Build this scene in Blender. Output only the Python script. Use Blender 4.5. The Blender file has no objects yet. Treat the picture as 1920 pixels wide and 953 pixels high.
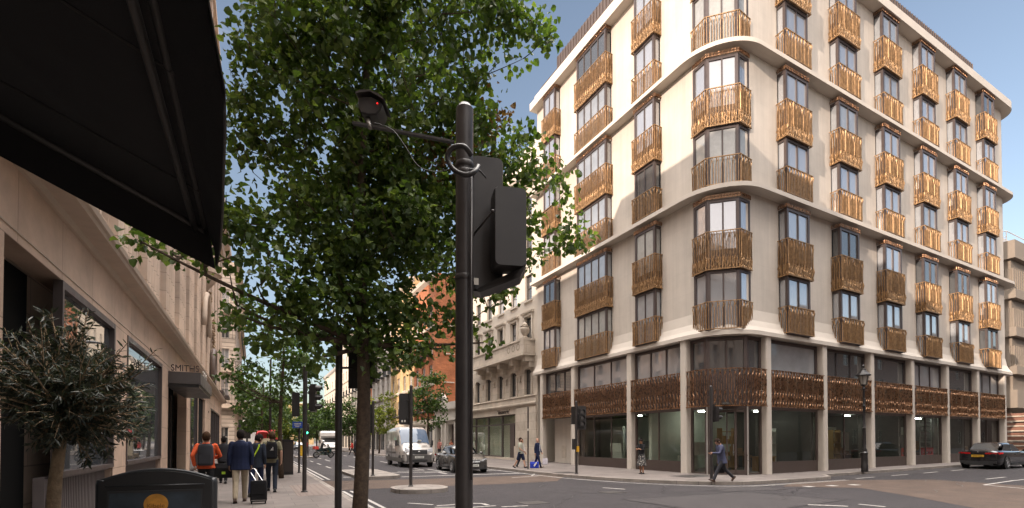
import bpy, bmesh, math, random
from mathutils import Vector, Matrix, noise
R = math.radians
PI = math.pi
SC = bpy.context.scene
COL = SC.collection
rnd = random.Random(7)

# ------------------------------------------------------------------ camera, sky, sun, exposure
EYE = 1.65
cam_d = bpy.data.cameras.new('camera')
cam = bpy.data.objects.new('camera', cam_d)
COL.objects.link(cam)
SC.camera = cam
cam.location = (0, 0, EYE)
cam.rotation_euler = (R(90 + 0.9977), 0, R(-28.053))
cam_d.sensor_width = 36.0
cam_d.lens = 36.0 * 910.2 / 1920
cam_d.shift_y = (811.15 - 476.5) / 1920
cam_d.clip_start = 0.05
cam_d.clip_end = 3000

SUN_AZ = math.atan2(-0.965, -0.26)          # compass angle of the sun from +Y towards +X
SUN_EL = R(18.5)
world = bpy.data.worlds.new('World')
SC.world = world
world.use_nodes = True
wn = world.node_tree
wn.nodes.clear()
sky = wn.nodes.new('ShaderNodeTexSky')
sky.sky_type = 'NISHITA'
sky.sun_disc = False
sky.sun_elevation = SUN_EL
sky.sun_rotation = SUN_AZ
sky.air_density = 1.0
sky.dust_density = 1.6
sky.ozone_density = 1.2
bg = wn.nodes.new('ShaderNodeBackground')
bg.inputs['Strength'].default_value = 0.115
wo = wn.nodes.new('ShaderNodeOutputWorld')
# soft thin cloud in the sky dome
tc = wn.nodes.new('ShaderNodeTexCoord')
mp = wn.nodes.new('ShaderNodeMapping')
mp.inputs['Scale'].default_value = (1.3, 1.3, 4.2)
nz = wn.nodes.new('ShaderNodeTexNoise')
nz.inputs['Scale'].default_value = 1.7
nz.inputs['Detail'].default_value = 7
nz.inputs['Roughness'].default_value = 0.58
cr = wn.nodes.new('ShaderNodeValToRGB')
cr.color_ramp.elements[0].position = 0.61
cr.color_ramp.elements[0].color = (0, 0, 0, 1)
cr.color_ramp.elements[1].position = 0.86
cr.color_ramp.elements[1].color = (0.55, 0.55, 0.55, 1)
mx = wn.nodes.new('ShaderNodeMix')
mx.data_type = 'RGBA'
mx.inputs[7].default_value = (5.2, 4.7, 4.4, 1)
wn.links.new(tc.outputs['Generated'], mp.inputs['Vector'])
wn.links.new(mp.outputs[0], nz.inputs['Vector'])
wn.links.new(nz.outputs['Fac'], cr.inputs['Fac'])
wn.links.new(cr.outputs['Color'], mx.inputs['Factor'])
hs = wn.nodes.new('ShaderNodeHueSaturation')
hs.inputs['Saturation'].default_value = 0.86
wn.links.new(sky.outputs[0], hs.inputs['Color'])
tint = wn.nodes.new('ShaderNodeMix'); tint.data_type = 'RGBA'; tint.blend_type = 'MULTIPLY'
tint.inputs['Factor'].default_value = 1.0
tint.inputs[7].default_value = (0.72, 0.69, 0.66, 1)
wn.links.new(hs.outputs[0], tint.inputs[6])
wn.links.new(tint.outputs[2], mx.inputs[6])
# glow added on the sun's side, behind the viewer, to lift the shaded walls
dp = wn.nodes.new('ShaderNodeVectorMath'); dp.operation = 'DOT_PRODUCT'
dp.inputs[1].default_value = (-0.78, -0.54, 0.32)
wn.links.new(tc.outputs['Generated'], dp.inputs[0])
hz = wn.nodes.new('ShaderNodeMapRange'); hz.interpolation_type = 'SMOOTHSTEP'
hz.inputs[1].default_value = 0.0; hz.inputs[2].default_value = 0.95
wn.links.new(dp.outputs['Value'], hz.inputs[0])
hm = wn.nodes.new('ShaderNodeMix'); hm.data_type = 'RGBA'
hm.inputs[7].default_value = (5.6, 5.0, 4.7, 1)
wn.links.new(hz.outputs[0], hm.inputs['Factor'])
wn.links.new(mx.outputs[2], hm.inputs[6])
# bright overhead cap, unseen above the frame, added to fill the shade
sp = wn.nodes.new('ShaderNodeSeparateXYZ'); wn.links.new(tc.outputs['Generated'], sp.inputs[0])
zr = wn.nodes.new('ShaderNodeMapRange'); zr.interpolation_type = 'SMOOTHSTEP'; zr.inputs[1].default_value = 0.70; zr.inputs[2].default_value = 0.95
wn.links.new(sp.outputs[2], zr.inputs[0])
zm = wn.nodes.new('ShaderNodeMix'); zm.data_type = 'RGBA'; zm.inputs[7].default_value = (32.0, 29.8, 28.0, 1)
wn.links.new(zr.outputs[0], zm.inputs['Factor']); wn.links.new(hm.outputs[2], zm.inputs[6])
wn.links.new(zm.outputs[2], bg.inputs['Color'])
wn.links.new(bg.outputs[0], wo.inputs['Surface'])

sd = bpy.data.lights.new('sun', 'SUN')
sd.energy = 1.9
sd.angle = R(0.5)
sd.color = (1.0, 0.82, 0.68)
sun = bpy.data.objects.new('sun', sd)
COL.objects.link(sun)
_sv = Vector((-0.965, -0.26, math.tan(SUN_EL))).normalized()
sun.rotation_euler = _sv.to_track_quat('Z', 'Y').to_euler()
sun.location = (-60, -30, 60)

SC.view_settings.view_transform = 'Standard'
SC.view_settings.look = 'None'
SC.view_settings.exposure = 1.58
SC.view_settings.gamma = 1.0
SC.view_settings.use_curve_mapping = False
SC.cycles.max_bounces = 6
SC.cycles.diffuse_bounces = 3
SC.cycles.glossy_bounces = 4
SC.cycles.transmission_bounces = 4
SC.cycles.transparent_max_bounces = 10
SC.cycles.sample_clamp_indirect = 4
SC.cycles.use_denoising = True

# ------------------------------------------------------------------ materials
MATS = {}
def mat(name, col, rough=0.6, metal=0.0, var=0.15, vs=3.0, bump=0.0, bs=40.0, spec=0.5, ior=None, streak=0.0, col2=None, coat=0.0):
    """Principled with a noise-driven colour variation, optional vertical weather streaks and a fine bump."""
    if name in MATS: return MATS[name]
    m = bpy.data.materials.new(name); m.use_nodes = True
    nt = m.node_tree; N = nt.nodes; L = nt.links
    p = N['Principled BSDF']
    p.inputs['Roughness'].default_value = rough
    p.inputs['Metallic'].default_value = metal
    p.inputs['Specular IOR Level'].default_value = spec
    if ior: p.inputs['IOR'].default_value = ior
    if coat: p.inputs['Coat Weight'].default_value = coat; p.inputs['Coat Roughness'].default_value = 0.03
    geo = N.new('ShaderNodeNewGeometry')
    if var > 0 or streak > 0:
        n = N.new('ShaderNodeTexNoise'); n.inputs['Scale'].default_value = vs; n.inputs['Detail'].default_value = 6; n.inputs['Roughness'].default_value = 0.62
        L.new(geo.outputs['Position'], n.inputs['Vector'])
        mr = N.new('ShaderNodeMapRange'); mr.inputs[1].default_value = 0.3; mr.inputs[2].default_value = 0.72
        L.new(n.outputs['Fac'], mr.inputs[0])
        fac = mr.outputs[0]
        if streak > 0:
            mpn = N.new('ShaderNodeMapping'); mpn.inputs['Scale'].default_value = (1.6, 1.6, 0.16)
            n2 = N.new('ShaderNodeTexNoise'); n2.inputs['Scale'].default_value = 2.2; n2.inputs['Detail'].default_value = 5
            L.new(geo.outputs['Position'], mpn.inputs['Vector']); L.new(mpn.outputs[0], n2.inputs['Vector'])
            ma = N.new('ShaderNodeMath'); ma.operation = 'MULTIPLY_ADD'; ma.inputs[1].default_value = streak
            L.new(n2.outputs['Fac'], ma.inputs[0]); 
            mb = N.new('ShaderNodeMath'); mb.operation = 'MULTIPLY'; mb.inputs[1].default_value = 1 - streak
            L.new(fac, mb.inputs[0]); L.new(mb.outputs[0], ma.inputs[2]); fac = ma.outputs[0]
        mixn = N.new('ShaderNodeMix'); mixn.data_type = 'RGBA'
        c2 = col2 if col2 else tuple(c * (1 + var) for c in col)
        c1 = tuple(c * (1 - var) for c in col)
        mixn.inputs[6].default_value = (*c1, 1); mixn.inputs[7].default_value = (*c2, 1)
        L.new(fac, mixn.inputs['Factor']); L.new(mixn.outputs[2], p.inputs['Base Color'])
        if rough > 0.15 and var > 0:
            mr2 = N.new('ShaderNodeMapRange'); mr2.inputs[3].default_value = max(0.05, rough - 0.1); mr2.inputs[4].default_value = min(1, rough + 0.1)
            L.new(fac, mr2.inputs[0]); L.new(mr2.outputs[0], p.inputs['Roughness'])
    else:
        p.inputs['Base Color'].default_value = (*col, 1)
    if bump > 0:
        n3 = N.new('ShaderNodeTexNoise'); n3.inputs['Scale'].default_value = bs; n3.inputs['Detail'].default_value = 4
        L.new(geo.outputs['Position'], n3.inputs['Vector'])
        b = N.new('ShaderNodeBump'); b.inputs['Strength'].default_value = bump; b.inputs['Distance'].default_value = 0.01
        L.new(n3.outputs['Fac'], b.inputs['Height']); L.new(b.outputs[0], p.inputs['Normal'])
    MATS[name] = m
    return m

def blocks(name, col, bw, bh, mortar=0.012, dark=0.6, var=0.12, rough=0.8, axis='auto', vs=2.0, off=0.5, streak=0.0):
    """Coursed masonry or paving: a brick texture in metres with per-block tone."""
    if name in MATS: return MATS[name]
    m = bpy.data.materials.new(name); m.use_nodes = True
    nt = m.node_tree; N = nt.nodes; L = nt.links; p = N['Principled BSDF']
    p.inputs['Roughness'].default_value = rough
    geo = N.new('ShaderNodeNewGeometry')
    sep = N.new('ShaderNodeSeparateXYZ'); L.new(geo.outputs['Position'], sep.inputs[0])
    comb = N.new('ShaderNodeCombineXYZ')
    if axis == 'floor':
        L.new(sep.outputs[0], comb.inputs[0]); L.new(sep.outputs[1], comb.inputs[1])
    else:
        ad = N.new('ShaderNodeMath'); ad.operation = 'ADD'
        L.new(sep.outputs[0], ad.inputs[0]); L.new(sep.outputs[1], ad.inputs[1])
        L.new(ad.outputs[0], comb.inputs[0]); L.new(sep.outputs[2], comb.inputs[1])
    bt = N.new('ShaderNodeTexBrick'); bt.offset = off
    bt.inputs['Scale'].default_value = 1.0
    bt.inputs['Brick Width'].default_value = bw; bt.inputs['Row Height'].default_value = bh
    bt.inputs['Mortar Size'].default_value = mortar; bt.inputs['Mortar Smooth'].default_value = 0.3
    bt.inputs['Color1'].default_value = (*[c * (1 - var) for c in col], 1)
    bt.inputs['Color2'].default_value = (*[c * (1 + var) for c in col], 1)
    bt.inputs['Mortar'].default_value = (*[c * dark for c in col], 1)
    L.new(comb.outputs[0], bt.inputs['Vector'])
    n = N.new('ShaderNodeTexNoise'); n.inputs['Scale'].default_value = vs; n.inputs['Detail'].default_value = 7; n.inputs['Roughness'].default_value = 0.65
    L.new(geo.outputs['Position'], n.inputs['Vector'])
    mr = N.new('ShaderNodeMapRange'); mr.inputs[1].default_value = 0.3; mr.inputs[2].default_value = 0.7; mr.inputs[3].default_value = 0.72; mr.inputs[4].default_value = 1.16
    L.new(n.outputs['Fac'], mr.inputs[0])
    mu = N.new('ShaderNodeVectorMath'); mu.operation = 'SCALE'
    fac = mr.outputs[0]
    if streak > 0:
        mpn = N.new('ShaderNodeMapping'); mpn.inputs['Scale'].default_value = (2.6, 2.6, 0.10)
        n2 = N.new('ShaderNodeTexNoise'); n2.inputs['Scale'].default_value = 1.3; n2.inputs['Detail'].default_value = 8; n2.inputs['Roughness'].default_value = .7
        L.new(geo.outputs['Position'], mpn.inputs['Vector']); L.new(mpn.outputs[0], n2.inputs['Vector'])
        m2 = N.new('ShaderNodeMapRange'); m2.inputs[1].default_value = .35; m2.inputs[2].default_value = .7; m2.inputs[3].default_value = 1 - streak; m2.inputs[4].default_value = 1 + streak * .4
        L.new(n2.outputs['Fac'], m2.inputs[0]); mm = N.new('ShaderNodeMath'); mm.operation = 'MULTIPLY'; L.new(fac, mm.inputs[0]); L.new(m2.outputs[0], mm.inputs[1]); fac = mm.outputs[0]
    L.new(bt.outputs['Color'], mu.inputs[0]); L.new(fac, mu.inputs['Scale'])
    L.new(mu.outputs[0], p.inputs['Base Color'])
    b = N.new('ShaderNodeBump'); b.inputs['Strength'].default_value = 0.5; b.inputs['Distance'].default_value = 0.012; b.invert = True
    L.new(bt.outputs['Fac'], b.inputs['Height']); L.new(b.outputs[0], p.inputs['Normal'])
    MATS[name] = m
    return m

def glass(name, tint=(0.8, 0.86, 0.84), refl=1.5):
    """See-through shop glass: Fresnel mix of a tinted transparent and a mirror."""
    if name in MATS: return MATS[name]
    m = bpy.data.materials.new(name); m.use_nodes = True
    N = m.node_tree.nodes; L = m.node_tree.links; N.clear()
    o = N.new('ShaderNodeOutputMaterial'); t = N.new('ShaderNodeBsdfTransparent'); g = N.new('ShaderNodeBsdfGlossy')
    t.inputs[0].default_value = (*tint, 1); g.inputs['Roughness'].default_value = 0.01
    f = N.new('ShaderNodeFresnel'); ge = N.new('ShaderNodeNewGeometry'); mr = N.new('ShaderNodeMapRange'); mr.inputs[3].default_value = refl; mr.inputs[4].default_value = 1 / refl
    L.new(ge.outputs['Backfacing'], mr.inputs[0]); L.new(mr.outputs[0], f.inputs[0])
    mxs = N.new('ShaderNodeMixShader')
    L.new(f.outputs[0], mxs.inputs[0]); L.new(t.outputs[0], mxs.inputs[1]); L.new(g.outputs[0], mxs.inputs[2]); L.new(mxs.outputs[0], o.inputs[0])
    MATS[name] = m
    return m

def emit(name, col, s):
    if name in MATS: return MATS[name]
    m = bpy.data.materials.new(name); m.use_nodes = True
    N = m.node_tree.nodes; L = m.node_tree.links; N.clear()
    o = N.new('ShaderNodeOutputMaterial'); e = N.new('ShaderNodeEmission')
    e.inputs[0].default_value = (*col, 1); e.inputs[1].default_value = s
    L.new(e.outputs[0], o.inputs[0]); MATS[name] = m
    return m

def leafmat(name, col, col2, trans=0.35):
    if name in MATS: return MATS[name]
    m = bpy.data.materials.new(name); m.use_nodes = True
    N = m.node_tree.nodes; L = m.node_tree.links; p = N['Principled BSDF']; o = N['Material Output']
    geo = N.new('ShaderNodeNewGeometry')
    cr_ = N.new('ShaderNodeValToRGB')
    cr_.color_ramp.elements[0].color = (*[c * 0.62 for c in col], 1)
    cr_.color_ramp.elements[1].color = (*col2, 1)
    e = cr_.color_ramp.elements.new(0.6); e.color = (*col, 1)
    L.new(geo.outputs['Random Per Island'], cr_.inputs['Fac'])
    L.new(cr_.outputs[0], p.inputs['Base Color'])
    p.inputs['Roughness'].default_value = 0.42; p.inputs['Specular IOR Level'].default_value = 0.45
    tr = N.new('ShaderNodeBsdfTranslucent')
    vm = N.new('ShaderNodeVectorMath'); vm.operation = 'MULTIPLY'; vm.inputs[1].default_value = (1.5, 1.6, 0.6)
    L.new(cr_.outputs[0], vm.inputs[0]); L.new(vm.outputs[0], tr.inputs[0])
    mxs = N.new('ShaderNodeMixShader'); mxs.inputs[0].default_value = trans
    L.new(p.outputs[0], mxs.inputs[1]); L.new(tr.outputs[0], mxs.inputs[2]); L.new(mxs.outputs[0], o.inputs[0])
    MATS[name] = m
    return m

# ------------------------------------------------------------------ mesh builder
class MB:
    def __init__(s): s.v = []; s.f = []; s.mi = []; s.m = 0
    def add(s, vs, fs):
        b = len(s.v); s.v.extend([tuple(q) for q in vs])
        for f in fs: s.f.append(tuple(b + i for i in f)); s.mi.append(s.m)
        return b
    def box(s, x0, x1, y0, y1, z0, z1):
        s.add([(x0, y0, z0), (x1, y0, z0), (x1, y1, z0), (x0, y1, z0), (x0, y0, z1), (x1, y0, z1), (x1, y1, z1), (x0, y1, z1)],
              [(0, 3, 2, 1), (4, 5, 6, 7), (0, 1, 5, 4), (1, 2, 6, 5), (2, 3, 7, 6), (3, 0, 4, 7)])
    def obox(s, c, size, M=None):
        hx, hy, hz = size[0] / 2, size[1] / 2, size[2] / 2
        c = Vector(c); M = M or Matrix.Identity(3)
        vs = [c + M @ Vector(q) for q in [(-hx, -hy, -hz), (hx, -hy, -hz), (hx, hy, -hz), (-hx, hy, -hz), (-hx, -hy, hz), (hx, -hy, hz), (hx, hy, hz), (-hx, hy, hz)]]
        s.add(vs, [(0, 3, 2, 1), (4, 5, 6, 7), (0, 1, 5, 4), (1, 2, 6, 5), (2, 3, 7, 6), (3, 0, 4, 7)])
    def quad(s, a, b, c, d): s.add([a, b, c, d], [(0, 1, 2, 3)])
    def prism(s, poly, z0, z1, poly2=None, caps=True):
        n = len(poly); p2 = poly2 or poly
        s.add([(x, y, z0) for x, y in poly] + [(x, y, z1) for x, y in p2],
              [(i, (i + 1) % n, n + (i + 1) % n, n + i) for i in range(n)] + ([tuple(reversed(range(n))), tuple(range(n, 2 * n))] if caps else []))
    def xprism(s, poly, x0, x1):
        """(y,z) outline extruded along x"""
        n = len(poly)
        s.add([(x0, y, z) for y, z in poly] + [(x1, y, z) for y, z in poly],
              [(i, (i + 1) % n, n + (i + 1) % n, n + i) for i in range(n)] + [tuple(reversed(range(n))), tuple(range(n, 2 * n))])
    def yprism(s, poly, y0, y1):
        n = len(poly)
        s.add([(x, y0, z) for x, z in poly] + [(x, y1, z) for x, z in poly],
              [(n + i, n + (i + 1) % n, (i + 1) % n, i) for i in range(n)] + [tuple(range(n)), tuple(reversed(range(n, 2 * n)))])
    def tube(s, pts, rad, n=8, caps=True):
        pts = [Vector(p) for p in pts]
        if not isinstance(rad, (list, tuple)): rad = [rad] * len(pts)
        t0 = (pts[1] - pts[0]).normalized()
        ref = Vector((0, 0, 1)) if abs(t0.z) < 0.9 else Vector((1, 0, 0))
        u = t0.cross(ref).normalized(); vs = []; fs = []
        for i, p in enumerate(pts):
            t = (pts[min(i + 1, len(pts) - 1)] - pts[max(i - 1, 0)])
            if t.length < 1e-9: t = t0
            t = t.normalized()
            u = (u - t * u.dot(t)).normalized(); w = t.cross(u)
            for k in range(n):
                a = 2 * PI * k / n
                vs.append(p + (u * math.cos(a) + w * math.sin(a)) * rad[i])
        for i in range(len(pts) - 1):
            for k in range(n):
                k2 = (k + 1) % n
                fs.append((i * n + k, i * n + k2, (i + 1) * n + k2, (i + 1) * n + k))
        if caps:
            fs.append(tuple(reversed(range(n)))); fs.append(tuple(range((len(pts) - 1) * n, len(pts) * n)))
        s.add(vs, fs)
    def lathe(s, prof, n=16, c=(0, 0, 0), axis='z', a0=0, a1=2 * PI):
        """prof: (r, h) pairs turned round an axis through c"""
        full = abs(a1 - a0 - 2 * PI) < 1e-6
        m = n if full else n + 1; vs = []
        for r, h in prof:
            for k in range(m):
                a = a0 + (a1 - a0) * k / n
                x, y = r * math.cos(a), r * math.sin(a)
                q = (x, y, h) if axis == 'z' else ((h, x, y) if axis == 'x' else (y, h, x))
                vs.append((c[0] + q[0], c[1] + q[1], c[2] + q[2]))
        fs = []
        for i in range(len(prof) - 1):
            for k in range(n):
                k2 = (k + 1) % m
                fs.append((i * m + k, i * m + k2, (i + 1) * m + k2, (i + 1) * m + k))
        s.add(vs, fs)
    def ell(s, c, r, n=12, m=8, M=None):
        c = Vector(c); vs = []; fs = []
        for i in range(m + 1):
            th = PI * i / m
            for k in range(n):
                a = 2 * PI * k / n
                q = Vector((r[0] * math.sin(th) * math.cos(a), r[1] * math.sin(th) * math.sin(a), r[2] * math.cos(th)))
                vs.append(c + (M @ q if M else q))
        for i in range(m):
            for k in range(n):
                fs.append((i * n + k, (i + 1) * n + k, (i + 1) * n + (k + 1) % n, i * n + (k + 1) % n))
        s.add(vs, fs)
    def loft(s, rings, caps=True, closed=True):
        n = len(rings[0]); vs = [q for r in rings for q in r]; fs = []
        for i in range(len(rings) - 1):
            for k in range(n if closed else n - 1):
                k2 = (k + 1) % n
                fs.append((i * n + k, i * n + k2, (i + 1) * n + k2, (i + 1) * n + k))
        if caps:
            fs.append(tuple(reversed(range(n)))); fs.append(tuple(range((len(rings) - 1) * n, len(rings) * n)))
        s.add(vs, fs)
    def build(s, name, mats, parent=None, smooth=False, off=None, angle=None, merge=0):
        me = bpy.data.meshes.new(name)
        if off is None: off = parent.matrix_world_loc if hasattr(parent, 'matrix_world_loc') else (wloc(parent) if parent else (0, 0, 0))
        me.from_pydata([(x - off[0], y - off[1], z - off[2]) for x, y, z in s.v], [], s.f)
        if not isinstance(mats, (list, tuple)): mats = [mats]
        for m in mats: me.materials.append(m)
        if len(mats) > 1: me.polygons.foreach_set('material_index', s.mi)
        bm = bmesh.new(); bm.from_mesh(me)
        if merge: bmesh.ops.remove_doubles(bm, verts=bm.verts, dist=merge)
        bmesh.ops.recalc_face_normals(bm, faces=bm.faces); bm.to_mesh(me); bm.free()
        if smooth:
            me.polygons.foreach_set('use_smooth', [True] * len(me.polygons))
            if angle: me.set_sharp_from_angle(angle=R(angle))
        o = bpy.data.objects.new(name, me); COL.objects.link(o)
        if parent: o.parent = parent
        return o

def wloc(o):
    v = Vector((0, 0, 0))
    while o: v += Vector(o.location); o = o.parent
    return v
def tag(o, label=None, cat=None, group=None, kind=None):
    if label: o['label'] = label
    if cat: o['category'] = cat
    if group: o['group'] = group
    if kind: o['kind'] = kind
    return o
def thing(name, label, cat, loc=(0, 0, 0), rz=0.0, group=None):
    o = bpy.data.objects.new(name, None); COL.objects.link(o)
    o.empty_display_size = 0.2; o.location = loc; o.rotation_euler = (0, 0, rz)
    return tag(o, label, cat, group)
def dup(o, parent=None, loc=None, rz=None):
    """copy of one object (mesh shared) with copies of its children"""
    c = o.copy(); COL.objects.link(c)
    if parent: c.parent = parent
    if loc is not None: c.location = loc
    if rz is not None: c.rotation_euler = (0, 0, rz)
    for ch in list(o.children): dup(ch, c)
    return c
def copy_thing(o, loc, rz, label, scale=None):
    c = dup(o, None, loc, rz); c['label'] = label
    if scale: c.scale = scale
    return c
def ground(px, py, z=0.0):
    """where the sight line of a photo pixel (1920 wide) meets the level z: used to read positions off the photograph"""
    f = 910.2; yaw, pit = R(28.053), R(0.9977)
    F = Vector((math.sin(yaw) * math.cos(pit), math.cos(yaw) * math.cos(pit), math.sin(pit))); Rt = Vector((math.cos(yaw), -math.sin(yaw), 0)); U = Rt.cross(F)
    d = F + Rt * ((px - 960) / f) + U * ((811.15 - py) / f)
    return Vector((0, 0, EYE)) + d * ((z - EYE) / d.z)
def at(px, py, w):
    f = 910.2; yaw, pit = R(28.053), R(0.9977)
    F = Vector((math.sin(yaw) * math.cos(pit), math.cos(yaw) * math.cos(pit), math.sin(pit))); Rt = Vector((math.cos(yaw), -math.sin(yaw), 0)); U = Rt.cross(F)
    return Vector((0, 0, EYE)) + (F + Rt * ((px - 960) / f) + U * ((811.15 - py) / f)) * w
def rise(x):
    """the side street climbs a little to the east"""
    return 0.0 if x < 21 else 0.0085 * (x - 21) if x < 80 else 0.5

FONT = {}
def text(s, size, name, m, parent, loc, rot, depth=0.01, align='CENTER', sx=1.0):
    cu = bpy.data.curves.new(name, 'FONT'); cu.body = s; cu.size = size; cu.extrude = depth / 2; cu.align_x = align; cu.align_y = 'CENTER'
    t = bpy.data.objects.new(name, cu); COL.objects.link(t)
    dg = bpy.context.evaluated_depsgraph_get(); me = bpy.data.meshes.new_from_object(t.evaluated_get(dg))
    bpy.data.objects.remove(t)
    me.materials.clear(); me.materials.append(m)
    o = bpy.data.objects.new(name, me); COL.objects.link(o)
    if parent: o.parent = parent
    o.location = Vector(loc) - (wloc(parent) if parent else Vector()); o.rotation_euler = rot; o.scale = (sx, 1, 1)
    return o
LOCAL = set()
_tb = MB.build
def _build(s, name, mats, parent=None, **k):
    r = parent
    while r and r.parent: r = r.parent
    if r and r.name in LOCAL: k['off'] = (0, 0, 0)
    return _tb(s, name, mats, parent, **k)
MB.build = _build
def lthing(*a, **k):
    o = thing(*a, **k); LOCAL.add(o.name); return o
_tx = text
def text(s, size, name, m, parent, loc, rot, depth=.01, align='CENTER', sx=1.0):
    r = parent
    while r and r.parent: r = r.parent
    if r and r.name in LOCAL: loc = Vector(loc) + wloc(parent)
    return _tx(s, size, name, m, parent, loc, rot, depth, align, sx)
# ------------------------------------------------------------------ ground: road, pavements, kerbs, markings
M_ASPH = mat('asphalt', (0.033, 0.029, 0.031), 0.86, var=0.30, vs=0.9, bump=0.9, bs=160, spec=0.35)
M_ASPH2 = mat('asphalt_patch', (0.048, 0.043, 0.044), 0.88, var=0.22, vs=2.1, bump=0.9, bs=150, spec=0.3)
M_PAVE = blocks('paving_slabs', (0.155, 0.132, 0.12), 0.9, 0.6, 0.008, 0.55, 0.10, 0.82, 'floor', 1.1)
M_KERB = blocks('kerb_stone', (0.24, 0.21, 0.185), 0.9, 0.9, 0.01, 0.5, 0.1, 0.8, 'floor', 2.0)
M_BUFF = mat('buff_surfacing', (0.086, 0.063, 0.051), 0.9, var=0.28, vs=1.6, bump=0.8, bs=150, spec=0.25)
M_WHITE = mat('road_paint_white', (0.36, 0.34, 0.32), 0.75, var=0.35, vs=9, spec=0.3)

def road_strip(b, x0, x1, y0, y1, z):
    xs = [x0] + [x for x in (21, 40, 60, 80) if x0 < x < x1] + [x1]
    for a, c in zip(xs[:-1], xs[1:]):
        b.quad((a, y0, z + rise(a)), (c, y0, z + rise(c)), (c, y1, z + rise(c)), (a, y1, z + rise(a)))
b = MB(); road_strip(b, -700, 900, -500, 1200, 0.0)
tag(b.build('road', M_ASPH, merge=1e-4), kind='structure')

def pave(poly, name='pavement', z=0.12, kerb=None):
    m = MB(); n = len(poly)
    m.add([(x, y, 0.001 + rise(x)) for x, y in poly] + [(x, y, z + rise(x)) for x, y in poly],
          [(i, (i + 1) % n, n + (i + 1) % n, n + i) for i in range(n)] + [tuple(range(n, 2 * n))])
    tag(m.build(name, M_PAVE), kind='structure')
    if kerb:
        k = MB(); w = 0.16; L_ = []
        for i, p in enumerate(kerb):
            a = Vector(kerb[max(i - 1, 0)]); c = Vector(kerb[min(i + 1, len(kerb) - 1)]); t = (c - a).normalized(); nn = Vector((-t.y, t.x))
            L_.append((Vector(p) - nn * 0.004, Vector(p) + nn * w))
        for (o0, i0), (o1, i1) in zip(L_[:-1], L_[1:]):
            za, zb = rise(o0.x) + z, rise(o1.x) + z
            k.quad((o0.x, o0.y, za + .004), (o1.x, o1.y, zb + .004), (i1.x, i1.y, zb + .004), (i0.x, i0.y, za + .004))
            k.quad((o0.x, o0.y, za - .13), (o1.x, o1.y, zb - .13), (o1.x, o1.y, zb + .004), (o0.x, o0.y, za + .004))
        tag(k.build('kerb', M_KERB), kind='structure')
KX = 2.34
lk = [(KX, -40), (KX, 53)]
pave([(-9, -40), (KX, -40), (KX, 53), (-9, 53)], kerb=lk)
pave([(-9, 64), (KX, 64), (KX, 300), (-9, 300)], kerb=[(KX, 64), (KX, 300)])
rk = [(12.45, 300), (12.45, 20)] + [(12.45 + 4.6 * (1 - math.cos(a)), 20 - 8.1 * math.sin(a)) for a in [R(d) for d in (12, 24, 36, 48, 60, 70, 80, 90)]] + [(21.0, 11.9), (21.9, 11.98), (22.8, 12.7), (24, 12.8)]
pave([(24, 40), (40, 40), (40, 300)] + rk, kerb=rk)
for xa, xb in ((24, 40), (40, 60), (60, 80), (80, 300)):
    pave([(xa, 12.8), (xb, 12.8), (xb, 40), (xa, 40)], kerb=[(xa, 12.8), (xb, 12.8)])
pave([(KX + 3, -40), (400, -40), (400, -3.5), (KX + 8, -3.5), (KX + 5, -5.5), (KX + 3.2, -9)])

def sheet(poly, name, m, z=0.004):
    b = MB(); n = len(poly)
    b.add([(x, y, z + rise(x)) for x, y in poly], [tuple(range(n))])
    return tag(b.build(name, m), kind='structure')
def pxpoly(pts, z=0.0):
    return [(q.x, q.y) for q in (ground(px, py, z) for px, py in pts)]
# buff coloured high-friction surfacing and worn asphalt repairs
sheet([(2.45, 17.1), (5.0, 17.0), (8.3, 16.6), (11.0, 16.7), (12.6, 18.6), (12.5, 20.3), (9.2, 20.2), (5.8, 20.4), (4.2, 20.9), (2.45, 21.2)], 'buff_crossing', M_BUFF)
sheet([(16.9, 10.9), (18.9, 11.8), (22.0, 11.4), (25, 9.6), (24.5, 6.6), (21, 4.6), (16.0, 3.0), (15.0, 4.4), (17.4, 7.3), (18.8, 9.3)], 'buff_crossing', M_BUFF)
sheet([(2.6, 21.4), (6.2, 21.4), (6.2, 34), (2.6, 34)], 'road_patch', M_ASPH2)
sheet([(9.5, 7.2), (14.5, 7.6), (14.0, 10.4), (9.2, 10.6)], 'road_patch', M_ASPH2)
sheet([(22.9, 11.6), (60, 11.6), (60, 12.75), (22.9, 12.75)], 'parking_bay', M_ASPH2)
sheet([(13.5, 10.7), (16, 10.2), (16.2, 11.4), (14.6, 12.2)], 'road_patch', M_ASPH2, 0.0055)
# a strip of lighter stone at the crossing and tactile studs
def line(b, p, q, w, z=0.0085):
    p = Vector(p); q = Vector(q); t = (q - p).normalized(); n = Vector((-t.y, t.x)) * w / 2
    n_ = max(1, int((q - p).length / 4))
    for i in range(n_):
        a = p.lerp(q, i / n_); c = p.lerp(q, (i + 1) / n_)
        b.quad((a.x - n.x, a.y - n.y, z + rise(a.x)), (c.x - n.x, c.y - n.y, z + rise(c.x)), (c.x + n.x, c.y + n.y, z + rise(c.x)), (a.x + n.x, a.y + n.y, z + rise(a.x)))
def marking(segs, w, name='road_marking'):
    b = MB()
    for p, q in segs: line(b, p, q, w)
    return tag(b.build(name, M_WHITE), kind='structure')
marking([((2.62, 21.8), (2.62, 60)), ((2.86, 21.8), (2.86, 60)), ((2.60, -2), (2.60, 16.6)), ((2.84, -2), (2.84, 16.6))], 0.10)
marking([((4.15, y), (4.15, y + 2.2)) for y in range(26, 140, 5)], 0.12)
marking([((5.55, y), (5.55, y + 3.2)) for y in range(30, 140, 6)], 0.12)
marking([((9.0, y), (9.0, y + 2.4)) for y in range(25, 140, 6)], 0.12)
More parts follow.
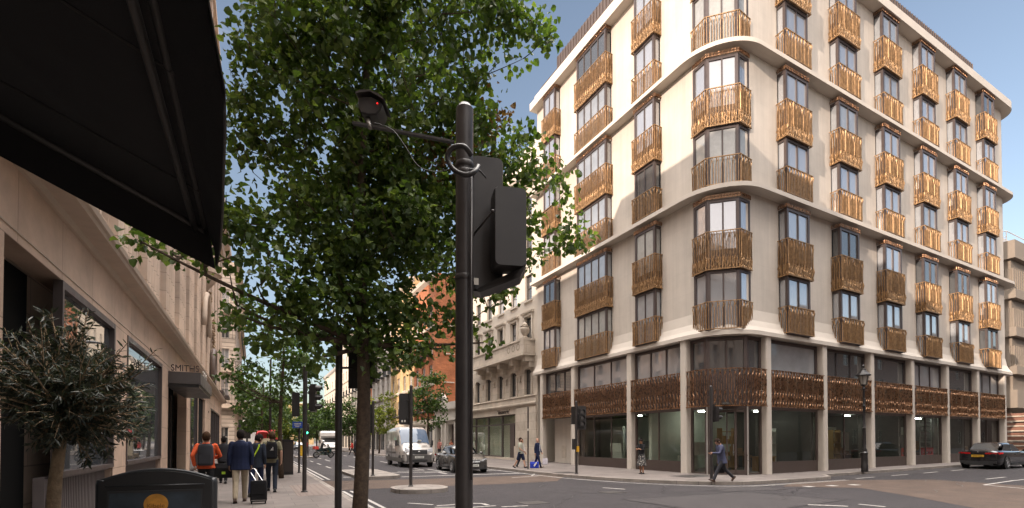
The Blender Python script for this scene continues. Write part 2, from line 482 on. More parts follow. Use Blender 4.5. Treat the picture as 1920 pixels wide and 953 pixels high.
marking([((3.6, 23.0), (4.1, 23.0)), ((6.0, 22.0), (12.3, 21.6)), ((6.1, 25.0), (12.3, 24.4))], 0.22)
def glyph(pl, w=0.13):
    return [(pl[i], pl[i + 1]) for i in range(len(pl) - 1)]
# worn lane letters seen very obliquely near the bottom edge
def gp(*pts): return pxpoly(pts)
for pts, w in ((((765, 944), (812, 947)), .10), (((819, 949), (850, 947), (872, 944), (905, 945), (915, 948)), .12), (((815, 952), (858, 952)), .10), (((884, 952), (930, 949)), .10), (((940, 951), (990, 949)), .10),
               (((796, 887), (820, 886), (838, 889)), .16), (((812, 886.5), (850, 885)), .14), (((745, 885), (795, 882)), .12), (((776, 879), (795, 882)), .1),
               (((1130, 915), (1172, 918)), .12), (((1515, 947), (1590, 950)), .12), (((1610, 946), (1660, 951)), .12), (((960, 896), (1010, 893)), .1), (((997, 893), (1002, 889)), .1)):
    marking(glyph(gp(*pts)), w)
marking([((x, 11.55), (x + 1.5, 11.55)) for x in range(23, 60, 3)], 0.10)
marking([((x, 8.6), (x + 2, 8.6)) for x in range(27, 70, 5)], 0.10)
marking(glyph(gp((1845, 911), (1900, 904), (1990, 897))), 0.10)
marking(glyph(gp((1845, 911), (1960, 921))), 0.10)
marking([((x, 10.55 - (x - 17) * .18), (x + .35, 10.5 - (x - 17) * .18)) for x in (17.5, 18.6, 19.7, 20.8, 21.9)], 0.3)
# double lines and gutter along the far kerb, tar seams and cracks in the asphalt
KC_ = [(12.45 - .35, 60), (12.1, 20.2)] + [(12.45 - .35 + 4.6 * (1 - math.cos(a)), 20 - 8.45 * math.sin(a)) for a in [R(d) for d in (12, 24, 36, 48, 60, 70, 80, 90)]] + [(22.0, 11.45)]
marking(glyph(KC_), .06); marking(glyph([(x - .10, y - .17) for x, y in KC_]), .06)
M_TAR = mat('tar_seam', (0.012, 0.011, 0.012), .6, var=.2)
rr_ = random.Random(77); b = MB()
for x, y, a, n_ in ((5, 8, .2, 9), (8.5, 12.8, -.3, 12), (3.2, 13.2, .1, 8), (13, 8.5, .5, 10), (18.5, 7.5, .1, 12), (9.0, 14.8, 1.2, 7), (6.5, 10.0, 1.0, 6), (22, 9.2, -.1, 14), (11.2, 11.2, .9, 7), (7.2, 24, 1.5, 10), (10.8, 23, 1.5, 10)):
    p = Vector((x, y))
    for i in range(n_):
        a2 = a + rr_.uniform(-.5, .5); q = p + Vector((math.cos(a2), math.sin(a2))) * rr_.uniform(.3, .7); line(b, p, q, rr_.uniform(.015, .035), .0065); p = q
for x0, y0, x1, y1 in ((9.2, 7.2, 14.5, 7.6), (14.5, 7.6, 14.0, 10.4), (14.0, 10.4, 9.2, 10.6), (9.2, 10.6, 9.2, 7.2), (6.25, 21.4, 6.25, 34)): line(b, (x0, y0), (x1, y1), .05, .0072)
tag(b.build('tar_seam', M_TAR), kind='structure')
# manhole covers and gully grates
M_IRON = mat('cast_iron', (0.06, 0.055, 0.052), 0.6, 0.5, var=0.2, bump=0.6, bs=60)
b = MB()
for x, y, w, l in ((16.9, 15.0, .9, .55), (13.4, 19.6, .5, .5), (0.6, 10.6, .6, .6)):
    b.box(x - w, x + w, y - l, y + l, .118, .1235)
tag(b.build('manhole_cover', M_IRON), kind='structure')
b = MB()
for x, y in ((10.2, 12.3), (6.6, 11.2)): b.box(x - .35, x + .35, y - .3, y + .3, .001, .0062)
tag(b.build('manhole_cover', M_IRON), kind='structure')
M_TACT = mat('tactile_paving', (0.17, 0.135, 0.118), 0.85, var=0.15, vs=5)
b = MB(); b.box(1.1, 2.16, 14.6, 18.4, .1, .125)
for i in range(22):
    for j in range(6): b.lathe([(0.045, .125), (0.03, .131), (0.0, .131)], 6, (1.2 + j * .17, 14.75 + i * .165, 0))
tag(b.build('tactile_paving', M_TACT), kind='structure')

# traffic islands
M_ISL = blocks('island_stone', (0.21, 0.185, 0.165), 0.7, 0.7, 0.012, 0.55, 0.12, 0.8, 'floor', 2.5)
def island(poly, label):
    n = len(poly); cx = sum(p[0] for p in poly) / n; cy = sum(p[1] for p in poly) / n
    t = thing('traffic_island', label, 'traffic island', (cx, cy, 0))
    b = MB(); b.prism(poly, 0.001, .13); b.build('kerb', M_KERB, t)
    inn = [(cx + (x - cx) * .86, cy + (y - cy) * .86) for x, y in poly]
    b = MB(); b.prism(inn, .1, .1345); b.build('top', M_ISL, t)
def rounded(x0, x1, y0, y1, r, n=5):
    out = []
    for cx, cy, a0 in ((x1 - r, y1 - r, 0), (x0 + r, y1 - r, 90), (x0 + r, y0 + r, 180), (x1 - r, y0 + r, 270)):
        for i in range(n + 1):
            a = R(a0 + 90 * i / n); out.append((cx + r * math.cos(a), cy + r * math.sin(a)))
    return out
island(rounded(3.95, 5.75, 14.7, 16.5, .75), 'small rounded kerbed traffic island nearest the viewer, one pole on it')
island(rounded(3.95, 5.85, 21.1, 27.0, .7), 'long kerbed traffic island behind the smaller one, with a standing man on it')
island(rounded(3.6, 5.2, 50, 54, .7), 'distant traffic island with the yellow box and the green light')
# ------------------------------------------------------------------ the corner apartment building
M_WALL = blocks('limestone_render', (0.56, 0.505, 0.44), 2.15, 1.08, 0.006, 0.90, 0.022, 0.8, 'wall', 0.7, .5, .09)
for _n in M_WALL.node_tree.nodes:
    if _n.type == 'MAP_RANGE': _n.inputs[3].default_value = 0.90; _n.inputs[4].default_value = 1.07
    if _n.type == 'BUMP': _n.inputs['Strength'].default_value = 0.08
M_LIP = mat('limestone_band', (0.58, 0.525, 0.46), 0.75, var=0.06, vs=1.2, bump=0.15, bs=20, spec=0.25)
M_BRONZE = mat('bronze_fins', (0.37, 0.225, 0.11), 0.46, 0.58, var=0.4, vs=7.0, spec=0.5)
M_BRONZE2 = mat('dark_bronze_fins', (0.34, 0.195, 0.112), 0.30, 0.8, var=0.4, vs=7.0)
M_FRAME = mat('dark_bronze_frame', (0.085, 0.066, 0.062), 0.45, 0.3, var=0.1, vs=4)
M_DKMET = mat('dark_metal_cladding', (0.10, 0.075, 0.065), 0.5, 0.3, var=0.15, vs=2)
M_GL = [mat('window_glass_sky', (0.50, 0.52, 0.55), 0.02, 0.55, var=0.0, ior=2.0),
        mat('window_glass_curtain', (0.34, 0.345, 0.33), 0.03, var=0.2, vs=3, ior=2.0, streak=0.3),
        mat('window_glass_dim', (0.06, 0.065, 0.07), 0.02, var=0.0, ior=2.3),
        mat('window_glass_blind', (0.36, 0.38, 0.40), 0.02, 0.3, var=0.12, vs=2, ior=2.0)]
M_SHOP = glass('shop_glass', (0.84, 0.89, 0.86), 1.5)
BX, BY = 18.2, 14.2
apt = thing('apartment_building', 'cream rounded-corner apartment building with bronze fin balconies over glazed shops', 'building', (BX, BY, 0))

def footprint(off, x1=49.0, y1=30.2, rr=.9, back=None):
    """plan of the building grown outward by off: main street front, rounded corner, side street front, far end"""
    p = [(BX - off, y1 + off * .3)]
    n = 14; cx, cy = 20.0, 16.3; rx, ry = 1.8 + off, 2.1 + off
    for i in range(n + 1):
        a = PI + (PI / 2) * i / n
        p.append((cx + rx * math.cos(a), cy + ry * math.sin(a)))
    q = rr + off
    for i in range(9):
        a = -PI / 2 + (PI / 2) * i / 8
        p.append((x1 - rr + q * math.cos(a), BY + rr + q * math.sin(a)))
    p += [(x1 + off, y1 + off * .3)]
    return p
LV = [6.40, 12.92, 19.40, 25.75]
b = MB(); b.prism(footprint(0), 6.66, 26.0); b.build('wall', M_WALL, apt, smooth=True, angle=30)
for i, z in enumerate(LV):
    b = MB()
    if i == 0:
        b.prism(footprint(.36), z, z + .18); b.prism(footprint(.358), z + .18, z + .40, footprint(.22), False); b.prism(footprint(.22), z + .40, z + .70, footprint(.09), False); b.prism(footprint(.09), z + .70, z + 1.2, footprint(.012), False)
    elif i < 3:
        b.prism(footprint(.55), z, z + .20); b.prism(footprint(.548), z + .20, z + .30, footprint(.02))
    else:
        b.prism(footprint(.55), z, z + .52); b.prism(footprint(.545), z + .52, z + .58, footprint(.16)); b.prism(footprint(.15), z + .58, z + 1.0); b.prism(footprint(.20), z + 1.0, z + 1.13)
    b.build('floor_band' if i < 3 else 'roof_cornice', M_LIP, apt, smooth=True, angle=30)

def along(path, ds=None, n=None):
    P = [Vector(p) for p in path]; seg = [(P[i + 1] - P[i]).length for i in range(len(P) - 1)]; T = sum(seg)
    n = n or max(2, round(T / ds)); out = []
    for k in range(n):
        s = T * (k + .5) / n; i = 0
        while i < len(seg) - 1 and s > seg[i]: s -= seg[i]; i += 1
        t = (P[i + 1] - P[i]).normalized(); out.append((P[i] + t * s, t, Vector((t.y, -t.x))))
    return out
def fins(b, path, z0, z1, ds, seed, kinks=(0.93,), amp=0.042, dep=0.05, th=0.021, lev=9, back=0.0):
    """vertical bronze fins along a plan path; neighbouring fins lean together and fork where the kinks are"""
    r = random.Random(seed)
    for k, (p, t, n) in enumerate(along(path, ds)):
        sg = 1 if k % 2 else -1; vs = []; H = z1 - z0; tw0 = r.uniform(-.25, .25); ph = r.uniform(-.03, .03)
        for j in range(lev):
            u = j / (lev - 1); g = sum(math.exp(-((u - kk - ph) / .05) ** 2) for kk in kinks)
            o = sg * (amp * g) + r.uniform(-.004, .004)
            tw = tw0 + sg * .8 * g
            ct, st = math.cos(tw), math.sin(tw)
            e1 = n * ct + t * st; e2 = t * ct - n * st
            c = p + t * o - n * back
            for a, bb in ((1, 1), (1, -1), (-1, -1), (-1, 1)):
                q = c + e1 * (a * dep / 2) + e2 * (bb * th / 2)
                vs.append((q.x, q.y, z0 + H * u))
        fs = []
        for j in range(lev - 1):
            for m in range(4):
                fs.append((j * 4 + m, j * 4 + (m + 1) % 4, (j + 1) * 4 + (m + 1) % 4, (j + 1) * 4 + m))
        fs.append((0, 1, 2, 3)); fs.append(tuple((lev - 1) * 4 + m for m in (3, 2, 1, 0)))
        b.add(vs, fs)
def rail(b, path, z, h=0.025, w=0.05):
    for p, q in zip(path[:-1], path[1:]):
        p = Vector(p); q = Vector(q); t = (q - p).normalized(); c = (p + q) / 2
        M = Matrix(((t.x, -t.y, 0), (t.y, t.x, 0), (0, 0, 1)))
        b.obox((c.x, c.y, z), ((q - p).length + w * .8, w, h), M)
def wallstrip(b, path, z0, z1):
    for p, q in zip(path[:-1], path[1:]): b.quad((*p, z0), (*q, z0), (*q, z1), (*p, z1))
def railing_mesh(path, z0, z1, seed, skirt=0.0, ds=0.115, kinks=(0.90,), backing=None):
    b = MB(); fins(b, path, z0, z1, ds, seed, kinks)
    if skirt: fins(b, [(x * .96, y) for x, y in path], z0, z1 - .05, ds, seed + 9, kinks, .03, .03, .016, 9, .055)
    rail(b, path, z1, .03); rail(b, path, z0 + .02, .03)
    if skirt:
        fins(b, path, z0 - .01, z0 + skirt, ds * .62, seed + 5, (0.8, .25), .025, .045)
    return b
def glazing(path, counts, z0, z1, post=.12, mull=.06, head=.12, sill=.08, dep=.10):
    """frame mesh and pane mesh of a window that follows a plan path"""
    f = MB(); g = MB(); e = 0
    for (p, q), n in zip(zip(path[:-1], path[1:]), counts):
        p = Vector(p); q = Vector(q); t = (q - p).normalized(); nn = Vector((t.y, -t.x)); L_ = (q - p).length
        M = Matrix(((t.x, -t.y, 0), (t.y, t.x, 0), (0, 0, 1))); e += 1
        def bx(s0, s1, za, zb, d=dep, o=0.0):
            c = p + t * (s0 + s1) / 2 - nn * (d / 2 + o)
            f.obox((c.x, c.y, (za + zb) / 2), (s1 - s0, d, zb - za), M)
        bx(0, L_, z1 - head, z1 + .001 * e); bx(0, L_, z0, z0 + sill)
        bx(-.004, post, z0 - .002 * e, z1 + .003, dep * 1.15, -.006); bx(L_ - post, L_ + .004, z0 - .003 * e, z1 + .004, dep * 1.15, -.0075)
        for k in range(1, n):
            s = post / 2 + (L_ - post) * k / n; bx(s - mull / 2, s + mull / 2, z0 + sill * .5, z1 - head * .5, dep * .8, .002)
        a = p + t * .02 - nn * .05; c = q - t * .02 - nn * .05
        for k in range(n):
            w0 = a.lerp(c, k / n); w1 = a.lerp(c, (k + 1) / n); w1 = w1 - t * .004
            rr = rnd.uniform(-.006, .006)
            g.quad((w0.x, w0.y + rr, z0 + .03), (w1.x, w1.y - rr, z0 + .03), (w1.x, w1.y - rr, z1 - .05), (w0.x, w0.y + rr, z1 - .05))
    return f, g
class Kind: pass
def bay_kind(path, rpath, counts, seed):
    """meshes shared by all bays of one plan: lower and upper window, lower and upper railing, frieze"""
    k = Kind()
    f, g = glazing(path, counts, .24, 2.92); k.f0 = f.build('bay_window', M_FRAME, apt, off=(0, 0, 0)); k.g0 = g.build('pane', M_GL[0], k.f0, off=(0, 0, 0))
    f, g = glazing(path, counts, 2.96, 6.14, sill=.9); k.f1 = f.build('bay_window', M_FRAME, apt, off=(0, 0, 0)); k.g1 = g.build('pane', M_GL[0], k.f1, off=(0, 0, 0))
    k.r0 = railing_mesh(rpath, .25, 1.50, seed).build('balcony_railing', M_BRONZE, apt, off=(0, 0, 0))
    k.r1 = railing_mesh(rpath, 2.93, 4.66, seed + 1, .55, kinks=(.93, .25)).build('balcony_railing', M_BRONZE, apt, off=(0, 0, 0))
    b = MB(); fp_ = [(x * .96, y * .84) for x, y in rpath]; fins(b, fp_, 6.16, 6.34, .06, seed + 3, (.5,), .018, .04); rail(b, fp_, 6.17, .015, .03)
    k.z = b.build('frieze', M_BRONZE2, apt, off=(0, 0, 0))
    k.used = False
    return k
gr = random.Random(31)
def put_bay(k, x, y, rz, band):
    S = LV[band]; objs = []
    for o in (k.f0, k.f1, k.r0, k.r1, k.z):
        c = o if not k.used else dup(o, apt)
        c.location = (x - BX, y - BY, S); c.rotation_euler = (0, 0, rz); objs.append(c)
    for st, c in enumerate(objs[:2]):
        pane = c.children[0]
        lvl = band * 2 + st
        w = [5, 1, 3, 2] if lvl < 2 else [7, 1, .6, 3]
        if y > 15: w = [6, 2, 1, 2]
        pane.material_slots[0].link = 'OBJECT'; pane.material_slots[0].material = gr.choices(M_GL, w)[0]
    k.used = True
def boxpath(h, d, back=.12): return [(-h, back), (-h, -d), (h, -d), (h, back)]
K2 = bay_kind(boxpath(.88, .42), boxpath(.98, .53), (1, 2, 1), 11)
for band in range(3):
    for i in range(6): put_bay(K2, 22.75 + 4.4 * i, BY, 0, band)
KN = bay_kind(boxpath(.72, .42), boxpath(.82, .53), (1, 2, 1), 21)
for band in range(3):
    put_bay(KN, BX, 18.78, -PI / 2, band); put_bay(KN, BX, 27.95, -PI / 2, band)
KW = bay_kind(boxpath(1.42, .42), boxpath(1.53, .53), (1, 4, 1), 31)
for band in range(3): put_bay(KW, BX, 23.3, -PI / 2, band)
CX, CY = 18.73, 14.82
KC = bay_kind([(-1.20, .35), (-.66, -.25), (.66, -.25), (1.20, .35)], [(-1.28, .34), (-.72, -.36), (.72, -.36), (1.28, .34)], (1, 2, 1), 41)
for band in range(3): put_bay(KC, CX, CY, -PI / 4, band)
# the bay on the far side of the eastern end, seen edge on
KE = bay_kind(boxpath(.88, .42), boxpath(.98, .53), (1, 2, 1), 51)
for band in range(3): put_bay(KE, 49.0, 17.0, PI / 2, band)
for i, o in enumerate([]): pass

# roof: metal balustrade and the dark set-back penthouse
def seam(poly, z0, z1, ds, name, m, th=.03, solid=True):
    b = MB()
    if solid: b.prism(poly, z0, z1)
    for p, t, n in along(poly + [poly[0]], ds):
        M = Matrix(((t.x, -t.y, 0), (t.y, t.x, 0), (0, 0, 1)))
        c = p + n * th * .4
        b.obox((c.x, c.y, (z0 + z1) / 2), (.03, th, z1 - z0 + .01), M)
    return b.build(name, m, apt)
seam(footprint(-1.1, x1=48.5, y1=29.6, rr=1.7), 26.7, 29.6, .32, 'penthouse', M_DKMET, .05)
fp = footprint(-.18, x1=48.8, y1=30.0)
b = MB()
for p, t, n in along(fp, .14):
    b.obox((p.x, p.y, 27.15), (.03, .03, .55)); 
rail(b, fp, 27.44, .05, .06); rail(b, fp, 26.9, .06, .05)
b.build('roof_balustrade', M_DKMET, apt)

# columns, shop windows, first floor windows and their big fin screens
M_BRONZE2 = mat('dark_bronze_fins', (0.34, 0.195, 0.112), 0.30, 0.8, var=0.4, vs=7.0)
COLX = [20.68 + 4.43 * i for i in range(7)]
COLY = [16.45, 20.22, 25.47, 29.27]
def column(x, y):
    b = MB(); b.prism(rounded(x - .19, x + .19, y - .19, y + .19, .07, 3), .115 + rise(x), 6.405)
    b.build('column', M_WALL, apt, smooth=True, angle=40)
for x in COLX: column(x, 14.12)
for y in COLY: column(18.12, y)
M_PLINTH = mat('bronze_plinth', (0.075, 0.055, 0.048), 0.5, 0.2, var=0.12)
def shopfront(p, q, zb, counts, doors=False, paths=None):
    """ground floor glazing with plinth, first floor windows above a dark spandrel"""
    path = paths or [p, q]
    cn = counts if isinstance(counts, tuple) else (counts,)
    f, g = glazing(path, cn, zb + (.5 if not doors else .04), 3.25, .10, .05, .16, .05, .09)
    if not doors:
        for a, c in zip(path[:-1], path[1:]):
            a = Vector(a); c = Vector(c); t = (c - a).normalized(); M = Matrix(((t.x, -t.y, 0), (t.y, t.x, 0), (0, 0, 1))); m = (a + c) / 2 + Vector((-t.y, t.x)) * .06
            f.obox((m.x, m.y, zb + .25), ((c - a).length, .12, .5), M)
    o = f.build('shop_window', M_PLINTH, apt); g.build('pane', M_SHOP, o)
    cn2 = tuple(3 if c >= 2 and not doors else c for c in cn)
    f, g = glazing(path, cn2, 3.26, 6.36, .13, .07, .14, 1.55, .09)
    o = f.build('shop_window', M_FRAME, apt); g.build('pane', gr.choice([M_GL[2], M_GL[2], M_GL[3], M_GL[0]]), o)
for i in range(6):
    shopfront((COLX[i] + .2, 14.24), (COLX[i + 1] - .2, 14.24), .12 + rise(COLX[i] + 2), 2 if i % 2 else 1)
shopfront((18.24, COLY[1] - .2), (18.24, COLY[0] + .2), .12, 2)
shopfront((18.24, COLY[2] - .2), (18.24, COLY[1] + .2), .12, 3)
shopfront(None, None, .12, (1, 2, 1), True, [(18.24, 16.25), (18.25, 15.35), (19.5, 14.2), (20.48, 14.2)])
# entrance bay at the north end: recess with a side panel and tall dark doors
b = MB(); b.box(19.0, 19.2, 27.1, 29.15, .12, 3.3); b.build('entrance_panel', M_WALL, apt)
b = MB(); b.box(19.0, 19.06, 25.6, 27.1, .12, 3.3)
for y in (26.05, 26.75): b.box(18.95, 18.99, y, y + .04, .3, 3.0)
d = b.build('door', M_PLINTH, apt); b = MB()
for z in (.7, 1.3, 1.9, 2.5): b.box(18.93, 18.95, 26.33, 26.41, z, z + .16)
b.build('handle', mat('steel', (0.6, 0.6, 0.58), 0.35, 0.9, var=.05), d)
b = MB(); b.box(18.985, 19.0, 27.75, 28.25, .5, 1.3); b.box(18.99, 19.0, 27.72, 28.28, .47, 1.33); b.build('hatch', mat('hatch_paint', (0.48, 0.42, 0.35), .7), apt)
b = MB(); b.box(18.1, 19.1, 25.66, 29.1, 3.22, 3.42); b.build('entrance_soffit', M_FRAME, apt)
f, g = glazing([(18.24, 29.08), (18.24, 25.66)], (3,), 3.5, 6.36, .13, .07, .14, 1.3, .09)
o = f.build('shop_window', M_FRAME, apt); g.build('pane', M_GL[2], o)
# door leaf of the corner shop
b = MB()
P0 = Vector((18.25, 15.35)); P1 = Vector((19.5, 14.2)); t = (P1 - P0).normalized(); n = Vector((t.y, -t.x)); M = Matrix(((t.x, -t.y, 0), (t.y, t.x, 0), (0, 0, 1)))
for s in (.10, 1.2, 1.6):
    c = P0 + t * s + n * .012; b.obox((c.x, c.y, 1.65), (.09, .05, 3.0), M)
c = P0 + t * 1.64 + n * .01; b.obox((c.x, c.y, 1.65), (.16, .04, 3.05), M)
c = P0 + t * .85 + n * .012; b.obox((c.x, c.y, .24), (1.5, .05, .2), M); b.obox((c.x, c.y, 3.0), (1.5, .05, .1), M)
d = b.build('door', M_PLINTH, apt)
b = MB(); c = P0 + t * 1.1 + n * .07; b.tube([(c.x, c.y, 1.0), (c.x, c.y, 1.5)], .016, 8); b.obox((c.x, c.y, 1.15), (.05, .05, .12)); b.build('handle', MATS['steel'], d)
b = MB()
for s in (.0, 1.70):
    c = P0 + t * s + n * .03; b.obox((c.x, c.y, 1.66), (.06, .06, 3.06), M)
b.build('door_trim', MATS['steel'], apt)

def bigscreen(path, seed):
    b = MB(); z0, z1 = 3.22, 4.88
    fins(b, path, z0, z1, .105, seed, (.9, .36, .12), .045, .05, .018, 17)
    rail(b, path, z1, .03); rail(b, path, z0, .05, .07)
    pi = [(x, y) for x, y in path]
    o = b.build('balcony_screen', M_BRONZE2, apt)
    return o
for i in range(6):
    xa, xb = COLX[i] + .23, COLX[i + 1] - .21
    bigscreen([(xa, 14.2), (xa, 13.90), (xb, 13.90), (xb, 14.2)], 100 + i)
for a, c in ((COLY[1] - .21, COLY[0] + .22), (COLY[2] - .21, COLY[1] + .22), (COLY[3] - .21, COLY[2] + .22)):
    bigscreen([(18.2, a), (17.90, a), (17.90, c), (18.2, c)], int(a * 10))
bigscreen([(17.96, 16.24), (17.90, 15.75), (18.12, 14.95), (18.80, 14.22), (19.55, 13.92), (20.2, 13.88), (20.47, 13.92)], 140)
bigscreen([(48.3, 14.6), (48.8, 14.8), (48.9, 17.2)], 150)
b = MB(); b.box(48.1, 48.2, 14.6, 30, .3, 6.4); b.build('end_wall', M_FRAME, apt)
b = MB(); b.tube([(49.1, 15.35, 6.7), (49.1, 15.35, 25.7)], .07, 8); b.build('drainpipe', M_FRAME, apt)
# interiors behind the shop glass
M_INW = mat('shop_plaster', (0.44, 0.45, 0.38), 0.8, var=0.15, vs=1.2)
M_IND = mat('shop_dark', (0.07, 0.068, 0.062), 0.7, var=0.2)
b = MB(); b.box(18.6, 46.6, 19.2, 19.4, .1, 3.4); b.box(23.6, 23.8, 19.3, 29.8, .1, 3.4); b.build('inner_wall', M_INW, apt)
b = MB()
for x, y, w, h in ((21.3, 17.8, 1.3, 2.6), (26.4, 17.4, 1.5, 2.5), (29.0, 18.2, 1.2, 2.9), (30.8, 17.0, .9, 2.5), (34.6, 17.6, 1.5, 2.4), (38.9, 17.0, 1.4, 2.6), (20.8, 24.0, .2, 2.6), (20.9, 21.2, .2, 1.2), (19.6, 18.2, 1.3, .9)):
    b.box(x, x + w, y, y + .15 if w > .5 else y + 1.2, .12, h)
b.build('partition', M_INW, apt)
ri = random.Random(9)
M_IN2 = [mat('inner_wood', (.20, .12, .07), .6, var=.2), mat('inner_white', (.55, .54, .5), .7, var=.05), mat('inner_grey', (.14, .14, .14), .6, var=.1), mat('inner_ochre', (.36, .22, .08), .6, var=.1)]
for i in range(6):
    for k in range(5):
        x = COLX[i] + .7 + k * .68 + ri.uniform(-.15, .15); y = ri.uniform(15.4, 18.6); b = MB(); q = ri.random()
        if q < .35:
            w = ri.uniform(.6, 1.1)
            for zz in (.3, .9, 1.5, 2.1): b.box(x - w / 2, x + w / 2, y, y + .3, zz, zz + .04)
            b.box(x - w / 2 - .03, x - w / 2, y, y + .3, .13, 2.3); b.box(x + w / 2, x + w / 2 + .03, y, y + .3, .13, 2.3)
            for z2 in (.34, .94, 1.54):
                for j in range(4): b.box(x - w / 2 + .05 + j * w / 4.2, x - w / 2 + .05 + j * w / 4.2 + ri.uniform(.05, .16), y + .05, y + .2, z2, z2 + ri.uniform(.12, .45))
            b.build('inner_shelf', ri.choice(M_IN2), apt)
        elif q < .65:
            b.box(x - .6, x + .6, y, y + .6, .82, .87)
            for sx_ in (-.55, .5): b.box(x + sx_, x + sx_ + .05, y + .05, y + .55, .13, .82)
            b.box(x - .2, x + .2, y + .3, y + .34, .9, 1.25); b.box(x + .3, x + .5, y + .2, y + .4, .87, 1.05); b.build('inner_desk', ri.choice(M_IN2), apt)
        else:
            b.box(x - ri.uniform(.2, .6), x + .3, y, y + .06, ri.choice((.13, 1.0)), ri.uniform(1.6, 2.6)); b.build('inner_panel', ri.choice(M_IN2), apt)
for k in range(4):
    x, y = 20.4 + k * .5, 17.6 + k * 2.2; b = MB(); b.box(x - .04, x + .5, y, y + 1.0, ri.choice((.13, .9)), ri.uniform(1.2, 2.4)); b.build('inner_panel', ri.choice(M_IN2), apt)
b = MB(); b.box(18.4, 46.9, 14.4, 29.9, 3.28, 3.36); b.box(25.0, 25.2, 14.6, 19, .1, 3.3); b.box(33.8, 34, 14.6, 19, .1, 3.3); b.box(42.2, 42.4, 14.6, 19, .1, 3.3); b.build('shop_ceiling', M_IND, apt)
b = MB()
for x, y in ((23.4, 16.6), (28.2, 17.0), (32.2, 16.8), (37.0, 16.8), (40.8, 16.6), (20.8, 18), (20.6, 22.8)): b.box(x, x + .7, y, y + .07, 3.2, 3.23)
b.build('ceiling_lamp', emit('tube_light', (0.95, 1, 0.88), 24), apt)
M_SCAF = mat('galvanised', (0.55, 0.55, 0.52), 0.45, 0.6, var=.1)
sc_ = thing('scaffold_tower', 'galvanised scaffold tower seen through the eastern shop windows', 'scaffold', (41.0, 15.6, .2))
b = MB()
for x in (40.3, 41.9):
    for y in (15.2, 16.2): b.tube([(x, y, .2), (x, y, 3.2)], .03, 6)
for i in range(8):
    for y in (15.2, 16.2): b.tube([(40.3, y, .5 + i * .36), (41.9, y, .5 + i * .36)], .022, 6)
b.build('frame', M_SCAF, sc_)
for k, (x, lab) in enumerate(((36.8, 'red plastic barrier inside the shop window left of the scaffold'), (39.5, 'red plastic barrier inside the shop window at the scaffold foot'))):
    t = thing('barrier', lab, 'barrier', (x, 15.5, .25)); b = MB()
    b.box(x - .75, x + .75, 15.46, 15.54, .95, 1.2); b.box(x - .75, x + .75, 15.46, 15.54, .45, .8)
    for q in (-.7, -.25, .25, .7): b.box(x + q - .04, x + q + .04, 15.45, 15.55, .28, 1.2)
    b.box(x - .7, x - .5, 15.2, 15.8, .24, .3); b.box(x + .5, x + .7, 15.2, 15.8, .24, .3)
    b.build('panel', mat('red_plastic', (0.5, 0.04, 0.03), .5, var=.1), t)
t = thing('display_board', 'pale green board leaning inside the shop window with the signal post', 'board', (18.9, 22.3, .6)); b = MB(); b.obox((18.75, 22.2, 1.05), (.05, .95, .95), Matrix.Rotation(R(-8), 3, 'Y')); b.build('panel', M_INW, t)
b = MB(); b.obox((18.72, 22.2, 1.05), (.04, 1.0, .04)); b.build('ledge', M_INW, t)
t = thing('orange_screen', 'orange panel standing in the shop window behind the woman', 'panel', (19.2, 17.5, .12)); b = MB(); b.box(19.1, 19.16, 17.25, 17.65, .55, 1.35); b.build('panel', mat('orange_board', (0.55, 0.19, 0.03), .6), t); b = MB(); b.box(19.0, 19.3, 17.3, 17.6, .12, .56); b.build('foot', M_IND, t)
# ------------------------------------------------------------------ the other buildings
def facade(axis, plane, out, a0, a1, z0, z1, ops, depth=.28):
    """wall face on x=plane (axis 'x') or y=plane (axis 'y') facing out (+1/-1), with openings (a0,a1,z0,z1) and their reveals"""
    b = MB()
    def P(a, z, d): return (plane - out * d, a, z) if axis == 'x' else (a, plane - out * d, z)
    A = sorted(set([a0, a1] + [q for o in ops for q in o[:2] if a0 <= q <= a1])); Z = sorted(set([z0, z1] + [q for o in ops for q in o[2:4] if z0 <= q <= z1]))
    for i in range(len(A) - 1):
        for j in range(len(Z) - 1):
            ca, cz = (A[i] + A[i + 1]) / 2, (Z[j] + Z[j + 1]) / 2
            if any(o[0] < ca < o[1] and o[2] < cz < o[3] for o in ops): continue
            b.quad(P(A[i], Z[j], 0), P(A[i + 1], Z[j], 0), P(A[i + 1], Z[j + 1], 0), P(A[i], Z[j + 1], 0))
    for o in ops:
        p, q, r, s = o[:4]
        b.quad(P(p, r, 0), P(p, s, 0), P(p, s, depth), P(p, r, depth)); b.quad(P(q, r, 0), P(q, s, 0), P(q, s, depth), P(q, r, depth))
        b.quad(P(p, r, 0), P(q, r, 0), P(q, r, depth), P(p, r, depth)); b.quad(P(p, s, 0), P(q, s, 0), P(q, s, depth), P(p, s, depth))
    b.P = P
    return b
WCACHE = {}
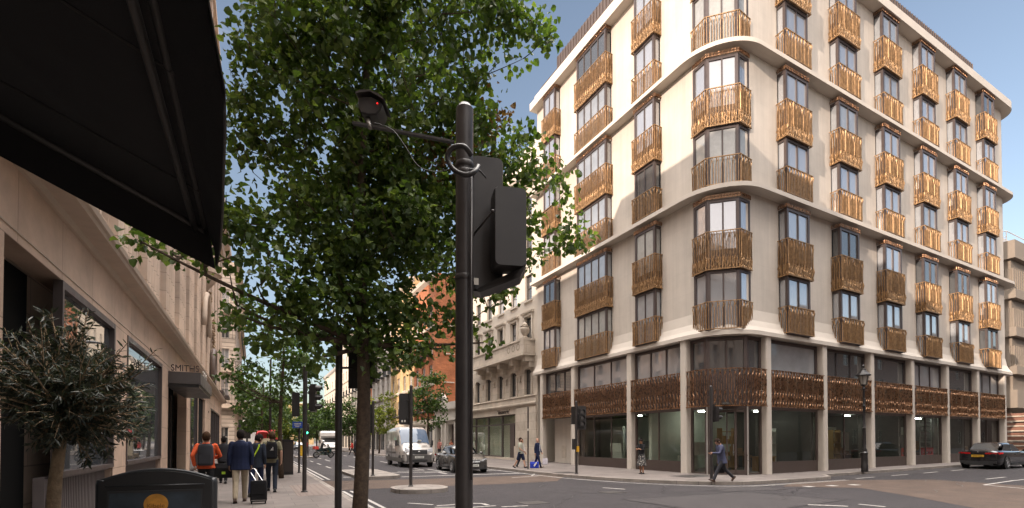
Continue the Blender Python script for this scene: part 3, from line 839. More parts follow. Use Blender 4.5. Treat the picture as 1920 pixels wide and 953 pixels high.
def window(parent, axis, plane, out, a, z0, w, h, mf, mg, depth=.2, cols=2, rows=2, fr=.06, sill=None):
    """a sash window in an opening: frame (part) with its glass (sub-part); same size windows share their meshes"""
    key = (axis, out, round(w, 2), round(h, 2), mf.name, cols, rows, depth, bool(sill))
    base = wloc(parent); pos = (plane, a, z0) if axis == 'x' else (a, plane, z0)
    if key in WCACHE:
        o = dup(WCACHE[key], parent); 
    else:
        f = MB(); g = MB()
        def bx(bb, s0, s1, za, zb, d0, d1):
            x = sorted((-out * d0, -out * d1))
            if axis == 'x': bb.box(x[0], x[1], s0, s1, za, zb)
            else: bb.box(s0, s1, x[0], x[1], za, zb)
        h2 = w / 2
        bx(f, -h2, -h2 + fr, 0, h, depth - .05, depth + .02); bx(f, h2 - fr, h2, 0, h, depth - .05, depth + .02)
        bx(f, -h2 + fr, h2 - fr, 0, fr, depth - .049, depth + .02); bx(f, -h2 + fr, h2 - fr, h - fr, h, depth - .048, depth + .02)
        for k in range(1, cols): s = -h2 + w * k / cols; bx(f, s - fr * .4, s + fr * .4, fr, h - fr, depth - .04, depth + .02)
        for k in range(1, rows): s = h * k / rows; bx(f, -h2 + fr, h2 - fr, s - fr * .4, s + fr * .4, depth - .043, depth + .02)
        bx(g, -h2 + .01, h2 - .01, .01, h - .01, depth, depth + .03)
        if sill: 
            f.m = 1; bx(f, -h2 - .1, h2 + .1, -.12, 0, -.12, .2)
        o = f.build('window', [mf, sill or mf], parent, off=(0, 0, 0)); g.build('pane', mg, o, off=(0, 0, 0)); WCACHE[key] = o
    o.location = Vector(pos) - base
    o.children[0].material_slots[0].link = 'OBJECT'; o.children[0].material_slots[0].material = mg
    return o
def cornice(parent, axis, plane, out, a0, a1, prof, m, name='cornice'):
    """profile (projection, z) run along a wall face"""
    b = MB()
    pts = [(plane + out * p, z) for p, z in prof] + [(plane - out * .05, prof[-1][1]), (plane - out * .05, prof[0][1])]
    if axis == 'x': b.yprism(pts, a0, a1)
    else: b.xprism(pts, a0, a1)
    return b.build(name, m, parent)
M_WFR_W = mat('painted_sash', (0.55, 0.52, 0.47), 0.5, var=.05)
M_WFR_D = mat('dark_sash', (0.05, 0.045, 0.04), 0.5, var=.05)
def gpick(): return gr.choice([M_GL[2], M_GL[2], M_GL[3], M_GL[0]])

# ---- stone shop building of the left pavement
M_LST = blocks('pink_stone', (0.56, 0.405, 0.305), 1.65, 1.05, 0.010, 0.62, 0.07, 0.7, 'wall', 0.8)
M_LUP = blocks('fluted_stone', (0.56, 0.43, 0.335), 3.0, 0.62, 0.014, 0.6, 0.08, 0.75, 'wall', 0.9)
M_LCO = mat('cornice_stone', (0.48, 0.38, 0.30), 0.75, var=.16, vs=2.5, streak=.4)
M_BLACK = mat('black_paint', (0.018, 0.017, 0.017), 0.45, var=.1)
LX = -2.7
stone = thing('stone_shop_building', 'pinkish stone building with big shop windows and fluted pilasters along the near pavement', 'building', (LX, 30, 0))
ops = [(-18, -6, .12, 4.2), (-4, 6.6, .12, 4.2), (8.1, 13.45, .12, 4.2), (14.65, 19.65, .12, 4.2), (21.1, 26.5, .12, 4.2), (28.0, 31.4, .12, 4.2), (31.9, 36.0, .12, 4.2), (40.7, 50.6, .5, 4.0)]
b = facade('x', LX, 1, -40, 54, .1, 5.2, ops, .35); b.build('shop_wall', M_LST, stone)
b = MB(); b.box(LX - .4, LX + .012, -40, 54, 4.325, 4.345); b.build('string_joint', M_LCO, stone)
cornice(stone, 'x', LX, 1, -40, 54, [(0, 5.14), (.06, 5.14), (.10, 5.22), (.36, 5.24), (.38, 5.30), (.42, 5.32), (.44, 5.40), (.40, 5.46), (0, 5.52)], M_LCO)
def shopwin(y0, y1, z0, z1, cols, blackleft=0, riser=True):
    f = MB(); g = MB(); d = .03
    f.box(LX - .10, LX - d + .05, y0, y0 + .08, z0, z1); f.box(LX - .10, LX - d + .05, y1 - .10, y1, z0, z1)
    f.box(LX - .10, LX - d + .048, y0 + .08, y1 - .10, z1 - .12, z1); f.box(LX - .10, LX - d + .06, y0 + .08, y1 - .10, z0, z0 + .08)
    for k in range(1, cols): y = y0 + (y1 - y0) * k / cols; f.box(LX - .10, LX - d + .045, y - .05, y + .05, z0 + .08, z1 - .12)
    o = f.build('shop_window', M_FRAME, stone)
    g.box(LX - .12, LX - .07, y0 + .07, y1 - .09, z0 + .05, z1 - .05); g.build('pane', M_GL[2], o)
    if riser:
        r = MB(); n = int((y1 - y0) / .09)
        r.box(LX - .3, LX - .16, y0, y1, .12, z0 - .004)
        for k in range(n):
            y = y0 + (y1 - y0) * (k + .5) / n; r.box(LX - .17, LX - .13, y - .022, y + .022, .14, z0 - .03)
        r.box(LX - .10, LX - .08, y0, y1, z0 - .05, z0 - .002)
        r.build('stall_riser', mat('ribbed_panel', (0.16, 0.135, 0.13), .6, var=.15), stone)
shopwin(10.1, 13.45, 1.08, 4.2, 1); shopwin(14.65, 19.65, 1.08, 4.2, 1); shopwin(28.0, 31.4, .2, 4.2, 1, riser=False); shopwin(40.7, 50.6, .5, 4.0, 4, riser=False); shopwin(-4, 6.6, .5, 4.2, 3)
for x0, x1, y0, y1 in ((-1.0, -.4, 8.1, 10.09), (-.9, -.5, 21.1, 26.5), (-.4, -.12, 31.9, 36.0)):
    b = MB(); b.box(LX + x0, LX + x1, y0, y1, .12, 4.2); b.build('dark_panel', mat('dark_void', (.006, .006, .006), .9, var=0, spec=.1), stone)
b = MB()
for x, z0, z1 in ((-.45, .4, 2.6),): 
    for y in (22.4, 23.8, 25.2): b.box(LX + x, LX + x + .04, y, y + .05, z0, 3.6)
b.build('doorway_frame', M_FRAME, stone)
can = MB(); can.box(LX - .1, LX + .98, 21.0, 26.4, 3.72, 4.14); cano = can.build('canopy', mat('canopy_metal', (0.085, 0.075, 0.072), .5, .2, var=.1), stone)
can = MB(); can.box(LX - .05, LX + .93, 21.05, 26.35, 3.60, 3.721); can.build('canopy_soffit', M_BLACK, cano)
M_LET = mat('sign_letters', (0.045, 0.03, 0.024), .5, var=0)
M_LETW = mat('sign_letters_pale', (0.55, 0.5, 0.45), .5, var=0)
text('SMITHS', .33, 'sign_lettering', M_LET, stone, (LX + .50, 21.06, 4.27), (R(90), 0, 0), .04, sx=.80)
text('SMITHS', .33, 'sign_lettering', M_LETW, stone, (LX + .94, 23.2, 4.27), (R(90), 0, R(90)), .04, sx=1.3)
text('28', .22, 'sign_lettering', M_LET, stone, (LX + .012, 38.6, 3.6), (R(90), 0, R(90)), .02)
# upper storeys: fluted pilasters, deep windows
ups = []
yy = -38.0
while yy < 52.5:
    for z0, z1 in ((6.4, 9.4), (10.2, 13.2), (14.0, 16.8)): ups.append((yy, yy + 1.25, z0, z1))
    yy += 3.35
near = [o for o in ups]
b = facade('x', LX - .15, 1, -40, 54, 5.45, 18.6, near, .35); b.build('upper_wall', M_LUP, stone)
b = MB(); y = -38.0 + 1.25
while y < 53:
    w = 2.1
    for k in range(4):
        c = y + .18 + (w - .36) * (k + .5) / 4
        b.lathe([(.17, 5.5), (.17, 18.4)], 8, (LX - .12, c, 0), 'z', -PI / 2, PI / 2)
    b.box(LX - .2, LX + .02, y + .05, y + .16, 5.5, 18.5); b.box(LX - .2, LX + .02, y + w - .16, y + w - .05, 5.5, 18.5)
    y += 3.35
b.build('pilaster', M_LUP, stone, smooth=True, angle=40)
k = 0
for o in near:
    if o[0] < 8: continue
    window(stone, 'x', LX - .15, 1, (o[0] + o[1]) / 2, o[2], 1.25, o[3] - o[2], M_WFR_D, gpick(), .3, 1, 3); k += 1
    if k > 88: break
cornice(stone, 'x', LX, 1, -40, 54, [(0, 18.3), (.2, 18.4), (.3, 18.7), (.7, 18.9), (.75, 19.3), (.2, 19.6)], M_LCO, 'roof_cornice')
b = MB(); b.box(-22, LX - .55, 15.3, 54, .1, 19.6); b.box(-22, LX - .56, 9.0, 15.3, .1, 22.7); b.box(-22, LX - .57, -12, 9.0, .1, 23.3); b.box(-22, LX - .58, -40, -12, .1, 24); b.build('roof_block', M_LUP, stone)
b = MB(); b.box(-12, LX - .2, 38.2, 47, 19.5, 33.5); b.box(-12.3, LX + .1, 38, 47.2, 32.6, 33.0)
for y in (39.5, 41.5, 43.5, 45.5): b.box(LX - .3, LX - .05, y - .3, y + .3, 19.6, 32.6)
b.build('roof_tower', M_LUP, stone)
# carved corbel balcony, leaf drops and the round sign frame
b = MB()
b.lathe([(0.02, 11.2), (.25, 11.3), (.55, 11.7), (.75, 12.0), (.80, 12.15), (.95, 12.2), (.95, 12.5), (.8, 12.55), (0.01, 12.56)], 20, (LX - .1, 36.2, 0), 'z', -PI / 2, PI / 2)
b.build('corbel_balcony', M_LCO, stone, smooth=True, angle=40)
r2 = random.Random(3)
for yc, zt, ln in ((30.4, 14.2, 3.6), (37.4, 11.4, 3.0), (40.6, 10.4, 2.6)):
    b = MB()
    for i in range(70):
        z = zt - ln * r2.random(); q = .2 * (1 - .3 * (zt - z) / ln)
        b.ell((LX + .08 + r2.uniform(0, .14), yc + r2.uniform(-q, q), z), (.06, .08, .07), 6, 4)
    b.build('carved_drop', mat('carved_stone', (0.36, 0.25, 0.16), .8, var=.25, vs=8), stone, smooth=True)
b = MB()
pts = [(LX + .14, 35.0 + 1.9 * math.cos(a), 8.4 + 2.2 * math.sin(a)) for a in [PI * i / 14 for i in range(15)]]
b.tube(pts, .14, 8); b.build('carved_arch', M_LCO, stone, smooth=True)
b = MB(); n = 28
pts = [(LX + .22, 39.6 + .95 * math.cos(2 * PI * i / n), 6.75 + 1.2 * math.sin(2 * PI * i / n)) for i in range(n + 1)]
b.tube(pts, .16, 8); b.tube([(p[0] - .12, 39.6 + (p[1] - 39.6) * .8, 6.75 + (p[2] - 6.75) * .8) for p in pts], .1, 8)
b.add([(LX + .06, p[1], p[2]) for p in pts[:-1]], [tuple(range(n))]); b.build('round_window', mat('oculus_frame', (0.14, 0.105, 0.09), .6, var=.2), stone, smooth=True, angle=40)
for y0, y1, p in ((46.2, 49, .5), (51, 53.6, .7)): b = MB(); b.box(LX, LX + p, y0, y1, 5.55, 5.8); b.build('ledge', M_FRAME, stone)

# ---- next building on the left, beyond the side street
M_L2 = blocks('rusticated_stone', (0.48, 0.40, 0.33), 9.0, 0.46, 0.05, 0.45, 0.06, 0.75, 'wall', 1.0)
bal = thing('balcony_building', 'pale banded stone building with iron balconies beyond the first side street', 'building', (-1.9, 64, 0))
ops = [(y, y + 1.2, z, z + 2.2) for y in (66, 70, 74, 78, 82, 86, 90, 94) for z in (6.6, 10.0, 13.4, 16.8)]
facade('x', -1.9, 1, 64, 98, 5.4, 22, ops).build('street_wall', M_L2, bal)
for o in ops: window(bal, 'x', -1.9, 1, (o[0] + o[1]) / 2, o[2], 1.2, 2.2, M_WFR_W, gpick(), .2, 2, 2)
opn = [(x, x + .9, z, z + 2.2) for x in (-3.4, -6.2, -9) for z in (1.0, 6.6, 10.0, 13.4, 16.8)]
facade('y', 64, -1, -14, -1.9, .1, 22, opn).build('end_wall', M_L2, bal)
for o in opn: window(bal, 'y', 64, -1, (o[0] + o[1]) / 2, o[2], .9, 2.2, M_WFR_W, gpick(), .2, 2, 2)
ops2 = [(66 + 4 * i, 69 + 4 * i, .2, 3.6) for i in range(8)]
facade('x', -1.88, 1, 64, 98, .1, 5.4, ops2).build('shop_wall', M_LCO, bal)
for o in ops2: window(bal, 'x', -1.88, 1, (o[0] + o[1]) / 2, .2, 3.0, 3.4, M_WFR_D, M_GL[2], .2, 2, 1)
for z in (5.3, 9.4, 16.2): cornice(bal, 'x', -1.9, 1, 63.4, 98, [(0, z - .2), (.3, z), (.7, z + .05), (.7, z + .25), (0, z + .3)], M_LCO, 'ledge'); cornice(bal, 'y', 64, -1, -14, -1.3, [(0, z - .2), (.3, z), (.6, z + .05), (.6, z + .245), (0, z + .3)], M_LCO, 'ledge')
cornice(bal, 'x', -1.9, 1, 63, 98, [(0, 21.5), (.6, 21.8), (.6, 22.3), (0, 22.5)], M_LCO, 'roof_cornice')
M_IRONB = mat('black_iron', (0.025, 0.024, 0.024), .5, .4, var=.1)
for z in (6.5, 9.75, 13.3):
    b = MB()
    for i in range(60): b.box(-1.3, -1.27, 64.3 + i * .5, 64.33 + i * .5, z, z + .9)
    for i in range(14): b.box(-5.2 + i * .3, -5.17 + i * .3, 63.43, 63.46, z, z + .9)
    b.box(-1.31, -1.26, 63.4, 94.5, z + .88, z + .93); b.box(-5.4, -1.26, 63.42, 63.47, z + .88, z + .935); b.build('balcony_railing', M_IRONB, bal)
b = MB(); b.box(-14, -1.95, 64.4, 98, .1, 22.3); b.build('roof_block', M_L2, bal)
b = MB(); b.box(-1.85, -.9, 77.9, 78.1, 3.0, 4.3); b.build('hanging_sign', mat('sign_dark', (.06, .05, .08), .5), bal)
b = MB(); b.lathe([(.9, -.1), (.9, .1), (.01, .1)], 16, (-1.0, 70.5, 5.8), 'y'); b.build('round_sign', M_LCO, bal)

# ---- white office block closing the left side where the street bends
M_OFF = mat('white_panels', (0.62, 0.60, 0.58), .6, var=.08, vs=.4, streak=.3)
off_ = thing('office_block', 'white office block with dark window bands far down the left side', 'building', (-1.8, 112, 0))
ang = math.atan2(12, 80)
b = MB(); M = Matrix.Rotation(-ang, 3, 'Z')
def OP(d, s, z): v = M @ Vector((-d, s, 0)); return (-1.8 + v.x, 112 + v.y, z)
for z0, z1 in ((.1, 3.8), (5.4, 7.0), (8.5, 10.2), (11.7, 14.0)):
    for dd in (0,):
        v = [OP(0, 0, z0), OP(0, 80, z0), OP(12, 80, z0), OP(12, 0, z0), OP(0, 0, z1), OP(0, 80, z1), OP(12, 80, z1), OP(12, 0, z1)]
        b.add(v, [(0, 3, 2, 1), (4, 5, 6, 7), (0, 1, 5, 4), (1, 2, 6, 5), (2, 3, 7, 6), (3, 0, 4, 7)])
b.build('wall', M_OFF, off_)
b = MB(); f = MB()
for z0, z1 in ((3.79, 5.41), (6.99, 8.51), (10.19, 11.71)):
    v = [OP(.3, .3, z0), OP(.3, 79.7, z0), OP(11.7, 79.7, z0), OP(11.7, .3, z0), OP(.3, .3, z1), OP(.3, 79.7, z1), OP(11.7, 79.7, z1), OP(11.7, .3, z1)]
    b.add(v, [(0, 1, 5, 4), (1, 2, 6, 5), (2, 3, 7, 6), (3, 0, 4, 7)])
    for i in range(80):
        f.add([OP(.05, i, z0), OP(.05, i + .3, z0), OP(.05, i + .3, z1), OP(.05, i, z1)], [(0, 1, 2, 3)])
    for i in range(12): f.add([OP(i, .02, z0), OP(i + .3, .02, z0), OP(i + .3, .02, z1), OP(i, .02, z1)], [(0, 1, 2, 3)])
b.build('window_band', M_GL[2], off_); f.build('mullion', M_OFF, off_)

# ---- stone building with the ideaworks shop
RX = 18.2
M_ID = blocks('portland_stone', (0.49, 0.425, 0.35), 1.3, 0.62, 0.012, 0.66, 0.06, 0.78, 'wall', 0.9)
M_IDP = mat('painted_stone', (0.56, 0.50, 0.425), .75, var=.10, vs=.8, streak=.5)
idw = thing('stone_office_building', 'white stone building with corbelled balcony and shop front left of the bronze balconies', 'building', (RX, 30.2, 0))
wy = [31.6, 33.9, 36.2, 38.5, 40.8, 43.1]
ops = [(33.6, 44.3, .3, 3.78)] + [(y - .48, y + .48, 5.15, 7.05) for y in wy]
facade('x', RX, -1, 30.22, 44.8, .1, 7.9, ops, .3).build('lower_wall', M_ID, idw)
ops = [(y - .5, y + .5, z, z + h) for y in wy for z, h in ((9.15, 1.85), (12.25, 1.95), (15.4, 2.0), (18.6, 1.8))]
facade('x', RX + .05, -1, 30.22, 44.8, 7.9, 24, ops, .3).build('upper_wall', M_IDP, idw)
for y in wy:
    window(idw, 'x', RX, -1, y, 5.15, .96, 1.9, M_WFR_D, M_GL[2], .22, 1, 2)
    for z, h in ((9.15, 1.85), (12.25, 1.95), (15.4, 2.0), (18.6, 1.8)): window(idw, 'x', RX + .05, -1, y, z, 1.0, h, M_WFR_D, gpick(), .22, 1, 2, sill=M_IDP)
b = MB()
for y in wy:
    for s in (-.62, .62): b.box(RX - .05, RX + .1, y + s - .09, y + s + .09, 9.05, 11.05)
    b.box(RX - .06, RX + .1, y - .75, y + .75, 11.05, 11.2)
    b.yprism([(RX + .05, 11.2), (RX - .16, 11.25), (RX - .2, 11.36), (RX + .05, 11.4)], y - .85, y + .85)
b.build('window_surround', M_IDP, idw)
b = MB()
for y in wy:
    for s in (-.6, .6): b.box(RX - .07, RX + .05, y + s - .1, y + s + .1, 5.1, 6.7); 
    n = 8
    for i in range(n):
        a0, a1 = PI * i / n, PI * (i + 1) / n
        b.add([(RX - .07, y + .5 * math.cos(a0), 6.85 + .22 * math.sin(a0)), (RX - .07, y + .5 * math.cos(a1), 6.85 + .22 * math.sin(a1)), (RX - .07, y + .74 * math.cos(a1), 6.85 + .48 * math.sin(a1)), (RX - .07, y + .74 * math.cos(a0), 6.85 + .48 * math.sin(a0))], [(0, 1, 2, 3)])
for y in (32.75, 35.05, 37.35, 39.65, 41.95):
    b.box(RX - .16, RX + .02, y - .16, y + .16, 6.5, 6.65); b.box(RX - .12, RX + .02, y - .10, y + .10, 6.2, 6.5)
b.build('arch_surround', M_ID, idw)
cornice(idw, 'x', RX, -1, 30.3, 44.8, [(0, 4.25), (.06, 4.27), (.12, 4.36), (.2, 4.4), (.22, 4.5), (.1, 4.56), (.1, 4.95), (.18, 5.0), (0, 5.08)], M_ID, 'shop_cornice')
b = MB(); b.box(RX - .18, RX + .1, 30.3, 33.5, .12, 1.25); b.box(RX - .10, RX + .1, 30.3, 33.3, 1.25, 4.2); b.build('corner_pier', M_ID, idw)
balc = MB(); X0 = RX - 1.0
balc.box(X0, RX + .1, 30.55, 40.0, 7.92, 8.12); balc.box(X0 + .05, RX + .1, 30.6, 39.95, 8.12, 8.22); balc.box(X0 + .12, X0 + .32, 30.66, 39.9, 8.22, 9.02); balc.box(X0 + .32, RX + .1, 30.66, 30.86, 8.22, 9.02)
balc.box(X0 + .05, X0 + .39, 30.58, 39.95, 9.02, 9.15); balc.box(X0 + .39, RX + .1, 30.58, 30.92, 9.02, 9.15); balc.box(X0 + .06, X0 + .6, 30.6, 31.2, 8.22, 9.2)
bo = balc.build('balcony', M_ID, idw)
b = MB()
for i in range(3):
    y = 31.55 + i * .75
    for a in range(10):
        q0, q1 = 2 * PI * a / 10, 2 * PI * (a + 1) / 10
        b.add([(X0 + .112, y + .27 * math.cos(q0), 8.62 + .27 * math.sin(q0)), (X0 + .112, y + .27 * math.cos(q1), 8.62 + .27 * math.sin(q1)), (X0 + .112, y + .17 * math.cos(q1), 8.62 + .17 * math.sin(q1)), (X0 + .112, y + .17 * math.cos(q0), 8.62 + .17 * math.sin(q0))], [(0, 1, 2, 3)])
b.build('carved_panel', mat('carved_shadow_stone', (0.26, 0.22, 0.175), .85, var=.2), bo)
for y in (30.9, 33.0, 35.1, 37.2, 39.3):
    b = MB(); b.xprism([(y - .2, 7.95), (y - .2, 7.5), (y + .2, 7.5), (y + .2, 7.95)], X0 + .25, RX + .1); b.xprism([(y - .16, 7.5), (y - .16, 7.1), (y + .16, 7.1), (y + .16, 7.5)], X0 + .6, RX + .1); b.build('corbel', M_ID, bo)
text('IMTTRICH', .52, 'sign_lettering', M_LET, idw, (X0 + .09, 36.6, 8.62), (R(90), 0, R(-90)), .03, sx=.62)
text('\u2018ideaworks\u2019', .50, 'sign_lettering', M_LET, idw, (RX - .02, 35.6, 4.02), (R(90), 0, R(-90)), .03, sx=.95)
b = MB(); b.lathe([(.16, 9.2), (.22, 9.24), (.12, 9.34), (.3, 9.6), (.36, 9.85), (.28, 10.0), (.36, 10.06), (.2, 10.12), (.22, 10.2), (.05, 10.36), (.01, 10.4)], 14, (X0 + .34, 30.9, 0)); b.build('urn', M_ID, bo, smooth=True, angle=40)
# shop front
f = MB(); g = MB()
for y in (33.6, 36.1, 38.8, 41.5, 44.15): f.box(RX + .12, RX + .26, y, y + .14, .12, 3.78)
f.box(RX + .12, RX + .24, 33.6, 44.3, 2.95, 3.07); f.box(RX + .11, RX + .25, 33.6, 44.3, 3.68, 3.78); f.box(RX + .11, RX + .27, 36.2, 44.3, .12, .4); f.box(RX + .1, RX + .2, 33.95, 34.7, .14, 2.95)
so = f.build('shop_front', M_FRAME, idw); g.box(RX + .2, RX + .21, 33.65, 44.25, .3, 3.7); g.build('pane', M_SHOP, so)
b = MB(); b.box(RX + 2.2, RX + 2.3, 33, 44.6, .1, 3.9); b.box(RX + .4, RX + 2.2, 36.9, 37.0, .1, 3.9); b.box(RX + .4, RX + 2.2, 40.3, 40.4, .1, 3.9); b.build('inner_wall', mat('shop_white', (.55, .55, .5), .8, var=.05), idw)
b = MB(); b.box(RX + 2.1, RX + 2.16, 38, 39, 1.2, 2.6); b.box(RX + 1.0, RX + 1.06, 41.6, 42.4, 1.3, 2.6); b.build('wall_picture', M_FRAME, idw)
cornice(idw, 'x', RX, -1, 30.22, 44.8, [(0, 21), (.3, 21.2), (.6, 21.5), (.6, 21.9), (0, 22)], M_ID, 'roof_cornice')
b = MB(); b.box(RX + .5, 34, 30.3, 44.8, .1, 23.9); b.box(RX + .02, RX + .6, 30.21, 30.25, .1, 24); b.build('roof_block', M_IDP, idw)

# ---- low grey stone portal with a round pediment
M_POR = mat('grey_stone', (0.40, 0.37, 0.33), .8, var=.15, vs=1.3, streak=.4)
por = thing('portal_building', 'low grey stone entrance with a round pediment between the shop and red brick building', 'building', (RX, 45, 0))
facade('x', RX, -1, 44.8, 53, .1, 5.1, [(46.6, 48.6, .1, 3.4), (50.6, 52.2, .1, 3.2)], .5).build('wall', M_POR, por)
b = MB(); b.box(RX + .45, RX + .5, 44.9, 52.9, .1, 3.6); b.build('door', M_FRAME, por)
for z in (3.7, 4.9): cornice(por, 'x', RX, -1, 44.82, 53, [(0, z), (.25, z + .1), (.25, z + .3), (0, z + .34)], M_POR)
b = MB()
for y in (45.2, 46.3, 49.0, 50.2, 52.5): b.box(RX - .14, RX + .1, y - .22, y + .22, .1, 3.7)
pts = [(RX + .05, 50.8 + 1.5 * math.cos(PI * i / 14), 5.2 + 1.45 * math.sin(PI * i / 14)) for i in range(15)]
b.tube(pts, .26, 8); b.xprism([(50.8 + 1.5 * math.cos(PI * i / 14), 5.2 + 1.45 * math.sin(PI * i / 14)) for i in range(15)], RX - .02, RX + .3)
b.box(RX - .1, RX + .2, 45, 49, 5.2, 5.75); b.build('pediment', M_POR, por, smooth=True, angle=40)
b = MB(); b.box(RX + .6, 30, 44.82, 52.9, .1, 4.9); b.build('roof_block', M_POR, por)

def block(name, label, y0, y1, h, m, mtrim, wins, shop=4.2, x=RX, side=True, bays=()):
    """a terrace front: shop storey, storeys of sash windows, ledges, cornice"""
    t = thing(name, label, 'building', (x, y0, 0))
    zs = []; z = shop + 1.0
    while z + 2.2 < h - 1: zs.append(z); z += 3.3
    n = wins; pitch = (y1 - y0) / n
    ops = [(y0 + pitch * (i + .5) - .6, y0 + pitch * (i + .5) + .6, z, z + 2.0) for i in range(n) for z in zs]
    so = [(y0 + pitch * i + .4, y0 + pitch * (i + 1) - .1, .2, 3.4) for i in range(n)]
    facade('x', x, -1, y0, y1, shop, h, ops).build('wall', m, t)
    facade('x', x - .05, -1, y0, y1, .1, shop, so).build('shop_wall', mtrim, t)
    for o in ops: window(t, 'x', x, -1, (o[0] + o[1]) / 2, o[2], 1.2, 2.0, M_WFR_W, gpick(), .2, 2, 2, sill=mtrim)
    for o in so: window(t, 'x', x - .05, -1, (o[0] + o[1]) / 2, .2, o[1] - o[0], 3.2, M_WFR_D, M_GL[2], .2, 2, 1)
    for zz in [shop - .2] + zs[1::2]: cornice(t, 'x', x, -1, y0, y1, [(0, zz - .5), (.2, zz - .42), (.25, zz - .2), (0, zz - .15)], mtrim, 'ledge')
    cornice(t, 'x', x, -1, y0, y1, [(0, h - .8), (.4, h - .5), (.55, h - .1), (0, h)], mtrim, 'roof_cornice')
    b = MB(); b.box(x + .4, x + 14, y0 + .02, y1 - .02, .1, h - .1); b.build('roof_block', m, t)
    for i in range(n):
        for z in zs[:-1:2]:
            b = MB(); yc = y0 + pitch * (i + .5); b.box(x - .6, x, yc - .95, yc + .95, z - .25, z - .12)
            for k in range(12): b.box(x - .6, x - .57, yc - .93 + k * .165, yc - .90 + k * .165, z - .12, z + .75)
            b.box(x - .61, x - .56, yc - .95, yc + .95, z + .74, z + .79)
            b.build('balcony_railing', M_IRONB, t)
    if side:
        os_ = [(xx, xx + 1.1, z, z + 2.0) for xx in (x + 1.2, x + 4.2, x + 7.2) for z in zs]
        facade('y', y0, -1, x, x + 12, 5.0, h, os_).build('side_wall', m, t)
        for o in os_: window(t, 'y', y0, -1, (o[0] + o[1]) / 2, o[2], 1.1, 2.0, M_WFR_W, gpick(), .2, 2, 2, sill=mtrim)
    return t
M_RED = blocks('red_brick', (0.42, 0.155, 0.07), .45, .15, .018, .8, .16, .85, 'wall', .8)
M_YEL = blocks('yellow_brick', (0.52, 0.36, 0.18), .45, .15, .018, .85, .10, .85, 'wall', .7)
M_CRM = mat('cream_render', (0.50, 0.44, 0.36), .8, var=.12, vs=.6, streak=.4)
M_GRY = mat('grey_render', (0.40, 0.37, 0.34), .8, var=.12, vs=.6, streak=.4)
block('brick_building', 'red brick building with white sash windows behind the low stone portal', 53, 61, 21, M_RED, M_IDP, 3)
block('terrace_building', 'sunlit yellow building with iron balconies beyond the red brick one', 61, 73, 23, M_YEL, M_CRM, 4)
block('terrace_building', 'grey rendered terrace next beyond the sunlit yellow building', 73, 86, 20, M_GRY, M_GRY, 4, side=False)
block('terrace_building', 'narrow red brick terrace house between two grey fronts', 86, 96, 22, M_RED, M_CRM, 3, side=True)
block('terrace_building', 'tall cream terrace with stacked balconies far along the right side', 96, 118, 24, M_CRM, M_CRM, 6)
block('terrace_building', 'farthest pale terrace before the street bends', 118, 150, 20, M_CRM, M_GRY, 7)
# ---- buildings that close the far end of the street
def farblock(label, x0, x1, y, h, m):
    t = thing('distant_building', label, 'building', (x0, y, 0))
    zs = [1 + 3.4 * i for i in range(int((h - 2) / 3.4))]; xs = [x0 + 1.2 + 2.8 * i for i in range(int((x1 - x0 - 1) / 2.8))]
    os_ = [(a, a + 1.3, z, z + 2.1) for a in xs for z in zs][:90]
    facade('y', y, -1, x0, x1, .1, h, os_).build('wall', m, t)
    for o in os_: window(t, 'y', y, -1, (o[0] + o[1]) / 2, o[2], 1.3, 2.1, M_WFR_W, gpick(), .2, 2, 2)
    cornice(t, 'y', y, -1, x0, x1, [(0, h - .6), (.5, h - .2), (0, h)], m, 'roof_cornice')
    b = MB(); b.box(x0 + .05, x1 - .05, y + .4, y + 14, .1, h - .1); b.build('roof_block', m, t)
farblock('orange brick building closing the far end of the street behind the trees', 10.5, 22, 215, 17, M_YEL)
farblock('pale building at the very end of the street left of the orange one', -4, 10.3, 228, 13, M_CRM)

# ---- concrete building at the right edge beyond the corner block
M_CON = mat('board_concrete', (0.235, 0.195, 0.155), .85, var=.16, vs=1.2, streak=.5, bump=.3, bs=8)
con = thing('concrete_building', 'grey concrete building with ribbed panels at the right edge of the view', 'building', (60, 17, 0))
b = MB()
for z0, z1 in ((4.6, 6.2), (7.6, 8.3), (11.0, 11.8), (14.4, 15.2), (18.0, 19.6)): b.box(59.6, 80, 16.8, 50, z0, z1)
b.box(60.0, 79, 17.2, 49, 6.2, 18); b.build('wall', M_CON, con)
for z0, z1 in ((8.3, 10.2), (11.8, 13.6), (15.2, 17.2)):
    b = MB()
    for i in range(66): b.box(59.85, 60.0, 17.3 + i * .48, 17.55 + i * .48, z0 + .05, z1)
    for i in range(38): b.box(60.1 + i * .48, 60.35 + i * .48, 17.05, 17.2, z0 + .05, z1)
    b.build('ribbed_panel', M_CON, con)
for y in (17.5, 24, 31, 38, 45): b = MB(); b.box(60.2, 60.9, y, y + .6, .1, 4.6); b.build('pillar', M_CON, con)
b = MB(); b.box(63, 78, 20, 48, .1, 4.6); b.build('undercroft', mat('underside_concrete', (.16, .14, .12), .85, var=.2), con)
b = MB(); b.tube([(59.8, 17.4, 20.6), (59.8, 40, 20.6)], .04, 6); b.tube([(59.8, 17.4, 20.6), (75, 17.4, 20.6)], .04, 6); b.tube([(59.8, 17.4, 20.1), (59.8, 40, 20.1)], .03, 6)
for i in range(10): b.tube([(59.8, 17.4 + 2.2 * i, 19.6), (59.8, 17.4 + 2.2 * i, 20.6)], .04, 6)
b.box(63, 72, 19, 30, 19.6, 21.5); b.build('roof_railing', M_OFF, con)
hoard = thing('timber_hoarding', 'stack of red-brown and pale timber boards in front of the concrete building', 'hoarding', (58, 17, .4))
b = MB()
for i in range(9): b.box(57.8, 58.1, 15.2, 26, .45 + i * .42, .45 + i * .42 + (.30 if i % 2 else .22))
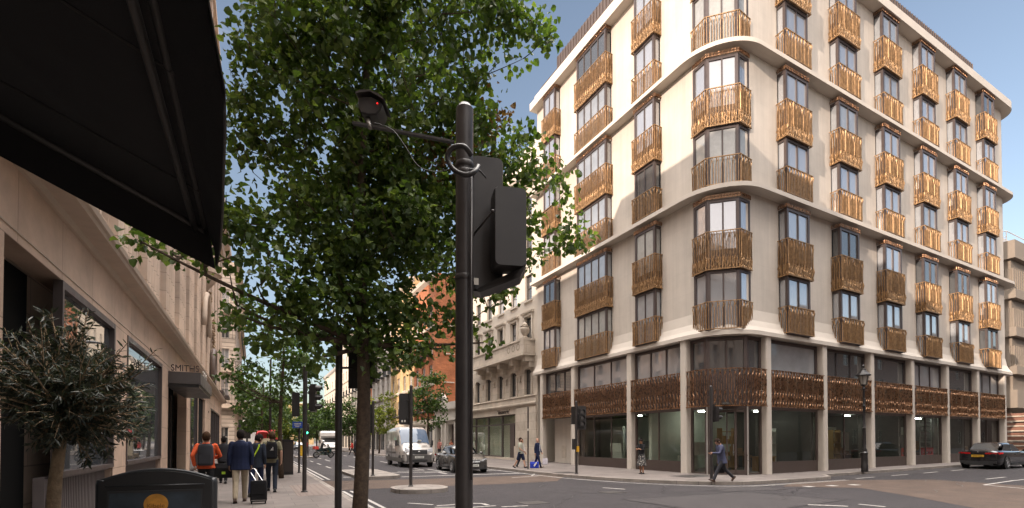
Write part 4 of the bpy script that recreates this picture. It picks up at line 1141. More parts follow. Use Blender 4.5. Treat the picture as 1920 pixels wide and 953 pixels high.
b.build('boards', mat('timber_redbrown', (.20, .10, .07), .8, var=.3, vs=3), hoard)
b = MB()
for i in range(9): b.box(57.74, 57.86, 15.1, 26, .37 + i * .42, .45 + i * .42)
for y in (15.3, 18, 21, 24): b.box(57.7, 57.82, y, y + .12, .3, 4.6)
b.build('rails', mat('timber_pale', (.5, .45, .36), .8, var=.2), hoard)
bk = thing('unseen_brick_block', 'unseen brick block added across the side street to mirror in the corner windows', 'building', (12, -24, 0))  # added out of view so the corner windows have something to reflect
os_ = [(x, x + 1.4, z, z + 2) for x in range(14, 146, 8) for z in (1.2, 5, 8.4, 11.8, 15.2)]
M_BRN = blocks('brown_brick', (.13, .085, .065), .45, .15, .018, .8, .15)
facade('y', -7.5, 1, 12, 150, .1, 18, os_).build('wall', M_BRN, bk)
for i, o in enumerate(os_):
    if i < 95: window(bk, 'y', -7.5, 1, (o[0] + o[1]) / 2, o[2], 1.4, 2, M_WFR_W, M_GL[2], .2, 2, 2)
b = MB(); b.box(12, 150, -22, -7.9, .1, 17.9); b.build('roof_block', M_BRN, bk)
# ------------------------------------------------------------------ trees and plants
M_BARK = mat('bark', (0.085, 0.062, 0.045), .9, var=.4, vs=14, bump=1.0, bs=45, spec=.2)
M_BARKO = mat('olive_bark', (0.30, 0.215, 0.135), .9, var=.35, vs=16, bump=1.0, bs=50, spec=.2)
M_LEAF = leafmat('lime_leaf', (0.078, 0.128, 0.035), (0.19, 0.245, 0.07), .45)
M_LEAFR = leafmat('rust_leaf', (0.17, 0.085, 0.028), (0.26, 0.13, 0.05), .3)
M_LEAF2 = leafmat('street_leaf', (0.052, 0.095, 0.026), (0.11, 0.17, 0.045), .35)
M_LEAFY = leafmat('pale_leaf', (0.13, 0.165, 0.030), (0.22, 0.24, 0.05), .45)
M_LEAFO = leafmat('olive_leaf', (0.034, 0.042, 0.027), (0.085, 0.098, 0.072), .15)
def add_leaf(V, F, p, d, up, L_, W, fold=.25, droop=.2):
    """one ovate leaf folded on its midrib; d along the midrib, up the face normal"""
    s = d.cross(up).normalized(); n = s.cross(d).normalized(); b = len(V)
    V += [p, p + d * L_ * .38 + s * W * .5 + n * W * fold, p + d * L_ * .45 - n * L_ * .03, p + d * L_ * .38 - s * W * .5 + n * W * fold,
          p + d * L_ * .78 + s * W * .33 + n * (W * fold * .6 - L_ * droop * .5), p + d * L_ - n * L_ * droop, p + d * L_ * .78 - s * W * .33 + n * (W * fold * .6 - L_ * droop * .5)]
    F += [(b, b + 1, b + 2), (b, b + 2, b + 3), (b + 1, b + 4, b + 5, b + 2), (b + 2, b + 5, b + 6, b + 3)]
def rv(r): 
    while True:
        v = Vector((r.uniform(-1, 1), r.uniform(-1, 1), r.uniform(-1, 1)))
        if .01 < v.length < 1: return v.normalized()
def bez(a, b, c, n): return [a.lerp(b, i / n).lerp(b.lerp(c, i / n), i / n) for i in range(n + 1)]
def tree(name, label, base, trunk, r0, clusters, leaves, L_, mleaf, seed, group=None, spread=.33, bark=None, sides=8, limb_n=14, aspect=.88, twig=.010, extra=None, rgroup=None):
    """trunk = list of points; clusters = leaf-cluster centres; every cluster hangs on a limb grown from the trunk"""
    r = random.Random(seed); t = thing(name, label, 'tree', base, 0, group); B = Vector(base)
    tp = [Vector(p) for p in trunk]; wood = MB()
    n = len(tp); wood.tube(tp, [r0 * (1.08 if i == 0 else 1) * (1 - .85 * i / (n - 1)) + .012 for i in range(n)], sides + 4)
    H0 = tp[0].z
    nodes = [(p, max(.02, r0 * .55 * (1 - .8 * i / n))) for i, p in enumerate(tp) if i > n * .22]
    cl = [Vector(c) for c in clusters]; r.shuffle(cl)
    cen = sum(cl, Vector()) / len(cl)
    prim = sorted(cl, key=lambda c: -(c - cen).length)[:limb_n * 3]; r.shuffle(prim); prim = prim[:limb_n]
    limbs = []
    def attach(c, cand, rmax, nseg):
        best = min(cand, key=lambda q: (q[0] - c).length + max(0, q[0].z - c.z + .25 * (q[0] - c).length) * 1.6)
        a = best[0]; d = c - a; m = a + d * .5 + Vector((0, 0, -.10 * d.length)) + rv(r) * d.length * .12
        m.z = max(m.z, min(a.z, c.z))
        pts = bez(a, m, c, nseg); ra = min(rmax, best[1])
        rad = [ra * (1 - .8 * i / nseg) + twig * .35 for i in range(nseg + 1)]
        wood.tube(pts, rad, max(4, sides - 3), False)
        return [(p, q) for p, q in zip(pts[1:], rad[1:])]
    cand = list(nodes)
    for c in sorted(prim, key=lambda c: (c - tp[n // 2]).length): limbs += attach(c, cand, r0 * .42, 7)
    cand2 = cand + limbs
    tw = []
    pset = set(id(c) for c in prim)
    rest = sorted((c for c in cl if id(c) not in pset), key=lambda c: min((q[0] - c).length for q in cand2))
    for c in rest:
        w_ = attach(c, cand2, .016 + r0 * .04, 4); cand2 += [w_[1], w_[3]]
    V = []; F = []; V2 = []; F2 = []
    for c in cl:
        k = int(leaves * r.uniform(.6, 1.4)); sp = spread * r.uniform(.75, 1.25)
        red = extra and any((c - Vector(e[0])).length < e[1] for e in extra)
        for i in range(k):
            o = rv(r) * sp * (r.random() ** .45); o.z *= .8
            p = c + o
            d = (rv(r) + o.normalized() * .7 + Vector((0, 0, -.45))).normalized()
            up = (rv(r) * .75 + Vector((0, 0, .8))).normalized()
            if abs(d.dot(up)) > .95: continue
            q = L_ * r.uniform(.45, 1.3)
            if red and r.random() < .7: add_leaf(V2, F2, p, d, up, q, q * aspect)
            else: add_leaf(V, F, p, d, up, q, q * aspect)
    wood.build('trunk', bark or M_BARK, t, smooth=True)
    m = MB(); m.v = [tuple(v) for v in V]; m.f = F; m.mi = [0] * len(F); m.m = 1; m.add(V2, F2)
    o = raw(m, 'crown', [mleaf, M_LEAFR] if V2 else [mleaf], t, B)
    return t
def raw(m, name, mats, parent, off):
    me = bpy.data.meshes.new(name); me.from_pydata([(x - off[0], y - off[1], z - off[2]) for x, y, z in m.v], [], m.f)
    for q in mats: me.materials.append(q)
    if len(mats) > 1: me.polygons.foreach_set('material_index', m.mi)
    o = bpy.data.objects.new(name, me); COL.objects.link(o); o.parent = parent
    return o
def ell_clusters(lobes, dens, seed, gap=.0):
    r = random.Random(seed); out = []
    for (c, rad) in lobes:
        c = Vector(c); n = max(2, int(dens * rad[0] * rad[1] * rad[2]))
        for i in range(n):
            v = rv(r) * (r.random() ** .38); p = c + Vector((v.x * rad[0], v.y * rad[1], v.z * rad[2]))
            if noise.noise(p * 1.1 + Vector((seed, 0, 0))) < -gap: continue
            out.append(p)
    return out
# the near lime tree: lobes read off the photograph, each with its own depth
lob = []
Rc, Fc = Vector((math.cos(R(28.05)), -math.sin(R(28.05)), 0)), Vector((math.sin(R(28.05)), math.cos(R(28.05)), 0))
def lobe(px, py, rx, ry, w=7.7, dz=None):
    s = w / 910.2; c = at(px, py, w); a, bq = rx * s, ry * s
    lob.append((c, a, bq, dz or min(1.7, max(.45, (a + bq) * .5))))
for l in ((690, 330, 120, 90, 7.7), (760, 440, 110, 70, 7.6), (670, 480, 110, 70, 7.4), (800, 380, 80, 60, 7.9), (720, 40, 250, 150, 7.8), (560, 90, 130, 140, 7.4), (930, 50, 110, 75, 7.8), (700, 250, 250, 140, 7.9), (500, 240, 85, 120, 7.3), (530, 430, 120, 110, 7.0), (700, 420, 190, 110, 8.0), (860, 270, 110, 90, 8.3),
          (940, 330, 90, 80, 8.4), (1025, 325, 52, 55, 8.3), (1000, 425, 95, 50, 8.2), (1080, 450, 38, 25, 8.1), (830, 440, 120, 100, 8.5), (900, 540, 80, 45, 8.3), (560, 560, 120, 75, 7.2), (440, 470, 90, 45, 6.8),
          (330, 455, 70, 26, 6.5), (275, 458, 30, 16, 6.4), (700, 580, 160, 80, 7.8), (820, 590, 90, 55, 8.1), (600, 650, 95, 35, 7.3), (760, 660, 100, 45, 7.7), (880, 655, 45, 30, 7.9), (500, 620, 60, 40, 6.9), (1000, 500, 40, 25, 8.1), (650, -140, 300, 120, 7.8), (900, -90, 120, 80, 7.9)):
    lobe(*l)
r_ = random.Random(5); cl = []
for c, a, bq, d in lob:
    for i in range(max(3, int(63 * a * bq * d ** .6))):
        v = rv(r_) * (r_.random() ** .55)
        p = c + Rc * v.x * a + Fc * v.y * d + Vector((0, 0, v.z * bq))
        if noise.noise(p * 2.2) < -.17: continue
        cl.append(p)
tb = at(673, 953, 7.6); tb.z = .12
ttop = at(690, -150, 7.8)
trunkpts = [tb.lerp(ttop, u) + Vector((.05 * math.sin(u * 9), .05 * math.cos(u * 7), 0)) for u in [i / 13 for i in range(14)]]
tree('street_tree', 'big leafy lime tree nearest on the pavement, rust patches in its crown', tb, trunkpts, .108, cl, 32, .106, M_LEAF, 11, 'street trees', .30, sides=10, limb_n=26, aspect=.96,
     extra=[(at(905, 235, 8.2), .45), (at(850, 320, 8.2), .40), (at(800, 290, 8), .25), (at(880, 290, 8.3), .35)])
def simple_tree(label, x, y, h, cw, z0, seed, ml, r0=.10, dens=14, leaves=22, L_=.16, spread=.4, name='street_tree', group='street trees', lean=0):
    b_ = (x, y, .12 + rise(x)); c = Vector((x + lean, y, (h + z0) / 2)); hh = (h - z0) / 2
    lobes = [(c, (cw, cw, hh))] + [(c + Vector((math.cos(k * 2.2 + seed) * cw * .6, math.sin(k * 2.2 + seed) * cw * .6, hh * (-.5 + .33 * k))), (cw * .55, cw * .55, hh * .45)) for k in range(4)]
    cs = ell_clusters(lobes, dens, seed, .12)
    tp = [(x + lean * u + .06 * math.sin(u * 6 + seed), y + .05 * math.cos(5 * u), b_[2] + (h * .93 - b_[2]) * u) for u in [i / 9 for i in range(10)]]
    return tree(name, label, b_, tp, r0, cs, leaves, L_, ml, seed, group, spread, sides=7, limb_n=9)
simple_tree('slim tree on the left pavement beside the dark cabinet', 1.02, 22.0, 7.6, 2.1, 2.9, 3, M_LEAF2, .085, 9, 26, .17, .38)
simple_tree('small dark green tree on the left pavement behind the walking men', .6, 40, 6.6, 2.2, 2.2, 8, M_LEAF2, .11, 6, 24, .24, .5)
simple_tree('tree on the left pavement third from the front', 1.2, 57, 8.2, 2.6, 2.6, 9, M_LEAF2, .12, 4.5, 24, .30, .6)
simple_tree('yellowish tree far along the left kerb', 1.8, 78, 8, 2.8, 2.4, 12, M_LEAFY, .13, 4, 22, .36, .7)
simple_tree('dark bushy tree in front of the stone portal', 14.6, 44.5, 8.6, 2.0, 2.6, 5, M_LEAF2, .10, 8, 26, .22, .45)
simple_tree('yellow green tree on the far right pavement near the yellow building', 13.6, 60, 7.8, 1.9, 2.4, 6, M_LEAFY, .10, 7, 24, .26, .5)
simple_tree('green tree on the right pavement beyond the yellow green one', 13.4, 80, 8.5, 2.4, 2.2, 14, M_LEAF2, .12, 4.5, 24, .34, .6)
simple_tree('rounded dark tree behind the motorcycle', 11.2, 104, 9.5, 3.2, 1.8, 15, M_LEAF2, .14, 3, 24, .42, .8)
simple_tree('far tree beside the lorry cab roof', 12.6, 92, 9.0, 2.6, 2.2, 16, M_LEAF2, .12, 3.6, 24, .4, .7)
simple_tree('sunlit tree at the end of the street', 7.5, 150, 10, 4.2, 1.2, 17, M_LEAFY, .16, 1.6, 24, .6, 1.0)
simple_tree('pale tree at the end of the street left of the cars', 2.5, 140, 10, 4.0, 1.5, 18, M_LEAFY, .16, 1.6, 24, .6, 1.0)
simple_tree('dark tree at the end of the street', 13.0, 145, 11, 4.0, 1.6, 19, M_LEAF2, .16, 1.6, 24, .6, 1.0)
# olive tree in a planter
ob = at(74, 953, 3.2); ob.z = .62
oc = at(122, 757, 3.3)
r_ = random.Random(21); oo = thing('olive_tree', 'small potted olive tree with narrow grey green leaves by the black shop panel', 'tree', (ob.x, ob.y, .12))
V = []; F = []; wood = MB()
top = at(118, 800, 3.25)
wood.tube([ob + Vector((0, 0, -.1)), ob.lerp(top, .35) + Vector((.02, 0, 0)), ob.lerp(top, .7), top], [.046, .042, .036, .028], 10)
for i in range(480):
    v = rv(r_) * (r_.random() ** .4)
    tip = oc + Rc * v.x * .54 + Fc * v.y * .48 + Vector((0, 0, v.z * .46 + (.12 if v.x < .1 else 0)))
    if i < 14: tip = oc + Rc * r_.uniform(-.2, .2) + Vector((0, 0, r_.uniform(.45, .66)))
    if 14 <= i < 26: tip = oc + Rc * r_.uniform(.35, .62) + Vector((0, 0, r_.uniform(.1, .42)))
    a = top.lerp(oc, r_.random() * .8) + rv(r_) * .1
    m = a.lerp(tip, .5) + Vector((0, 0, .05)) + rv(r_) * .04
    pts = bez(a, m, tip, 6); wood.tube(pts, [.008, .007, .006, .005, .004, .003, .002], 4, False)
    for k in range(26):
        u = .35 + .65 * k / 25; j = min(5, int(u * 6)); p = pts[j].lerp(pts[j + 1], u * 6 - j) if j < 6 else tip
        t = (pts[min(j + 1, 6)] - pts[j]).normalized()
        sd_ = t.cross(rv(r_)).normalized(); d = (t * .7 + sd_ * (1 if k % 2 else -1) + rv(r_) * .25).normalized()
        up = (rv(r_) * .8 + Vector((0, 0, .7))).normalized()
        if abs(d.dot(up)) > .95: continue
        q = r_.uniform(.04, .068); add_leaf(V, F, p, d, up, q, q * .22, .1, .12)
wood.build('trunk', M_BARKO, oo, smooth=True)
m = MB(); m.v = [tuple(v) for v in V]; m.f = F; m.mi = [0] * len(F); raw(m, 'crown', [M_LEAFO], oo, Vector((ob.x, ob.y, .12)))
b = MB(); b.lathe([(.01, .0), (.24, .0), (.30, .5), (.32, .52), (.32, .56), (.28, .56), (.27, .5), (.01, .5)], 20, (ob.x, ob.y, .12)); b.build('planter', M_BLACK, oo, smooth=True, angle=40)

# ------------------------------------------------------------------ awning over the viewer's side of the pavement
M_AWN = mat('black_canvas', (0.020, 0.019, 0.020), .8, var=.2, vs=2, bump=.3, bs=200, spec=.25)
M_AWNF = mat('awning_frame', (0.05, 0.047, 0.045), .45, .4, var=.1)
awn = thing('awning', 'large black canvas awning hanging over the near left corner', 'awning', (LX, 1.0, 3.9))
XO, ZO, Y1, Y0 = -.25, 2.94, 3.53, -2.2
SL = (3.37 - 2.94) / (1.18 - .25)
b = MB(); ny, nx = 24, 10
def awz(u, v): return ZO + SL * (u * (XO - LX)) - .05 * math.sin(PI * u) * abs(math.sin(v * PI * 3))
G = [[(XO - u * (XO - LX), Y0 + (Y1 - Y0) * v, awz(u, v)) for u in [i / nx for i in range(nx + 1)]] for v in [j / ny for j in range(ny + 1)]]
vs = [q for row in G for q in row]; n = nx + 1
b.add(vs, [(j * n + i, j * n + i + 1, (j + 1) * n + i + 1, (j + 1) * n + i) for j in range(ny) for i in range(nx)])
b.add([(x, y, z + .012) for x, y, z in vs], [(j * n + i, j * n + i + 1, (j + 1) * n + i + 1, (j + 1) * n + i) for j in range(ny) for i in range(nx)])
b.build('canopy', M_AWN, awn, smooth=True)
# front valance, blown a little outward
b = MB(); prof = [(-2.2, -.10), (-.5, -.10), (.8, -.10), (1.41, -.107), (1.74, -.087), (1.96, -.093), (2.7, -.136), (3.2, -.17), (3.53, -.21)]
for t_ in (0, .006):
    v1 = [(XO - t_, y, ZO) for y, x in prof]; v2 = [((XO + x) / 2 + .012 - t_, y, ZO - .1) for y, x in prof]; v3 = [(x - t_, y, ZO - .20 - (.012 * math.sin(y * 9))) for y, x in prof]
    k = len(prof); b.add(v1 + v2 + v3, [(i, i + 1, k + i + 1, k + i) for i in range(k - 1)] + [(k + i, k + i + 1, 2 * k + i + 1, 2 * k + i) for i in range(k - 1)])
b.build('front_valance', M_AWN, awn, smooth=True)
b = MB()
for t_ in (0, .006):
    k = 9; v1 = []; v2 = []
    for i in range(k):
        u = i / (k - 1); x = XO - u * (XO - LX); z = ZO + SL * (XO - x)
        v1.append((x, Y1 + t_, z)); v2.append((x + (.03 if i == 0 else 0), Y1 + t_ + .02, z - .21))
    b.add(v1 + v2, [(i, i + 1, k + i + 1, k + i) for i in range(k - 1)])
b.build('side_valance', M_AWN, awn, smooth=True)
b = MB()
for dx in (0.02, .075): b.tube([(XO - dx, Y0, ZO + .02 - dx * .2), (XO - dx, Y1, ZO + .02 - dx * .2)], .016, 8)
b.build('front_bar', M_AWNF, awn, smooth=True)
for y in (Y1 - .03, 1.2, -1.0):
    b = MB(); b.tube([(XO - .02, y, ZO), (LX + .02, y, ZO + SL * (XO - LX) - .03)], .022, 8); b.build('side_arm', M_AWNF, awn, smooth=True)
b = MB(); b.box(LX - .01, LX + .10, Y0, Y1, ZO + SL * (XO - LX) - .06, ZO + SL * (XO - LX) + .1); b.build('wall_rail', M_AWNF, awn)
for v in (.08, .30, .52, .74, .90):
    b = MB(); y = Y0 + (Y1 - Y0) * v; pts = [(XO - u * (XO - LX), y, awz(u, v) - .003) for u in [i / 8 for i in range(9)]]; b.tube(pts, .006, 4); b.build('seam', M_AWNF, awn)
b = MB(); b.tube([(x - .003, y, ZO - .192) for y, x in prof], .005, 4); b.build('hem', M_AWNF, awn)

# ------------------------------------------------------------------ freestanding poster sign under the awning
sg = lthing('pavement_sign', 'black freestanding poster sign with arched top and orange disc', 'sign', (-.51, 3.67, .12), R(-6))
M_SGN = mat('sign_black', (0.016, 0.016, 0.017), .38, var=.15, spec=.5)
W, TZ, SZ = .285, 1.335, 1.285
b = MB(); arc = [(-W + 2 * W * i / 16, SZ + .062 * (1 - ((i - 8) / 8) ** 2)) for i in range(17)]
b.yprism([(-W, .05)] + arc + [(W, .05)], -.05, .05); b.build('body', M_SGN, sg)
b = MB()
for s in (-1, 1): b.tube([(s * W, 0, 0), (s * W, 0, SZ - .02), (s * W * .985, 0, SZ + .01)], .028, 10)
b.build('side_rail', mat('sign_rail', (.05, .052, .055), .35, .5, var=.1), sg, smooth=True)
b = MB(); b.tube([(x, 0, z + .004) for x, z in arc], .012, 8); b.box(-.25, .25, -.056, -.049, SZ - .028, SZ - .020); b.build('top_rail', MATS['sign_rail'], sg, smooth=True)
b = MB(); b.box(-.232, .232, -.058, -.049, .1, SZ - .065); po = b.build('poster', mat('poster_slate', (0.028, 0.040, 0.052), .35, var=.5, vs=9), sg)
b = MB(); b.lathe([(.062, .002), (.062, -.002), (.001, -.003)], 32, (0, -.06, SZ - .137), 'y'); b.build('orange_disc', mat('orange_disc', (0.52, 0.24, 0.035), .45, var=.35, vs=14), po)
text('Kibele', .036, 'disc_lettering', mat('disc_ink', (.22, .09, .015), .5, var=0), po, (0, -.0645, SZ - .147), (R(90), 0, 0), .001)
b = MB(); b.box(-.24, -.23, -.062, -.05, .1, SZ - .066); b.box(.23, .24, -.062, -.05, .1, SZ - .066); b.box(-.24, .24, -.0615, -.05, SZ - .066, SZ - .054); b.build('poster_frame', MATS['sign_rail'], sg)
# ------------------------------------------------------------------ signal poles, lamps and other street furniture
M_POLE = mat('signal_black', (0.022, 0.020, 0.020), .42, var=.25, vs=5, spec=.5)
M_POLE2 = mat('pole_grey_black', (0.042, 0.037, 0.036), .40, .2, var=.2, vs=7)
M_LENS = mat('lens_dark', (0.03, 0.02, 0.018), .15, var=0)
def head(parent, x, y, z, yaw, n=3, s=1.0, plate=None, lit=None, name='signal_head'):
    """signal head facing local -Y turned by yaw: body, hooded lenses, optional backing board"""
    M = Matrix.Rotation(yaw, 3, 'Z'); o = Vector((x, y, z)); b = MB()
    def P(q): return o + M @ Vector(q)
    h = .30 * n * s
    b.obox(P((0, 0, 0)), (.26 * s, .16 * s, h), M)
    b.obox(P((0, .09 * s, 0)), (.2 * s, .06 * s, h * .9), M)
    for k in range(n):
        zc = h / 2 - .15 * s - .30 * s * k
        ring = []; ring2 = []
        for i in range(11):
            a = R(-30) + R(240) * i / 10; ring.append(P((.115 * s * math.cos(a), -.08 * s, zc + .115 * s * math.sin(a)))); ring2.append(P((.112 * s * math.cos(a), -.27 * s if 1 < i < 9 else -.2 * s, zc + .112 * s * math.sin(a) - .01)))
        b.add(ring + ring2, [(i, i + 1, 11 + i + 1, 11 + i) for i in range(10)])
        b.add([q + M @ Vector((0, 0, .006)) for q in ring + ring2], [(i, i + 1, 11 + i + 1, 11 + i) for i in range(10)])
    if plate:
        w, hh = plate; pts = [P((px_, .085 * s, pz)) for px_, pz in rounded(-w / 2, w / 2, -hh / 2, hh / 2, .07, 3)]; pts2 = [q + M @ Vector((0, .012, 0)) for q in pts]; k = len(pts)
        b.add(pts + pts2, [tuple(range(k)), tuple(range(k, 2 * k))] + [(i, (i + 1) % k, k + (i + 1) % k, k + i) for i in range(k)])
    hd = b.build(name, M_POLE, parent)
    for k in range(n):
        b = MB(); zc = h / 2 - .15 * s - .30 * s * k; c = P((0, -.085 * s, zc)); ring = [c + M @ Vector((.1 * s * math.cos(2 * PI * i / 14), 0, .1 * s * math.sin(2 * PI * i / 14))) for i in range(14)]
        b.add(ring, [tuple(range(14))]); b.build('lens', emit('green_lamp', (0.05, 1.0, .45), 6) if lit == k else M_LENS, hd)
    return hd
def pole(label, x, y, h, r, group='signal poles', z=.12, cap=True, name='signal_pole', cat='signal'):
    t = thing(name, label, cat, (x, y, z), 0, group); b = MB()
    b.tube([(x, y, z - .02), (x, y, z + 1.2), (x, y, z + h)], r, 16); b.lathe([(r * 1.6, z), (r * 1.5, z + .03), (r, z + .05)], 16, (x, y, 0))
    if cap: b.lathe([(r, z + h), (r * .7, z + h + .03), (.001, z + h + .04)], 16, (x, y, 0))
    b.build('pole', M_POLE2, t, smooth=True, angle=40)
    return t
# the big pole in front of the viewer, seen from behind its heads
q = at(870, 900, 3.6); px_, py_ = q.x, q.y
fg = pole('tall black signal pole nearest the viewer with detector arm and backs of two heads', px_, py_, 4.02, .0655, z=.12)
YA = R(-28 + 38)
def backhead(px0, px1, pyt, pyb, w, yaw, depth, name, notch=0):
    """a signal head seen from the back: backing box with bevelled edges, sized by where its edges fall"""
    s = w / 910.2; c = at((px0 + px1) / 2, (pyt + pyb) / 2, w); W = (px1 - px0) * s / max(.5, math.cos(yaw)); H = (pyb - pyt) * s
    M = Matrix.Rotation(R(-28.05) + yaw, 3, 'Z'); b = MB()
    out = rounded(-W / 2, W / 2, -H / 2, H / 2, .035, 3); k = len(out)
    rings = []
    for d, sc in ((0, .93), (.03, 1.0), (depth, 1.0), (depth + .02, .97)): rings.append([c + M @ Vector((x * sc, d, z * (1 - (1 - sc) * W / H))) for x, z in out])
    b.loft(rings)
    return b.build(name, M_POLE, fg, smooth=True, angle=35), c, M, W, H
hA, cA, MA, WA, HA = backhead(884, 944, 291, 546, 3.72, R(12), .05, 'backing_board')
hB, cB, MB_, WB, HB = backhead(927, 989, 348, 500, 3.50, R(12), .16, 'signal_head')
b = MB()
for k in range(2):
    c = cB + MB_ @ Vector((.0, .22, HB * (.22 - .44 * k))); b.lathe([(.09, -.12), (.1, .1), (.085, .1), (.08, -.12)], 14, c, 'y', 0, PI)
b.build('hood', M_POLE, hB, smooth=True)
# chamfered foot of the heads
b = MB(); s = 3.6 / 910.2
pts = [at(x, y, w) for x, y, w in ((886, 545, 3.72), (986, 498, 3.5), (975, 520, 3.5), (900, 548, 3.66))]; p2 = [p + Fc * .16 for p in pts]
b.add(pts + p2, [(0, 1, 2, 3), (4, 5, 6, 7), (0, 1, 5, 4), (1, 2, 6, 5), (2, 3, 7, 6), (3, 0, 4, 7)]); b.build('lower_shroud', M_POLE, fg)
b = MB()
b.tube([at(886, 320, 3.64), at(866, 318, 3.6)], .012, 6); b.build('strut', M_POLE2, fg); b = MB(); b.tube([at(886, 520, 3.66), at(868, 520, 3.6)], .012, 6); b.build('strut', M_POLE2, fg); b = MB()
b.tube([at(888, 440, 3.66), at(924, 396, 3.46)], .008, 6)
for x, y, w in ((924, 396, 3.46), (888, 440, 3.66)): b.ell(at(x, y, w), (.014, .014, .014), 8, 6)
b.build('strut', M_POLE2, fg, smooth=True)
b = MB()
for pyy in (306, 322, 520): b.lathe([(.069, -.02), (.072, -.015), (.072, .015), (.069, .02)], 16, (px_, py_, at(870, pyy, 3.6).z))
b.tube([at(884, 330, 3.54), at(884, 900, 3.54)], .009, 6); b.build('clamp_band', M_POLE2, fg, smooth=True)
b = MB(); c = at(893, 528, 3.64); b.obox(c, (.035, .006, .05), MA); b.build('label_plate', mat('label_white', (.6, .58, .52), .6, var=.1), fg)
b = MB(); a0, a1 = at(852, 267, 3.58), at(662, 231, 3.55); d = (a1 - a0).normalized(); e = d.cross(Vector((0, 0, 1))).normalized(); u_ = e.cross(d)
b.loft([[p + e * sx_ * .015 + u_ * sz_ * .008 for sx_, sz_ in ((1, 1), (-1, 1), (-1, -1), (1, -1))] for p in (a0, a1)])
arm = b.build('detector_arm', M_POLE, fg)
# the detector: hooded half-round camera body on the arm
dc = at(697, 206, 3.62); b = MB(); Mx = Matrix.Rotation(R(-28), 3, 'Z') @ Matrix.Rotation(R(8), 3, 'Y')
ring0 = [(x * .92, z * .92) for x, z in [(-.098, .04), (-.075, .058), (0, .064), (.075, .045), (.10, .02), (.092, -.03), (.065, -.072), (0, -.085), (-.06, -.075), (-.092, -.02)]]
b.loft([[dc + Mx @ Vector((x * sc, yy, z * sc + dz)) for x, z in ring0] for yy, sc, dz in ((-.06, .9, .0), (-.05, 1, 0), (.10, .98, .004), (.13, .8, .01))]); dt = b.build('detector', M_POLE, arm, smooth=True, angle=35)
b = MB(); b.loft([[dc + Mx @ Vector((x * 1.06, yy, z + .014)) for x, z in ((-.10, .042), (-.06, .066), (0, .072), (.06, .056), (.106, .022), (.098, .018), (0, .062), (-.092, .036))] for yy in (-.09, .12)]); b.build('hood', M_POLE2, dt, smooth=True, angle=35)
b = MB(); c = dc + Mx @ Vector((.058, -.064, .012)); b.ell(c, (.006, .004, .006), 8, 6); b.build('red_led', emit('red_led', (1, .02, .02), .7), dt)
b = MB(); b.tube([dc + Mx @ Vector((-.02, 0, -.07)), at(694, 240, 3.54)], .016, 8); b.build('bracket', mat('bracket_zinc', (.3, .28, .25), .5, .5, var=.2), dt, smooth=True)
def cable(pts, r, name, par=None):
    P = [Vector(p) for p in pts]; out = []
    for i in range(len(P) - 1):
        p0, p1, p2, p3 = P[max(i - 1, 0)], P[i], P[i + 1], P[min(i + 2, len(P) - 1)]
        for k in range(6):
            t = k / 6; out.append(.5 * ((2 * p1) + (p2 - p0) * t + (2 * p0 - 5 * p1 + 4 * p2 - p3) * t * t + (3 * p1 - p0 - 3 * p2 + p3) * t ** 3))
    b = MB(); b.tube(out + [P[-1]], r, 8); return b.build(name, M_POLE, par or fg, smooth=True)
cable([at(x, y, w) for x, y, w in ((884, 292, 3.48), (870, 275, 3.44), (848, 278, 3.45), (839, 296, 3.47), (850, 318, 3.47), (872, 328, 3.46), (890, 322, 3.48), (897, 312, 3.55))], .018, 'cable_loop')
cable([at(x, y, w) for x, y, w in ((700, 230, 3.5), (735, 243, 3.5), (760, 275, 3.5), (785, 312, 3.5), (820, 322, 3.5), (846, 316, 3.5))], .003, 'cable')
cable([at(x, y, w) for x, y, w in ((880, 318, 3.46), (896, 318, 3.5), (912, 334, 3.55))], .006, 'cable')
# second pole beside the near tree
q = at(634, 950, 8.0); t = pole('plain black signal pole just left of the near tree trunk', q.x, q.y, 3.12, .057)
q2 = at(676, 685, 8.3); b = MB(); M = Matrix.Rotation(R(-28), 3, 'Z'); b.obox(q2, (.40, .05, .80), M); b.build('backing_board', M_POLE, t)
b = MB(); b.obox(at(700, 690, 8.3), (.10, .16, .5), M); b.build('signal_head', M_POLE, t)
b = MB(); b.tube([at(636, 690, 8.05), at(660, 690, 8.25)], .02, 6); b.build('bracket', M_POLE, t)
# pole with green-facing head on the left pavement
t = pole('black signal pole on the left pavement with a hooded head turned to the road', 1.36, 15.75, 3.75, .062)
head(t, 1.60, 15.80, 2.95, R(70), 3, .92); head(t, 1.12, 15.95, 2.75, R(180), 3, .8)
for z in (3.1, 2.6): b = MB(); b.tube([(1.36, 15.75, z), (1.58, 15.8, z)], .02, 6); b.build('bracket', M_POLE, t)
